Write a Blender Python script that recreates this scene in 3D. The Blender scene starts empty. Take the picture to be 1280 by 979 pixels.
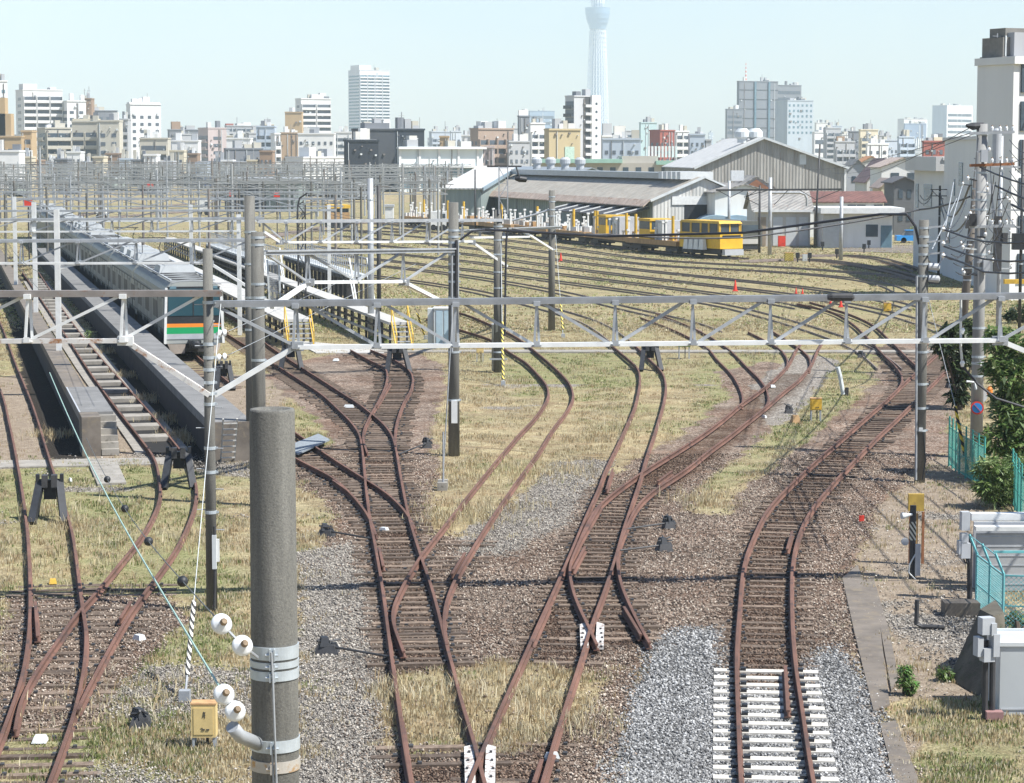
import bpy, math, random
import numpy as np
from mathutils import Vector, Matrix

S = bpy.context.scene
COL = S.collection
random.seed(11)
RNG = np.random.default_rng(11)
R = math.radians

# ------------------------------------------------------------------ camera
CAMH, FPX, PXC, PYC, HORIZ = 10.0, 3000.0, 640.0, 489.5, 193.0
PITCH = math.atan((PYC - HORIZ) / FPX)
FW = Vector((0, math.cos(PITCH), -math.sin(PITCH)))
UP = Vector((0, math.sin(PITCH), math.cos(PITCH)))
cam = bpy.data.cameras.new('camera')
cam.sensor_width = 36.0
cam.lens = 36.0 * FPX / 1280.0
cam.clip_start = 0.5
cam.clip_end = 40000
camo = bpy.data.objects.new('camera', cam)
COL.objects.link(camo)
camo.location = (0, 0, CAMH)
camo.rotation_euler = (math.pi / 2 - PITCH, 0, 0)
S.camera = camo

def ray(px, py):
    return FW * FPX + Vector((1, 0, 0)) * (px - PXC) + UP * (PYC - py)
def G(px, py, z=0.0):                      # where the sight line meets the height z
    d = ray(px, py); t = (z - CAMH) / d.z
    return Vector((d.x * t, d.y * t, z))
def at(px, py, Y):                         # where the sight line meets the distance Y
    d = ray(px, py); t = Y / d.y
    return Vector((d.x * t, Y, CAMH + d.z * t))

# ------------------------------------------------------------------ materials
def nodes(name):
    m = bpy.data.materials.new(name); m.use_nodes = True
    nt = m.node_tree; b = nt.nodes['Principled BSDF']
    return m, nt, b
def lin(c): return tuple(c) + (1.0,) if len(c) == 3 else tuple(c)
def ramp(nt, fac, stops):
    r = nt.nodes.new('ShaderNodeValToRGB')
    e = r.color_ramp.elements
    while len(e) < len(stops): e.new(0.5)
    for k, (p, c) in enumerate(stops):
        e[k].position = p; e[k].color = lin(c)
    nt.links.new(fac, r.inputs[0]); return r.outputs[0]
def noise(nt, vec, scale, detail=4, rough=0.6, dist=0.0):
    n = nt.nodes.new('ShaderNodeTexNoise'); n.inputs['Scale'].default_value = scale
    n.inputs['Detail'].default_value = detail; n.inputs['Roughness'].default_value = rough
    n.inputs['Distortion'].default_value = dist
    if vec is not None: nt.links.new(vec, n.inputs['Vector'])
    return n.outputs['Fac']
def mixc(nt, fac, a, b, mode='MIX'):
    n = nt.nodes.new('ShaderNodeMix'); n.data_type = 'RGBA'; n.blend_type = mode
    if hasattr(fac, 'is_output'): nt.links.new(fac, n.inputs[0])
    else: n.inputs[0].default_value = fac
    for s, i in ((a, 6), (b, 7)):
        if hasattr(s, 'is_output'): nt.links.new(s, n.inputs[i])
        else: n.inputs[i].default_value = lin(s)
    return n.outputs[2]
def mathn(nt, op, a, b=None, clamp=False):
    n = nt.nodes.new('ShaderNodeMath'); n.operation = op; n.use_clamp = clamp
    for s, i in ((a, 0), (b, 1)):
        if s is None: continue
        if hasattr(s, 'is_output'): nt.links.new(s, n.inputs[i])
        else: n.inputs[i].default_value = s
    return n.outputs[0]
def worldpos(nt): return nt.nodes.new('ShaderNodeNewGeometry').outputs['Position']
def bump(nt, b, h, strength, dist):
    n = nt.nodes.new('ShaderNodeBump'); n.inputs['Strength'].default_value = strength
    n.inputs['Distance'].default_value = dist
    nt.links.new(h, n.inputs['Height']); nt.links.new(n.outputs[0], b.inputs['Normal'])

MATS = {}
def M(name, c, rough=0.75, var=0.25, scale=2.0, metal=0.0, stain=None, bmp=0.0, streak=False):
    """weathered paint / concrete / metal: base colour broken by two noises, optional stain colour"""
    if name in MATS: return MATS[name]
    m, nt, b = nodes(name)
    p = worldpos(nt)
    if streak:
        mp = nt.nodes.new('ShaderNodeMapping'); mp.inputs['Scale'].default_value = (1, 1, 0.12)
        nt.links.new(p, mp.inputs['Vector']); pv = mp.outputs[0]
    else: pv = p
    n1 = noise(nt, pv, scale, 5, 0.65)
    lo = tuple(x * (1 - var) for x in c); hi = tuple(min(1, x * (1 + var * 0.7)) for x in c)
    col = ramp(nt, n1, [(0.3, lo), (0.7, hi)])
    if stain:
        n2 = noise(nt, pv, scale * 2.3, 6, 0.7, 0.4)
        f = ramp(nt, n2, [(stain[1], (0, 0, 0)), (min(1, stain[1] + 0.12), (1, 1, 1))])
        col = mixc(nt, f, col, stain[0])
    nt.links.new(col, b.inputs['Base Color'])
    b.inputs['Roughness'].default_value = rough
    b.inputs['Metallic'].default_value = metal
    if bmp: bump(nt, b, noise(nt, p, scale * 12, 4), 0.5, bmp)
    MATS[name] = m
    return m

def stripes(name, c1, c2, freq, tilt=0.6, rough=0.6):
    if name in MATS: return MATS[name]
    m, nt, b = nodes(name)
    sx = nt.nodes.new('ShaderNodeSeparateXYZ'); nt.links.new(worldpos(nt), sx.inputs[0])
    t = mathn(nt, 'ADD', sx.outputs[2], mathn(nt, 'MULTIPLY', sx.outputs[0], tilt))
    w = mathn(nt, 'FRACT', mathn(nt, 'MULTIPLY', t, freq))
    f = mathn(nt, 'GREATER_THAN', w, 0.5)
    nt.links.new(mixc(nt, f, c1, c2), b.inputs['Base Color'])
    b.inputs['Roughness'].default_value = rough
    MATS[name] = m; return m

def corrug(name, c, axis_scale, var=0.3, stain=((0.25, 0.13, 0.07), 0.6), vertical=False, bd=0.06):
    """ribbed sheeting: real bump ribs along the object's own x (walls) plus weather streaks"""
    if name in MATS: return MATS[name]
    m, nt, b = nodes(name)
    tc = nt.nodes.new('ShaderNodeTexCoord').outputs['Object']
    sx = nt.nodes.new('ShaderNodeSeparateXYZ'); nt.links.new(tc, sx.inputs[0])
    u = mathn(nt, 'ADD', sx.outputs[0], sx.outputs[1])
    w = mathn(nt, 'SINE', mathn(nt, 'MULTIPLY', u, axis_scale))
    mp = nt.nodes.new('ShaderNodeMapping'); mp.inputs['Scale'].default_value = (1, 1, 0.1)
    nt.links.new(tc, mp.inputs['Vector'])
    n1 = noise(nt, mp.outputs[0], 0.9, 6, 0.7)
    col = ramp(nt, n1, [(0.3, tuple(x * (1 - var) for x in c)), (0.7, tuple(min(1, x * (1 + var)) for x in c))])
    if stain:
        f = ramp(nt, noise(nt, mp.outputs[0], 1.7, 6, 0.75), [(stain[1], (0, 0, 0)), (stain[1] + 0.15, (1, 1, 1))])
        col = mixc(nt, f, col, stain[0])
    nt.links.new(col, b.inputs['Base Color']); b.inputs['Roughness'].default_value = 0.7
    bump(nt, b, w, 0.6, bd)
    MATS[name] = m; return m

def glassy(name, c=(0.05, 0.07, 0.09), rough=0.15):
    return M(name, c, rough=rough, var=0.3, scale=0.7)

def attrmat(name, rough=0.9, trans=0.0):
    m, nt, b = nodes(name)
    a = nt.nodes.new('ShaderNodeAttribute'); a.attribute_name = 'col'
    nt.links.new(a.outputs['Color'], b.inputs['Base Color'])
    b.inputs['Roughness'].default_value = rough
    if trans:
        t = nt.nodes.new('ShaderNodeBsdfTranslucent'); nt.links.new(a.outputs['Color'], t.inputs[0])
        mx = nt.nodes.new('ShaderNodeMixShader'); mx.inputs[0].default_value = trans
        nt.links.new(b.outputs[0], mx.inputs[1]); nt.links.new(t.outputs[0], mx.inputs[2])
        nt.links.new(mx.outputs[0], nt.nodes['Material Output'].inputs[0])
    return m

# ------------------------------------------------------------------ mesh builder
class MB:
    def __init__(s): s.v = []; s.f = []; s.mi = []
    def face(s, pts, m=0):
        b = len(s.v); s.v += [tuple(p) for p in pts]; s.f.append(tuple(range(b, b + len(pts)))); s.mi.append(m); return s
    def hexa(s, c, m=0):                    # 8 corners: bottom ring 0-3 (ccw), top ring 4-7
        b = len(s.v); s.v += [tuple(p) for p in c]
        for q in ((3, 2, 1, 0), (4, 5, 6, 7), (0, 1, 5, 4), (1, 2, 6, 5), (2, 3, 7, 6), (3, 0, 4, 7)):
            s.f.append(tuple(b + i for i in q)); s.mi.append(m)
        return s
    def box(s, c, d, yaw=0.0, m=0, taper=1.0):
        cx, cy, cz = c; hx, hy, hz = d[0] / 2, d[1] / 2, d[2] / 2
        ca, sa = math.cos(yaw), math.sin(yaw); out = []
        for z, k in ((-hz, 1.0), (hz, taper)):
            for x, y in ((-hx, -hy), (hx, -hy), (hx, hy), (-hx, hy)):
                out.append((cx + (x * ca - y * sa) * k, cy + (x * sa + y * ca) * k, cz + z))
        return s.hexa(out, m)
    def box2(s, a, b, m=0):
        return s.box([(a[i] + b[i]) / 2 for i in range(3)], [abs(b[i] - a[i]) for i in range(3)], 0, m)
    def bar(s, p0, p1, w, h, m=0):
        p0, p1 = Vector(p0), Vector(p1); a = (p1 - p0).normalized()
        r = Vector((0, 0, 1)) if abs(a.z) < 0.95 else Vector((0, 1, 0))
        x = a.cross(r).normalized(); y = x.cross(a).normalized()
        x *= w / 2; y *= h / 2
        return s.hexa([p0 - x - y, p0 + x - y, p0 + x + y, p0 - x + y, p1 - x - y, p1 + x - y, p1 + x + y, p1 - x + y][0:8], m)
    def tube(s, p0, p1, r0, r1=None, n=10, m=0, caps=True):
        return s.path([p0, p1], [r0, r0 if r1 is None else r1], n, m, caps)
    def path(s, pts, r, n=8, m=0, caps=True):
        pts = [Vector(p) for p in pts]; rs = r if isinstance(r, (list, tuple)) else [r] * len(pts)
        b = len(s.v); prev = None
        for i, p in enumerate(pts):
            a = (pts[min(i + 1, len(pts) - 1)] - pts[max(i - 1, 0)])
            a = a.normalized() if a.length > 1e-9 else Vector((0, 0, 1))
            if prev is None:
                ref = Vector((0, 0, 1)) if abs(a.z) < 0.9 else Vector((1, 0, 0))
                x = a.cross(ref).normalized()
            else:
                x = (prev - a * prev.dot(a)); x = x.normalized() if x.length > 1e-6 else a.orthogonal().normalized()
            prev = x; y = a.cross(x)
            for k in range(n):
                t = 2 * math.pi * k / n
                s.v.append(tuple(p + (x * math.cos(t) + y * math.sin(t)) * rs[i]))
        for i in range(len(pts) - 1):
            for k in range(n):
                k2 = (k + 1) % n
                s.f.append((b + i * n + k, b + i * n + k2, b + (i + 1) * n + k2, b + (i + 1) * n + k)); s.mi.append(m)
        if caps:
            s.f.append(tuple(b + k for k in reversed(range(n)))); s.mi.append(m)
            e = b + (len(pts) - 1) * n
            s.f.append(tuple(e + k for k in range(n))); s.mi.append(m)
        return s
    def lathe(s, c, prof, n=16, axis=(0, 0, 1), m=0):   # prof: (radius, distance along axis)
        c = Vector(c); a = Vector(axis).normalized()
        return s.path([c + a * (h + 1e-5 * i) for i, (r, h) in enumerate(prof)], [max(r, 1e-4) for r, h in prof], n, m) if False else s._lathe(c, a, prof, n, m)
    def _lathe(s, c, a, prof, n, m):
        x = a.orthogonal().normalized(); y = a.cross(x); b = len(s.v)
        for r, h in prof:
            for k in range(n):
                t = 2 * math.pi * k / n
                s.v.append(tuple(c + a * h + (x * math.cos(t) + y * math.sin(t)) * max(r, 1e-4)))
        for i in range(len(prof) - 1):
            for k in range(n):
                k2 = (k + 1) % n
                s.f.append((b + i * n + k, b + i * n + k2, b + (i + 1) * n + k2, b + (i + 1) * n + k)); s.mi.append(m)
        s.f.append(tuple(b + k for k in reversed(range(n)))); s.mi.append(m)
        e = b + (len(prof) - 1) * n
        s.f.append(tuple(e + k for k in range(n))); s.mi.append(m)
        return s
    def prism(s, poly, v, m=0):             # poly: planar 3-D ring, extruded along v
        v = Vector(v); poly = [Vector(p) for p in poly]; b = len(s.v); n = len(poly)
        s.v += [tuple(p) for p in poly] + [tuple(p + v) for p in poly]
        s.f.append(tuple(b + i for i in reversed(range(n)))); s.mi.append(m)
        s.f.append(tuple(b + n + i for i in range(n))); s.mi.append(m)
        for i in range(n):
            j = (i + 1) % n
            s.f.append((b + i, b + j, b + n + j, b + n + i)); s.mi.append(m)
        return s
    def sweep(s, pts, prof, m=0):           # prof: (across, up) ring swept along a ground path
        P = [Vector(p) for p in pts]; b = len(s.v); n = len(prof)
        for i, p in enumerate(P):
            a = P[min(i + 1, len(P) - 1)] - P[max(i - 1, 0)]; a.z = 0
            a = a.normalized() if a.length > 1e-9 else Vector((0, 1, 0))
            x = Vector((a.y, -a.x, 0))
            for u, w in prof: s.v.append(tuple(p + x * u + Vector((0, 0, w))))
        for i in range(len(P) - 1):
            for k in range(n):
                k2 = (k + 1) % n
                s.f.append((b + i * n + k, b + (i + 1) * n + k, b + (i + 1) * n + k2, b + i * n + k2)); s.mi.append(m)
        s.f.append(tuple(b + k for k in range(n))); s.mi.append(m)
        e = b + (len(P) - 1) * n
        s.f.append(tuple(e + k for k in reversed(range(n)))); s.mi.append(m)
        return s
    def build(s, name, mat, parent=None, smooth=False, local=False):
        me = bpy.data.meshes.new(name)
        off = Vector((0, 0, 0))
        if parent is not None and not local:
            q = parent
            while q is not None: off = off + q.location; q = q.parent
        me.from_pydata([(a - off.x, b - off.y, c - off.z) for a, b, c in s.v], [], s.f)
        for mm in (mat if isinstance(mat, (list, tuple)) else [mat]): me.materials.append(mm)
        if isinstance(mat, (list, tuple)): me.polygons.foreach_set('material_index', s.mi)
        if smooth:
            me.polygons.foreach_set('use_smooth', [len(f) <= 4 for f in s.f])
        me.update()
        o = bpy.data.objects.new(name, me); COL.objects.link(o)
        if parent is not None: o.parent = parent
        return o

LABELS = {}
def tag(o, label, cat, group=None, kind=None):
    o['label'] = label; o['category'] = cat
    if group: o['group'] = group
    if kind: o['kind'] = kind
    n = len(label.split())
    if n < 4 or n > 16: print('LABEL LENGTH', n, label)
    if label in LABELS and not group: print('LABEL TWICE', label)
    LABELS[label] = o
    return o
def thing(name, label, cat, loc=(0, 0, 0), rotz=0.0, group=None):
    o = bpy.data.objects.new(name, None); COL.objects.link(o)
    o.empty_display_size = 0.2
    o.location = loc; o.rotation_euler = (0, 0, rotz)
    return tag(o, label, cat, group)
def structure(o): o['kind'] = 'structure'; return o
def inst(name, me, parent, loc, scale=(1, 1, 1), rotz=0.0):
    o = bpy.data.objects.new(name, me); COL.objects.link(o); o.parent = parent
    o.location = loc; o.scale = scale; o.rotation_euler = (0, 0, rotz); return o
def copy_tree(o, parent=None):
    c = o.copy(); COL.objects.link(c)
    if parent is not None: c.parent = parent
    for ch in [x for x in COL.objects if x.parent == o]: copy_tree(ch, c)
    return c
def np_mesh(name, V, F, mat, col=None, parent=None):
    me = bpy.data.meshes.new(name)
    V = np.asarray(V, np.float32); F = np.asarray(F, np.int32); k = F.shape[1]
    me.vertices.add(len(V)); me.vertices.foreach_set('co', V.ravel())
    me.loops.add(F.size); me.loops.foreach_set('vertex_index', F.ravel())
    me.polygons.add(len(F)); me.polygons.foreach_set('loop_start', np.arange(0, F.size, k, dtype=np.int32))
    me.polygons.foreach_set('loop_total', np.full(len(F), k, np.int32))
    me.update(calc_edges=True)
    if col is not None:
        a = me.attributes.new('col', 'FLOAT_COLOR', 'POINT')
        c4 = np.ones((len(V), 4), np.float32); c4[:, :col.shape[1]] = col
        a.data.foreach_set('color', c4.ravel())
    me.materials.append(mat)
    o = bpy.data.objects.new(name, me); COL.objects.link(o)
    if parent is not None: o.parent = parent
    return o

# ------------------------------------------------------------------ palette
m_conc, nt, b = nodes('pole_concrete')
_p = worldpos(nt); _mp = nt.nodes.new('ShaderNodeMapping'); _mp.inputs['Scale'].default_value = (1, 1, .1); nt.links.new(_p, _mp.inputs['Vector'])
_a = ramp(nt, noise(nt, _mp.outputs[0], 5.0, 6, .7), [(.3, (.105, .102, .092)), (.5, (.150, .147, .132)), (.72, (.20, .195, .175))])
_g = ramp(nt, noise(nt, _p, 55.0, 3, .7), [(.3, (.72, .72, .72)), (.5, (1, 1, 1)), (.72, (1.28, 1.27, 1.22))])
_c = mixc(nt, 1.0, _a, _g, 'MULTIPLY')
_s = ramp(nt, noise(nt, _mp.outputs[0], 11.0, 6, .75), [(.60, (0, 0, 0)), (.72, (.55, .55, .55))])
nt.links.new(mixc(nt, _s, _c, (.075, .07, .06)), b.inputs['Base Color']); b.inputs['Roughness'].default_value = .95
bump(nt, b, noise(nt, _p, 70.0, 3), .7, .006)
m_conc2 = M('slab_concrete', (0.30, 0.28, 0.245), 0.9, 0.3, 1.5, stain=((0.13, 0.12, 0.10), 0.58), bmp=0.006)
m_pathc = M('old_path_concrete', (0.165, 0.142, 0.118), 0.9, 0.35, 1.2, stain=((0.20, 0.165, 0.12), 0.52), bmp=0.006)
m_galv = M('galvanised_steel', (0.40, 0.42, 0.435), 0.55, 0.22, 3.0, 0.25, stain=((0.30, 0.27, 0.24), 0.66))
m_white = M('white_painted_steel', (0.72, 0.73, 0.71), 0.5, 0.12, 3.0, stain=((0.38, 0.28, 0.2), 0.68))
m_rusty = M('rusting_white_steel', (0.66, 0.64, 0.6), 0.6, 0.15, 1.2, stain=((0.30, 0.14, 0.06), 0.52))
m_band = M('clamp_band_steel', (0.50, 0.55, 0.58), 0.45, 0.2, 6.0, 0.35, stain=((0.33, 0.22, 0.13), 0.7))
m_rust = M('rail_rust', (0.150, 0.076, 0.054), 0.85, 0.45, .35, stain=((0.075, 0.046, 0.038), 0.54), bmp=0.003)
m_rustl = M('rust_orange', (0.30, 0.13, 0.06), 0.9, 0.3, 4.0)
m_railfar = M('yard_rail_steel', (0.22, 0.18, 0.16), 0.75, 0.3, 2.0)
m_wood, nt, b = nodes('sleeper_wood')
_oi = nt.nodes.new('ShaderNodeObjectInfo'); _p = worldpos(nt)
_c = ramp(nt, noise(nt, _p, 7.0, 6, .7), [(.3, (.075, .056, .043)), (.5, (.15, .115, .088)), (.7, (.24, .19, .15))])
_k = ramp(nt, _oi.outputs['Random'], [(0, (.55, .52, .5)), (.5, (.95, .93, .9)), (1, (1.45, 1.4, 1.35))])
nt.links.new(mixc(nt, 1.0, _c, _k, 'MULTIPLY'), b.inputs['Base Color']); b.inputs['Roughness'].default_value = .95
bump(nt, b, noise(nt, _p, 30.0, 4), .6, .01)
m_pc = M('sleeper_concrete', (0.62, 0.59, 0.52), 0.85, 0.15, 4.0, stain=((0.42, 0.36, 0.27), 0.62), bmp=0.004)
m_black = M('black_paint', (0.022, 0.025, 0.03), 0.55, 0.4, 4.0)
m_dark = M('dark_steel', (0.05, 0.05, 0.052), 0.6, 0.4, 3.0)
m_cable = M('black_cable', (0.03, 0.032, 0.04), 0.6, 0.2, 3.0)
m_porc = M('white_porcelain', (0.78, 0.80, 0.80), 0.18, 0.06, 6.0)
m_capb = M('insulator_cap', (0.26, 0.19, 0.12), 0.7, 0.3, 20.0)
m_yel = M('yellow_paint', (0.64, 0.40, 0.045), 0.6, 0.25, 1.6, stain=((0.28, 0.17, 0.07), 0.6))
m_cream = M('cream_cabinet_paint', (0.66, 0.50, 0.22), 0.6, 0.12, 4.0, stain=((0.40, 0.25, 0.12), 0.7))
m_orange = M('orange_wagon_paint', (0.40, 0.25, 0.115), 0.65, 0.25, 1.5)
m_red = M('red_plastic', (0.75, 0.06, 0.035), 0.5, 0.15, 3.0)
m_blue = M('blue_paint', (0.04, 0.30, 0.72), 0.4, 0.15, 2.0)
m_teal = M('teal_fence_paint', (0.16, 0.46, 0.47), 0.5, 0.15, 3.0)
m_tealg = M('green_fence_paint', (0.07, 0.36, 0.30), 0.5, 0.2, 3.0)
m_grey = M('grey_box_paint', (0.44, 0.46, 0.48), 0.5, 0.12, 2.0)
m_lgrey = M('light_grey_paint', (0.60, 0.63, 0.63), 0.5, 0.1, 1.5)
m_glass = glassy('window_glass', (0.06, 0.085, 0.11))
m_glassl = glassy('blue_window_glass', (0.13, 0.22, 0.27), 0.2)
m_plat = M('platform_top', (0.19, 0.188, 0.182), 0.9, 0.28, 0.8, stain=((0.12, 0.12, 0.115), 0.58), bmp=0.004)
m_chord = M('grey_chord_steel', (0.27, 0.28, 0.29), .5, .25, 2.0, .3, stain=((.2, .15, .12), .66))
m_chordb = M('brown_grey_chord', (0.25, 0.225, 0.205), .6, .25, 1.5, .1, stain=((.22, .12, .07), .56))
m_far = M('yard_steel_far', (0.33, 0.34, 0.335), .6, .35, .05)
m_far2 = M('yard_steel_rusty', (0.20, 0.175, 0.155), .7, .35, .05)
m_deckw = M('walkway_deck_light', (0.46, 0.45, 0.42), 0.8, 0.12, 1.0)
m_trackwire = M('copper_wire', (0.10, 0.11, 0.11), 0.6, 0.2, 1.0)
m_greenw = M('green_sheathed_wire', (0.33, 0.48, 0.42), 0.6, 0.1, 1.0)
m_bw = stripes('black_white_guard', (0.03, 0.03, 0.03), (0.75, 0.72, 0.62), 9.0, 1.2)
m_by = stripes('black_yellow_guard', (0.03, 0.03, 0.03), (0.80, 0.60, 0.06), 3.6, 1.0)
m_by2 = stripes('black_yellow_fine', (0.03, 0.03, 0.03), (0.78, 0.62, 0.12), 5.0, 1.5)
HAZE, SKYK, EXPO = 0.00014, 0.075, 0.74
# ------------------------------------------------------------------ numpy noise and zones
def vnoise(x, y, scale, seed=0):
    x = x / scale; y = y / scale
    xi = np.floor(x).astype(np.int64); yi = np.floor(y).astype(np.int64)
    fx = x - xi; fy = y - yi; fx = fx * fx * (3 - 2 * fx); fy = fy * fy * (3 - 2 * fy)
    def h(a, b):
        n = (a * 374761393 + b * 668265263 + seed * 1442695041) & 0x7fffffff
        n = ((n ^ (n >> 13)) * 1274126177) & 0x7fffffff
        return ((n ^ (n >> 16)) & 0xffff) / 65535.0
    return (h(xi, yi) * (1 - fx) + h(xi + 1, yi) * fx) * (1 - fy) + (h(xi, yi + 1) * (1 - fx) + h(xi + 1, yi + 1) * fx) * fy
def fbm(x, y, scale, seed=0):
    return (vnoise(x, y, scale, seed) * 0.5 + vnoise(x, y, scale / 2.1, seed + 1) * 0.3 + vnoise(x, y, scale / 4.7, seed + 2) * 0.2)
def poly_xy(px): return np.array([[p.x, p.y] for p in (G(a, b) for a, b in px)])
def inside(x, y, P):
    r = np.zeros(x.shape, bool); n = len(P)
    for i in range(n):
        x1, y1 = P[i]; x2, y2 = P[(i + 1) % n]
        c = ((y1 > y) != (y2 > y)) & (x < (x2 - x1) * (y - y1) / (y2 - y1 + 1e-12) + x1)
        r ^= c
    return r
def zone(x, y, polys, amp=0.7):
    out = np.zeros(x.shape)
    for k in range(4):
        s = 50 + k * 7
        jx = x + (fbm(x, y, 1.6, s) - 0.5) * 2 * amp + (0.25 * (k % 2) - 0.12)
        jy = y + (fbm(x, y, 2.0, s + 3) - 0.5) * 4 * amp + (0.5 * (k // 2) - 0.25)
        m = np.zeros(x.shape, bool)
        for P in polys: m |= inside(jx, jy, P)
        out += m * 0.25
    return out
def segdist(x, y, P):
    d = np.full(x.shape, 1e9)
    for i in range(len(P) - 1):
        ax, ay = P[i]; bx, by = P[i + 1]; vx, vy = bx - ax, by - ay
        L = vx * vx + vy * vy + 1e-9
        t = np.clip(((x - ax) * vx + (y - ay) * vy) / L, 0, 1)
        d = np.minimum(d, np.hypot(x - ax - t * vx, y - ay - t * vy))
    return d

# ------------------------------------------------------------------ railway tracks (rail heads traced on the ground)
RT = 0.19
def smooth(pts, step):
    P = [Vector(p) for p in pts]; out = []
    for i in range(len(P) - 1):
        p0 = P[i - 1] if i else P[0] * 2 - P[1]; p1, p2 = P[i], P[i + 1]
        p3 = P[i + 2] if i + 2 < len(P) else P[-1] * 2 - P[-2]
        n = max(1, int((p2 - p1).length / step))
        d1, d2, d3 = [max(1e-3, (b - a).length) ** 0.5 for a, b in ((p0, p1), (p1, p2), (p2, p3))]
        for k in range(n):          # centripetal Catmull-Rom
            t = d1 + d2 * k / n; a, b, c, d = 0, d1, d1 + d2, d1 + d2 + d3
            A1 = p0 * ((b - t) / (b - a)) + p1 * ((t - a) / (b - a))
            A2 = p1 * ((c - t) / (c - b)) + p2 * ((t - b) / (c - b))
            A3 = p2 * ((d - t) / (d - c)) + p3 * ((t - c) / (d - c))
            B1 = A1 * ((c - t) / (c - a)) + A2 * ((t - a) / (c - a))
            B2 = A2 * ((d - t) / (d - b)) + A3 * ((t - b) / (d - b))
            out.append(B1 * ((c - t) / (c - b)) + B2 * ((t - b) / (c - b)))
    out.append(P[-1]); return out
def relax(P, it):
    for _ in range(it):
        P = [P[0]] + [(P[i - 1] + P[i] * 2 + P[i + 1]) / 4 for i in range(1, len(P) - 1)] + [P[-1]]
    return P
RAIL = [(-.064, .045), (-.064, .058), (-.012, .078), (-.012, .15), (-.034, .16), (-.034, .185), (-.026, .19),
        (.026, .19), (.034, .185), (.034, .16), (.012, .15), (.012, .078), (.064, .058), (.064, .045)]
RAILB = [(-.034, .03), (-.024, .19), (.024, .19), (.034, .03)]
TRACKS = []
_mb = MB().box((0, 0, 0), (2.1, 0.2, 0.14), 0)
for _x in (-.66, -.47, .47, .66): _mb.box((_x, 0, .085), (.07, .12, .05), 0, 1)
sleeper_w = _mb.build('sleeper', [m_wood, m_dark]).data
sleeper_c = MB().box((0, 0, 0), (2.0, 0.24, 0.16), 0).box((-.66, 0, .1), (.11, .15, .07), 0, 1).box((.66, 0, .1), (.11, .15, .07), 0, 1).box((-.44, 0, .1), (.11, .15, .07), 0, 1).box((.44, 0, .1), (.11, .15, .07), 0, 1).build('sleeper', [m_pc, m_black]).data
for o in [o for o in COL.objects if o.name.startswith('sleeper')]: bpy.data.objects.remove(o)

def pxline(px, y0=None): return [G(a, b, RT) for a, b in px]
def flat(P): return [Vector((p.x, p.y, 0)) for p in P]
def nearest(p, Q):
    best, bi = 1e9, 0
    for i, q in enumerate(Q):
        d = (q.x - p.x) ** 2 + (q.y - p.y) ** 2
        if d < best: best, bi = d, i
    return Q[bi], math.sqrt(best), bi

def track(label, L=None, Rr=None, centre=None, near=True, wood=True, pitch=0.66, zoff=0.0, sl=True, far_sleepers=True, group=None, checks=(), pcto=None, smooth_step=0.45, sl_range=None, slz=0.0, hide=None):
    if centre is not None:
        c = relax(smooth(flat(pxline(centre) if not isinstance(centre[0], Vector) else centre), 2.5), 6)
        Lg, Rg = [], []
        for i, p in enumerate(c):
            a = c[min(i + 1, len(c) - 1)] - c[max(i - 1, 0)]; a.normalize(); x = Vector((a.y, -a.x, 0))
            Lg.append(p - x * .566); Rg.append(p + x * .566)
    else:
        Lg = relax(smooth(flat(pxline(L)), smooth_step), 5); Rg = relax(smooth(flat(pxline(Rr)), smooth_step), 5)
    t = thing('railway_track', label, 'railway track', (Lg[0].x, Lg[0].y, 0), group=group)
    mat = m_rust if near else m_railfar
    prof = RAIL if near else RAILB
    for g in (Lg, Rg):
        MB().sweep([p + Vector((0, 0, zoff)) for p in g], prof).build('rail', mat, t)
    for ck in checks:
        q = relax(smooth(flat(pxline(ck)), .4), 2)
        MB().sweep([p + Vector((0, 0, zoff + .004)) for p in q], RAIL).build('check_rail', m_rust, t)
    cpts = []
    for p in Lg[::1]:
        q, d, bi = nearest(p, Rg)
        if .8 < d < 1.5 and 0 < bi < len(Rg) - 1 or (centre is not None): cpts.append((p + q) / 2)
    if len(cpts) > 2 and sl:
        d = 0; last = cpts[0]; placed = []
        acc = pitch
        for i in range(1, len(cpts)):
            seg = (cpts[i] - cpts[i - 1]); ln = seg.length
            if ln < 1e-6 or ln > 3: continue
            while acc <= ln:
                p = cpts[i - 1] + seg * (acc / ln)
                placed.append((p, math.atan2(seg.y, seg.x) - math.pi / 2)); acc += pitch
            acc -= ln
        if sl_range: placed = [q for q in placed if sl_range[0] <= q[0].y <= sl_range[1]]
        if hide: placed = [q for q in placed if not hide[0] < q[0].y < hide[1]]
        placed.sort(key=lambda q: q[0].y)
        nearp = [q for q in placed[:100] if RNG.random() > .04 or (pcto is not None and q[0].y < pcto)] if near else []
        zz = -0.062 + zoff + slz
        for p, a in nearp:
            conc = pcto is not None and p.y < pcto
            sm = sleeper_c if conc else sleeper_w
            j = 0.012 if not conc else 0.0
            o = inst('sleeper', sm, t, (p.x - Lg[0].x + RNG.normal(0, j * 6), p.y - Lg[0].y, zz + (0.02 if conc else 0) + RNG.normal(0, j * .9)), (1 + RNG.normal(0, j * 3), 1 + RNG.normal(0, j * 8), 1), a + RNG.normal(0, j * 1.6))
        rest = placed[100:] if near else placed
        if rest and far_sleepers:
            mb = MB()
            for p, a in rest: mb.box((p.x, p.y, zz), (2.1, .2, .14), a)
            o = mb.build('sleepers', m_wood, t); o['kind'] = 'stuff'
    TRACKS.append((np.array([[p.x, p.y] for p in (cpts if len(cpts) > 2 else Lg)]), near))
    return t

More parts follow.
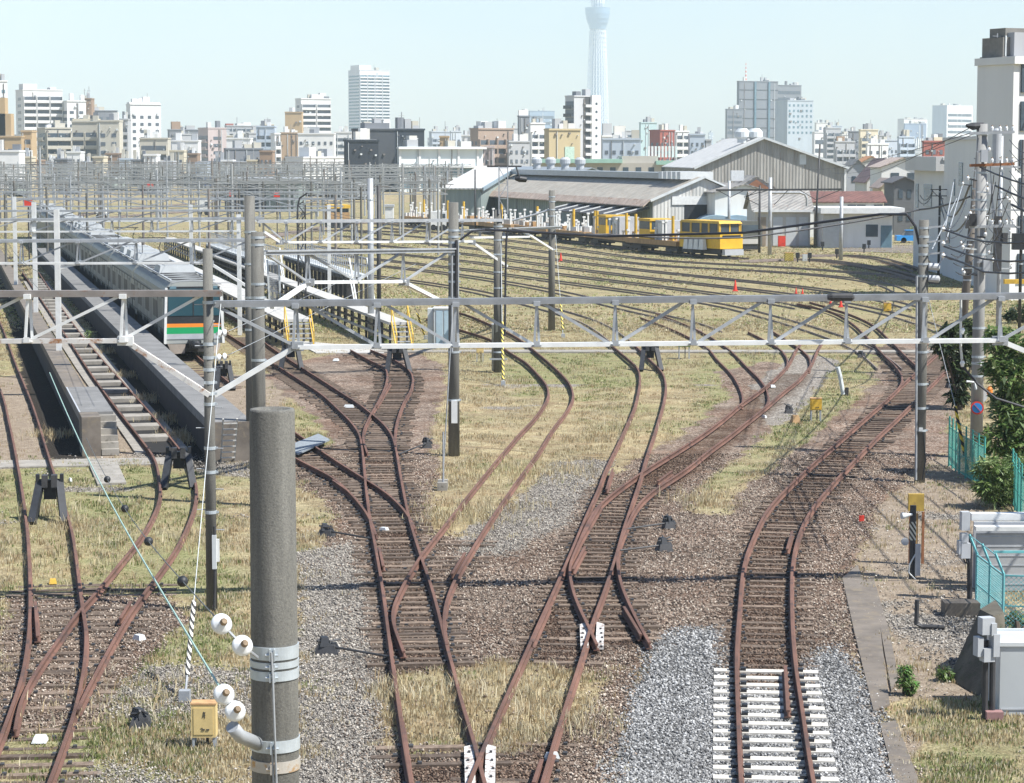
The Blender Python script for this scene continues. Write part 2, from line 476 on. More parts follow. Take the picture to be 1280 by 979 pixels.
T1L = [(929, 1010), (926.3, 979), (922.8, 900), (920.6, 820), (923.7, 767), (930.5, 703), (941.5, 672), (960, 636), (993.7, 600), (1027, 569.4), (1058, 542.5), (1085, 519), (1110, 497.5), (1127, 481), (1147.6, 462.7), (1171, 442), (1190, 425)]
T1R = [(1025, 1010), (1017.3, 979), (1004, 895), (993.2, 820), (989.8, 767), (990.8, 703), (998, 670), (1012, 640), (1038, 607), (1068, 575), (1096, 546), (1122, 522), (1146.5, 498), (1164, 481), (1186, 459), (1203, 443), (1219, 428)]
track('single rusty track curving right, concrete sleepers at its near end and timber beyond', T1L, T1R, pitch=.62, pcto=46.0, checks=[[(985, 888), (981.5, 832)], [(984, 686), (990, 664)]], slz=.008)
M1L = [(120, 325), (215, 379), (283, 418), (343.7, 455), (380, 478), (402.6, 493), (423.4, 512), (439, 527.6), (448.6, 541.5), (452.5, 559), (455.5, 590), (458.5, 620), (462.5, 650), (466.8, 670.6), (476, 721.7), (484, 778.9), (491.3, 834), (495.5, 860), (501.4, 902), (514, 979), (520, 1010)]
M1R = [(148, 316), (243, 365), (310, 402), (335, 431), (380, 460.8), (400.8, 473.8), (425, 489.4), (449.4, 505), (464, 516.5), (479, 529), (489.4, 543), (494.5, 559), (499.8, 590), (509, 637), (513.7, 655), (522, 682), (530, 706), (540.3, 736), (550.5, 774.8), (558.7, 807.5), (567.9, 840), (574, 866), (593.4, 930), (606, 979), (615, 1010)]
M1L[0:3] = [(150, 335), (240, 390), (300, 427)]
M1R[0:3] = [(175, 327), (262, 378), (310, 410)]
track('rusty track from the bottom left frog up past the twin concrete poles', M1L, M1R, pitch=.60, checks=[[(473.9, 684), (479, 707.4)], [(503, 902), (514, 979)]], slz=.03, hide=(40.3, 46.0))
NL = [(330, 548), (360, 567), (386.4, 581.4), (412.6, 594.5), (442, 620.6), (461.6, 646.8), (469.8, 668)]
NR = [(330, 520), (366.8, 539), (399.5, 561.8), (428.9, 581.4), (455, 597.7), (484.5, 617), (507.4, 640), (518.8, 661)]
track('short rusty spur joining from the left over the grey crossing planks', NL, NR, pitch=.62, zoff=.003, checks=[[(416, 600), (433, 612)]], slz=.026)
QBL = [(438, 437), (462, 450), (481, 460), (484, 467), (483.5, 475), (480, 487), (471, 505), (462, 521), (455, 537), (453.5, 547), (457, 560), (459, 566)]
QBR = [(463, 437), (490, 448), (506, 458), (514, 466), (516, 474), (513, 488), (506, 500), (499.5, 516), (495, 532), (493.5, 548), (494, 556)]
track('short curved track running under the black buffer stop by the yellow stairs', QBL, QBR, pitch=.62, zoff=.006, checks=[[(488, 478), (471, 507)]], slz=.02)
PL = [(533, 398), (576, 412), (613, 424), (636.9, 440), (657.5, 453), (672.5, 468), (683, 481), (685.3, 494.4), (678, 509), (665, 526), (651.9, 539.4), (634, 560), (593.4, 609), (558, 654), (528, 692), (517.8, 707.4), (503.5, 732), (493.3, 754), (489.6, 766.6), (492.5, 783), (499.4, 801), (504.5, 814.6)]
PR = [(545, 385), (576, 391), (612, 405), (645, 421), (670.6, 440), (683.8, 451), (700.6, 466), (711.9, 479.4), (716.2, 492.5), (713.8, 503.8), (704.4, 518.8), (691, 535.6), (676.4, 560), (648, 599), (629.8, 625), (604, 664), (587, 692), (573, 715.6), (562.8, 738), (556.6, 756.4), (554.6, 774.8), (555.6, 795), (558.5, 806)]
track('s-shaped track between tall dry grass from the lattice topped pole to the left frog', PL, PR, pitch=.62, zoff=.009, checks=[[(564.8, 717.6), (581, 691)]], sl_range=(0, 62), slz=.004)
QL = [(756, 425), (775, 440), (797, 460.6), (799.5, 477.5), (797, 492.5), (793.5, 507.5), (785, 528), (773.8, 552.5), (755, 592), (749.8, 607), (732.8, 645), (713, 692), (693.7, 735.7), (672, 783), (653.7, 824.5), (632.7, 871.4), (613.9, 913.6), (598.7, 948.7), (586, 979), (574, 1010)]
QR = [(790, 428), (809, 446), (828, 466), (832, 481), (830, 500), (824.4, 520.6), (816.9, 545), (807.5, 573), (800, 599.4), (788.9, 633), (779, 662.5), (769.4, 696.7), (754.7, 740.6), (740, 779.7), (721.7, 838.6), (707.6, 880.8), (693.6, 925), (678, 979), (668, 1010)]
track('straight rusty track leading from the bottom frog to the middle black buffer stop', QL, QR, pitch=.60, zoff=.012, checks=[[(758, 612), (766, 586)], [(665, 803), (686, 757)], [(667, 979), (677, 950)]], sl_range=(0, 72), slz=-.012, hide=(40.3, 46.2))
RL = [(1003, 425), (995, 437), (984, 457), (964.7, 476.6), (945, 492), (927.5, 504), (905.6, 522.5), (879.4, 542), (848.7, 562), (815.7, 582), (796, 595), (767, 616), (745, 636), (733, 657), (720.5, 686), (712.5, 706), (713, 724), (720.5, 751), (735, 782), (746, 806)]
RRr = [(1029, 425), (1022, 437), (1012.8, 457), (997.5, 475.5), (980, 489), (958, 508), (934, 527), (910, 546), (888, 562), (859.7, 585), (815.7, 614), (797, 632), (785, 655), (773.5, 684), (771.5, 702), (776.7, 730.9), (786.5, 755), (799, 781), (812, 804)]
track('rusty track swinging from the middle frog up right toward the yellow cabinet', RL, RRr, pitch=.60, zoff=.015, checks=[[(822, 602), (840, 589)], [(780, 759), (801, 794)], [(716, 712), (731, 684)], [(722, 681), (751, 631)]], sl_range=(0, 73), slz=-.003)
SL_ = [(800, 395), (845, 412), (883.8, 433), (897, 448), (914.4, 465.6), (924, 481), (928.6, 496), (927, 506)]
SR_ = [(820, 390), (870, 410), (910, 434), (934, 457), (951.6, 474.4), (959, 487.5), (959.9, 500.6), (955, 509)]
track('faint curved track in grass joining beside the small orange lump', SL_, SR_, pitch=.62, zoff=-.06, sl=False)
UL_ = [(935, 413), (969, 430.6), (980, 440), (984.5, 450), (983, 458)]
UR_ = [(962, 410), (1002, 436), (1010.6, 444), (1013, 453), (1011, 462)]
track('short stub of track curling in from behind the truss at a tiny switch', UL_, UR_, pitch=.62, zoff=-.055, sl=False)
A1L = [(-60, 405), (-30, 440), (0, 485.8), (12, 530.7), (21, 575), (28.5, 620), (33.7, 661), (37, 717), (37.5, 760), (35.8, 793.6), (27.5, 845), (13.4, 887.5), (0, 923), (-22, 979), (-35, 1010)]
A1R = [(-35, 335), (0, 402), (20, 455), (40.8, 506), (58.5, 562), (71.9, 605), (83, 638), (91, 670), (97, 712.8), (103, 760), (107.5, 789), (106.3, 822.7), (100.7, 858.5), (91.7, 894), (82.8, 921), (69.4, 957), (58, 987), (48, 1010)]
track('leftmost weedy track running past the front left buffer stop', A1L, A1R, pitch=.60, zoff=.0, checks=[[(47, 795), (44, 752)]], sl_range=(0, 55.5), slz=.004)
A2L = [(28, 340), (69, 400), (90, 430.6), (114, 467.4), (147, 512), (177.7, 551), (193, 573), (199, 598), (199.5, 622), (188.8, 650), (168.5, 681), (143.8, 711), (116.9, 744), (98.9, 763), (73.8, 798), (51.5, 829.4), (33.6, 858.5), (24.6, 880.8), (19, 912)]
A2R = [(48, 340), (88, 400), (122.5, 443), (157, 481.7), (188, 516.4), (214.5, 549), (231, 570), (241, 590), (245, 607), (243.8, 629.7), (234.5, 657), (220, 685.8), (200, 714), (176, 747), (162, 767), (143, 799), (123.8, 834), (107.4, 865), (97, 887)]
track('weedy track from the inspection pit crossing the leftmost track at an oblique frog', A2L, A2R, pitch=.60, zoff=.004, checks=[[(150, 773), (163, 752)]], sl_range=(0, 55.5), far_sleepers=False, slz=.006)
A3L = [(100, 318), (200, 424), (222, 447), (262, 480), (284, 497)]
A3c = [(60, 272), (110, 325), (170, 387), (243, 455), (275, 482)]
track('track carrying the long commuter train to its stop', centre=A3c, near=True, pitch=.66, sl_range=(0, 130), zoff=.0)

# yard tracks behind the front truss: parallel curves
YARD = [
 ('yard track closest to the yellow work train', [(470, 283), (575, 292), (696, 307), (840, 325), (980, 332), (1120, 343), (1149, 347)]),
 ('yard track second nearest in front of the work train', [(440, 288), (575, 299.5), (696, 315), (840, 331.5), (980, 338), (1084, 348), (1110, 354), (1132, 366)]),
 ('third yard track from the work train, ending in the right hand ladder', [(420, 293), (575, 307), (696, 323), (840, 340), (952, 351), (1051, 362.5), (1107, 372.5), (1150, 385)]),
 ('yard track passing just beyond the pair of red cones', [(400, 299), (575, 315), (696, 331.5), (840, 349), (975, 364), (1062, 378), (1146, 398), (1200, 420)]),
 ('yard track running just in front of the lone tall red cone', [(390, 306), (575, 324), (696, 340.5), (840, 358), (919, 368), (988, 380), (1004, 383)]),
 ('yard track that dips under the truss and joins the rusty curve', [(400, 315), (575, 334), (696, 350), (840, 369), (900, 378), (992, 402), (1050, 420), (1080, 432), (1100, 446), (1112, 458)]),
 ('nearest long yard track above the dry grass bank', [(400, 324), (520, 335), (575, 342), (696, 362), (790, 385), (862, 400), (890, 412)]),
 ('yard track between the pole with signal lattice and the plain pole', [(420, 337), (520, 350), (575, 358), (660, 377), (740, 400), (775, 424)]),
]
track('curved connection bringing the yard ladder down into the right rusty curve', [(996, 379.5), (1034, 388), (1062, 402), (1087, 425), (1104, 443), (1121, 460), (1127.5, 471), (1125, 483), (1111, 497)], [(1012, 377.5), (1057, 391), (1088, 404.5), (1113, 426), (1133, 446), (1149, 461), (1156, 472), (1152, 489)], pitch=.66, zoff=.024, slz=-.02, sl_range=(0, 125))
for lb, c in YARD: track(lb, centre=c, near=False, pitch=.8, sl=False, zoff=-.095)
track('upper right yard track beside the white office building', centre=[(930, 326), (1000, 322), (1080, 331), (1130, 341), (1160, 352)], near=False, pitch=.8)
track('upper right yard track fanning toward the blue car', centre=[(1000, 319), (1060, 317), (1110, 325), (1150, 338)], near=False, pitch=.8)
for k, (lb, c) in enumerate([
 ('far yard siding starting behind the pale walkway fence', [(330, 296), (470, 277), (560, 281)]),
 ('far yard siding beneath the distant yellow cab', [(300, 300), (400, 287), (520, 290)]),
 ('far left yard siding beyond the train roof', [(60, 290), (150, 270), (300, 262), (420, 262)]),
 ('far left yard siding below the white parked vans', [(40, 280), (150, 262), (300, 252), (450, 252)])]):
    track(lb, centre=c, near=False, pitch=.9)

# ------------------------------------------------------------------ ground fields
BROWN = [poly_xy(p) for p in (
 [(355, 455), (430, 440), (520, 440), (556, 455), (562, 490), (545, 520), (540, 570), (560, 640), (590, 690), (650, 745), (640, 800), (560, 835), (475, 832), (448, 700), (430, 640), (390, 600), (430, 560), (415, 515)],
 [(560, 690), (640, 680), (690, 640), (745, 600), (800, 575), (905, 578), (935, 600), (1000, 560), (1060, 510), (1120, 470), (1190, 450), (1190, 560), (1110, 620), (1062, 700), (1060, 830), (1010, 812), (890, 785), (805, 830), (690, 842), (590, 800)],
 [(0, 745), (200, 742), (230, 775), (150, 850), (120, 905), (0, 915)],
 [(520, 955), (700, 900), (800, 800), (790, 1020), (520, 1020)],
 [(895, 465), (960, 450), (1040, 470), (1010, 500), (920, 520)],
 [(1060, 470), (1105, 430), (1190, 425), (1200, 480)])]
GREY = [poly_xy(p) for p in (
 [(372, 690), (452, 676), (478, 800), (500, 1010), (372, 1010)],
 [(606, 605), (700, 575), (765, 575), (720, 650), (640, 690), (575, 700), (560, 640)],
 [(940, 480), (1000, 440), (1060, 450), (1000, 520), (960, 540)])]
WHITE = [poly_xy(p) for p in (
 [(770, 1020), (782, 880), (812, 812), (850, 785), (895, 782), (915, 860), (1000, 860), (1008, 815), (1045, 805), (1085, 850), (1128, 1020)],)]
DIRT = [poly_xy(p) for p in ([(1055, 830), (1060, 720), (1100, 590), (1200, 560), (1250, 690), (1235, 870), (1190, 880), (1115, 870)], [(1085, 860), (1115, 860), (1165, 1010), (1115, 1010)], [(60, 460), (380, 470), (300, 570), (0, 575), (-40, 480)])]
GRASSP = [poly_xy(p) for p in ([(862, 640), (880, 600), (960, 555), (1010, 505), (1060, 440), (1110, 445), (1060, 500), (1000, 555), (930, 612), (905, 645)],
 [(470, 850), (560, 832), (640, 826), (760, 842), (740, 880), (700, 915), (640, 945), (540, 950), (480, 930)],
 [(545, 600), (640, 560), (700, 560), (660, 610), (575, 670), (530, 668)])]
GREEN = [poly_xy(p) for p in ([(640, 440), (790, 440), (790, 500), (640, 500)], [(870, 440), (960, 440), (1110, 440), (1060, 520), (940, 590), (870, 640), (880, 560)], [(1110, 855), (1290, 850), (1290, 1020), (1170, 1020)], [(1110, 855), (1290, 850), (1290, 1020), (1170, 1020)], [(400, 500), (450, 560), (400, 570), (350, 500)], [(0, 560), (260, 560), (300, 760), (230, 1000), (0, 1000)])]
SHADE = [poly_xy(p) for p in ([(190, 574), (262, 590), (300, 560), (130, 395), (70, 320), (58, 322), (100, 392), (142, 455)], [(58, 572), (112, 580), (70, 440), (20, 320), (-8, 320), (16, 420), (36, 500)])]  # ground left of both platforms where their shade is painted in
PATHP = poly_xy([(1052, 720), (1072, 706), (1100, 782), (1112, 880), (1090, 888), (1066, 790)])
CORR = [(k, hw) for k, hw in ((0, 1.75), (1, 1.5), (2, 1.2), (3, 1.3), (5, 1.2), (6, 1.4))]
def fields(x, y):
    br = zone(x, y, BROWN); gr = zone(x, y, GREY); wh = zone(x, y, WHITE, .35); di = zone(x, y, DIRT); gp = zone(x, y, GRASSP, .5)
    gn = zone(x, y, GREEN, 1.2)
    j = (fbm(x, y, 1.2, 9) - .5) * 1.3
    nearm = y < 110
    for k, hw in CORR:
        P, _ = TRACKS[k]; sel = nearm
        if k == 5: sel = sel & (y < 71)
        d = np.full(x.shape, 9.0); d[sel] = segdist(x[sel], y[sel], P[::3])
        br = np.maximum(br, np.clip((hw + .5 - d - j * .8) * 1.6, 0, 1))
    for k, (P, nr) in enumerate(TRACKS):
        if nr or len(P) < 3: continue
        sel = (y > 100) & (y < 420); d = np.full(x.shape, 9.0); d[sel] = segdist(x[sel], y[sel], P[::3])
        br = np.maximum(br, np.clip((.8 - d - j * .5) * 1.2, 0, 1) * .15)
    gp = gp * (1 - np.clip(br * 0, 0, 1))
    br = br * (1 - wh) * (1 - gr * .8) * (1 - gp * .95); di = di * (1 - br) * (1 - wh)
    gr = gr * (1 - wh) * (1 - gp)
    pat = fbm(x, y, 5.0, 21)
    gr = np.maximum(gr, np.clip((pat - .62) * 6, 0, .7) * (1 - br) * (1 - wh) * (1 - gp) * (y < 105))
    green = np.clip(gn * .72 + (fbm(x, y, 3.5, 31) - .5) * 2.2, 0, 1)
    so = zone(x, y, SHADE, .3)
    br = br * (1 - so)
    st = np.zeros(x.shape)
    for k, hw in CORR:
        P, _ = TRACKS[k]; sel = nearm & ((y < 71) if k == 5 else True)
        d = np.full(x.shape, 9.0); d[sel] = segdist(x[sel], y[sel], P[::3])
        st = np.maximum(st, np.clip((1.05 - d - j * .35) * 2.2, 0, 1))
    st = st * (1 - wh) * .85 * (1 - gp)
    return br, gr, wh, di, green, so, st

def graded(lo, a, b, step, hi, grow=1.13):
    c = list(np.arange(a, b, step)); out = []
    p, s = b, step
    while p < hi: out.append(p); s *= grow; p += s
    out.append(hi); pre = []; p, s = a, step
    while True:
        s *= grow; p -= s
        if p <= lo: break
        pre.append(p)
    return np.array([lo] + pre[::-1] + c + out)
gx = graded(-9000, -26, 26, .3, 9000, 1.09); gy = graded(-60, 36, 100, .3, 12000, 1.035)
GXX, GYY = np.meshgrid(gx, gy); vx, vy = GXX.ravel(), GYY.ravel()
br, gr, wh, di, green, shade_mask, stain = fields(vx, vy)
hgt = (fbm(vx, vy, 1.5, 77) - .5) * .05 * (vy < 140)
V = np.stack([vx, vy, hgt - .02], 1)
nx, ny = len(gx), len(gy)
ii = (np.arange(ny - 1)[:, None] * nx + np.arange(nx - 1)[None, :]).ravel()
F = np.stack([ii, ii + 1, ii + nx + 1, ii + nx], 1)
mg, nt, b = nodes('yard_ground')
att = nt.nodes.new('ShaderNodeAttribute'); att.attribute_name = 'col'
sp = nt.nodes.new('ShaderNodeSeparateColor'); nt.links.new(att.outputs['Color'], sp.inputs[0])
at2 = nt.nodes.new('ShaderNodeAttribute'); at2.attribute_name = 'col2'
sp2 = nt.nodes.new('ShaderNodeSeparateColor'); nt.links.new(at2.outputs['Color'], sp2.inputs[0])
P = worldpos(nt)
n_f = noise(nt, P, 9.0, 6, .7); n_m = noise(nt, P, .9, 6, .65); n_l = noise(nt, P, .12, 5, .6)
straw = ramp(nt, n_f, [(.28, (.165, .132, .072)), (.5, (.355, .30, .18)), (.75, (.53, .47, .31))])
strawb = ramp(nt, n_f, [(.28, (.14, .098, .054)), (.5, (.285, .215, .13)), (.75, (.43, .35, .23))])
grn = ramp(nt, n_f, [(.3, (.10, .115, .045)), (.55, (.24, .25, .115)), (.8, (.40, .39, .22))])
gcol = mixc(nt, ramp(nt, n_m, [(.42, (0, 0, 0)), (.62, (1, 1, 1))]), straw, strawb)
gcol = mixc(nt, 1.0, gcol, ramp(nt, noise(nt, P, .33, 7, .72), [(.33, (.66, .67, .66)), (.5, (1, 1, 1)), (.68, (1.22, 1.2, 1.14))]), 'MULTIPLY')
gcol = mixc(nt, 1.0, gcol, ramp(nt, noise(nt, P, 1.7, 5, .7), [(.32, (.70, .69, .66)), (.5, (1, 1, 1)), (.7, (1.18, 1.18, 1.15))]), 'MULTIPLY')
gfac = mathn(nt, 'MULTIPLY', sp2.outputs[1], ramp(nt, n_m, [(.3, (1, 1, 1)), (.7, (.35, .35, .35))]))
gcol = mixc(nt, gfac, gcol, grn)
def stones(scale, cols):
    v = nt.nodes.new('ShaderNodeTexVoronoi'); v.inputs['Scale'].default_value = scale
    nt.links.new(P, v.inputs['Vector'])
    s = nt.nodes.new('ShaderNodeSeparateColor'); nt.links.new(v.outputs['Color'], s.inputs[0])
    return ramp(nt, s.outputs[0], cols), v.outputs['Distance']
cb, db = stones(17.0, [(.0, (.06, .043, .034)), (.35, (.165, .112, .082)), (.7, (.27, .195, .148)), (.93, (.46, .39, .32))])
cg, dg = stones(15.0, [(.0, (.10, .09, .08)), (.4, (.22, .195, .165)), (.8, (.33, .30, .26)), (1., (.46, .43, .38))])
cw, dw = stones(20.0, [(.0, (.10, .10, .10)), (.4, (.19, .19, .185)), (.8, (.27, .27, .265)), (1., (.40, .395, .385))])
cd = ramp(nt, noise(nt, P, 3.0, 8, .75), [(.3, (.17, .13, .095)), (.55, (.30, .245, .185)), (.8, (.44, .38, .30))])
cb = mixc(nt, ramp(nt, n_l, [(.4, (0, 0, 0)), (.65, (1, 1, 1))]), cb, mixc(nt, .55, cb, (.25, .215, .175)))
cb = mixc(nt, ramp(nt, noise(nt, P, .21, 6, .7), [(.48, (0, 0, 0)), (.64, (.75, .75, .75))]), cb, mixc(nt, .6, cb, (.19, .10, .062)))
cb = mixc(nt, 1.0, cb, ramp(nt, noise(nt, P, .55, 6, .72), [(.33, (.48, .44, .42)), (.5, (.92, .92, .92)), (.68, (1.25, 1.24, 1.22))]), 'MULTIPLY')
def edge(f): return ramp(nt, mathn(nt, 'ADD', f, mathn(nt, 'MULTIPLY', mathn(nt, 'SUBTRACT', n_f, .5), .9)), [(.38, (0, 0, 0)), (.62, (1, 1, 1))])
col = mixc(nt, edge(sp2.outputs[0]), gcol, cd)
col = mixc(nt, edge(sp.outputs[1]), col, cg)
col = mixc(nt, edge(sp.outputs[0]), col, cb)
col = mixc(nt, edge(sp.outputs[2]), col, cw)
col = mixc(nt, edge(sp2.outputs[2]), col, ramp(nt, n_f, [(.3, (.018, .016, .014)), (.6, (.045, .04, .034)), (.85, (.10, .09, .075))]))  # near-black mix paints the platform shade into the ground colour
stn = mathn(nt, 'MULTIPLY', at2.outputs['Alpha'], ramp(nt, n_m, [(.3, (1, 1, 1)), (.7, (.45, .45, .45))]))
col = mixc(nt, stn, col, mixc(nt, 1.0, col, (.36, .27, .225), 'MULTIPLY'))
nt.links.new(col, b.inputs['Base Color']); b.inputs['Roughness'].default_value = 1.0
b.inputs['Specular IOR Level'].default_value = 0.1
hh = mathn(nt, 'ADD', mathn(nt, 'MULTIPLY', db, -.6), n_f)
bump(nt, b, hh, .8, .06)
gnd = np_mesh('ground', V, F, mg, np.stack([br, gr, wh], 1))
a = gnd.data.attributes.new('col2', 'FLOAT_COLOR', 'POINT')
c4 = np.ones((len(V), 4), np.float32); c4[:, 0] = di; c4[:, 1] = np.clip(green + .3 * (vy > 105) * (vy < 500), 0, 1); c4[:, 2] = shade_mask; c4[:, 3] = stain
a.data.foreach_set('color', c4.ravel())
structure(gnd)

# ------------------------------------------------------------------ ballast stones (one mass nobody could count)
N = 620000
yy = 36 + 44 * RNG.random(N) ** 1.5; xx = (RNG.random(N) * 2 - 1) * yy * .235
b1, g1, w1, d1, gn1, shade1, st1 = fields(xx, yy)
u = RNG.random(N)
kind = np.where(u < w1 * .95, 2, np.where(u < w1 * .95 + b1 * .6, 0, np.where(u < w1 * .95 + b1 * .6 + g1 * .6, 1, np.where((u > .965) & (d1 > .3), 3, -1))))
k = kind >= 0; st1 = st1[k][:170000]; xx, yy, kind = xx[k][:170000], yy[k][:170000], kind[k][:170000]
n = len(xx); sz = RNG.uniform(.014, .036, n) * (1 + .1 * (kind == 2)) 
octa = np.array([[1, 0, 0], [0, 1, 0], [-1, 0, 0], [0, -1, 0], [0, 0, 1], [0, 0, -1]], float)
of = np.array([[0, 1, 4], [1, 2, 4], [2, 3, 4], [3, 0, 4], [1, 0, 5], [2, 1, 5], [3, 2, 5], [0, 3, 5]])
dirs = octa[None] * RNG.uniform(.55, 1.25, (n, 6, 1)) + RNG.normal(0, .18, (n, 6, 3))
an = RNG.random(n) * 6.28; ca, sa = np.cos(an), np.sin(an)
dx = dirs[:, :, 0] * ca[:, None] - dirs[:, :, 1] * sa[:, None]; dy = dirs[:, :, 0] * sa[:, None] + dirs[:, :, 1] * ca[:, None]
V = np.stack([xx[:, None] + dx * sz[:, None], yy[:, None] + dy * sz[:, None], sz[:, None] * (.3 + dirs[:, :, 2] * .75)], 2).reshape(-1, 3)
F = (of[None] + (np.arange(n) * 6)[:, None, None]).reshape(-1, 3)
pal = [np.array([[.06, .046, .037], [.135, .095, .07], [.195, .142, .106], [.29, .23, .18], [.45, .39, .32]]),
       np.array([[.12, .11, .10], [.22, .20, .17], [.30, .27, .23], [.40, .37, .32]]),
       np.array([[.10, .10, .10], [.18, .18, .175], [.25, .25, .245], [.42, .42, .41]]),
       np.array([[.5, .47, .42], [.35, .30, .25], [.25, .2, .15]])]
cc = np.zeros((n, 3))
for q in range(4):
    m = kind == q; cc[m] = pal[q][RNG.integers(0, len(pal[q]), m.sum())]
cc *= RNG.uniform(.75, 1.25, (n, 1)); cc *= 1 - st1[:, None] * np.array([[.55, .64, .69]])
cc *= (.72 + .6 * fbm(xx, yy, 2.2, 91))[:, None]
o = np_mesh('ballast_stones', V, F, attrmat('ballast_stone', .95), np.repeat(cc, 6, 0))
tag(o, 'loose brown, grey and pale crushed stone lying around the tracks', 'ballast', kind='stuff')

# ------------------------------------------------------------------ grass
def blades(name, label, xs, ys, hmean, wid, cols, per, lean=.5, cat='grass'):
    n = len(xs); px = np.repeat(xs, per) + RNG.normal(0, .07, n * per); py = np.repeat(ys, per) + RNG.normal(0, .07, n * per)
    m = n * per; h = np.repeat(hmean, per) * RNG.uniform(.5, 1.35, m); an = RNG.random(m) * 6.283
    lx, ly = np.cos(an) * h * lean * RNG.random(m), np.sin(an) * h * lean * RNG.random(m)
    w = wid * RNG.uniform(.6, 1.4, m); fa = RNG.random(m) * 6.283; wx, wy = np.cos(fa) * w / 2, np.sin(fa) * w / 2 * .4
    z0 = np.full(m, -.04)
    V = np.stack([np.stack([px - wx, py - wy, z0], 1), np.stack([px + wx, py + wy, z0], 1),
                  np.stack([px + lx * .45 + wx * .8, py + ly * .45 + wy * .8, h * .6], 1), np.stack([px + lx * .45 - wx * .8, py + ly * .45 - wy * .8, h * .6], 1),
                  np.stack([px + lx * 1.15, py + ly * 1.15, h * .95], 1)], 1).reshape(-1, 3)
    base = (np.arange(m) * 5)[:, None]
    F1 = base + np.array([[0, 1, 2]]); F2 = base + np.array([[0, 2, 3]]); F3 = base + np.array([[3, 2, 4]])
    F = np.concatenate([F1, F2, F3])
    ci = cols * 1.0
    c = np.repeat(ci, per, 0) * RNG.uniform(.7, 1.3, (m, 1))
    o = np_mesh(name, V, F, attrmat(name, .8, .25), np.repeat(c, 5, 0))
    return tag(o, label, cat, kind='stuff')
N = 240000
yy = 36 + 110 * RNG.random(N) ** 1.5; xx = (RNG.random(N) * 2 - 1) * yy * .24
b1, g1, w1, d1, gn1, shade1, _s = fields(xx, yy)
clump = fbm(xx, yy, 1.1, 61)
keep = RNG.random(N) < np.clip(1 - b1 * 1.05 - g1 * .85 - w1 * 1.1 - d1 * .8, .0, 1) * np.clip((clump - .32) * 3.2, .05, 1)
for P, nr in TRACKS[:15]:                     # keep rails and sleepers mostly clear
    d = segdist(xx, yy, P[::3]); keep &= (d > .95) | (RNG.random(N) < .25) | inside(xx, yy, GRASSP[1])
px_ = PXC + xx / yy * FPX; 
left = px_ < 420
keep &= ~(((px_ > 60) & (px_ < 300)) & (yy > 79) & (yy < 140) & (RNG.random(N) < .8))
keep &= ~inside(xx, yy, PATHP) & (shade1 < .3)
xx, yy, gn1, clump = xx[keep], yy[keep], gn1[keep], clump[keep]
straws = np.array([[.46, .385, .225], [.40, .31, .175], [.33, .24, .13], [.50, .44, .29], [.55, .49, .34]])
greens = np.array([[.12, .155, .04], [.20, .235, .075], [.26, .28, .11], [.30, .32, .15]])
isg = RNG.random(len(xx)) < np.clip(gn1 * .6, 0, .7)
cols = np.where(isg[:, None], greens[RNG.integers(0, 4, len(xx))], straws[RNG.integers(0, 5, len(xx))])
hm = .40 * np.clip(.06 + .26 * np.clip(clump - .35, 0, 1) * 1.6 + RNG.exponential(.03, len(xx)), .05, .5) * np.where(isg, .7, 1)
sel = isg
blades('dry_grass', 'straw coloured dry grass tufts spread between the rails', xx[~sel], yy[~sel], hm[~sel], .019, cols[~sel] * 1.05, 5)
blades('green_grass', 'short olive green grass and weeds between the tracks', xx[sel], yy[sel], hm[sel], .026, cols[sel], 5)
tallx, tally = [], []
for px, py, k, sp_ in ((490, 868, 26, .25), (583, 868, 8, .3), (640, 880, 12, .6), (680, 870, 10, .6), (560, 890, 10, .6), (530, 870, 8, .5), (620, 915, 8, .5), (240, 550, 30, .5), (265, 545, 20, .4), (222, 545, 20, .4), (240, 680, 20, .6), (90, 660, 30, .6), (60, 640, 20, .5), (160, 880, 30, 1.0), (725, 905, 20, .4), (630, 590, 30, .9),
                      (160, 470, 25, .5), (185, 500, 25, .5), (140, 440, 25, .6), (60, 545, 20, .5), (205, 525, 20, .5), (700, 590, 25, .7), (870, 625, 20, .5), (110, 700, 25, 1.0), (760, 540, 20, .8), (600, 640, 40, .8), (560, 650, 25, .6), (780, 410, 60, 3.0), (850, 415, 50, 3.0), (900, 400, 40, 3.0)):
    p = G(px, py)
    for _ in range(k * 4): tallx.append(p.x + RNG.normal(0, sp_)); tally.append(p.y + RNG.normal(0, sp_ * 1.6))
tallx, tally = np.array(tallx), np.array(tally)
blades('tall_dry_grass', 'taller pale feathery grass clumps bent over the rails', tallx, tally, RNG.uniform(.12, .30, len(tallx)), .018, straws[RNG.integers(0, 5, len(tallx))] * 1.1, 5, .8)

# coarser grass over the far yard between the parallel tracks
N = 110000
yy = 135 + 190 * RNG.random(N) ** 1.2; xx = (RNG.random(N) * 2 - 1) * yy * .26
pat = fbm(xx, yy, 6.0, 101); keep = RNG.random(N) < np.clip((pat - .35) * 3.0, .04, 1)
for P, nr in TRACKS:
    if len(P) > 2 and P[:, 1].max() > 125: keep &= segdist(xx, yy, P[::4]) > .75
xx, yy = xx[keep], yy[keep]; n_ = len(xx)
isg = RNG.random(n_) < np.clip(fbm(xx, yy, 9.0, 111) * 1.6 - .45, .05, .9)
cols = np.where(isg[:, None], greens[RNG.integers(1, 4, n_)] * np.array([[1.35, 1.28, 1.4]]), straws[RNG.integers(0, 5, n_)])
blades('yard_grass', 'low mixed grass patches between the far yard tracks', xx, yy, RNG.uniform(.03, .10, n_), .08, cols, 4, 1.2)
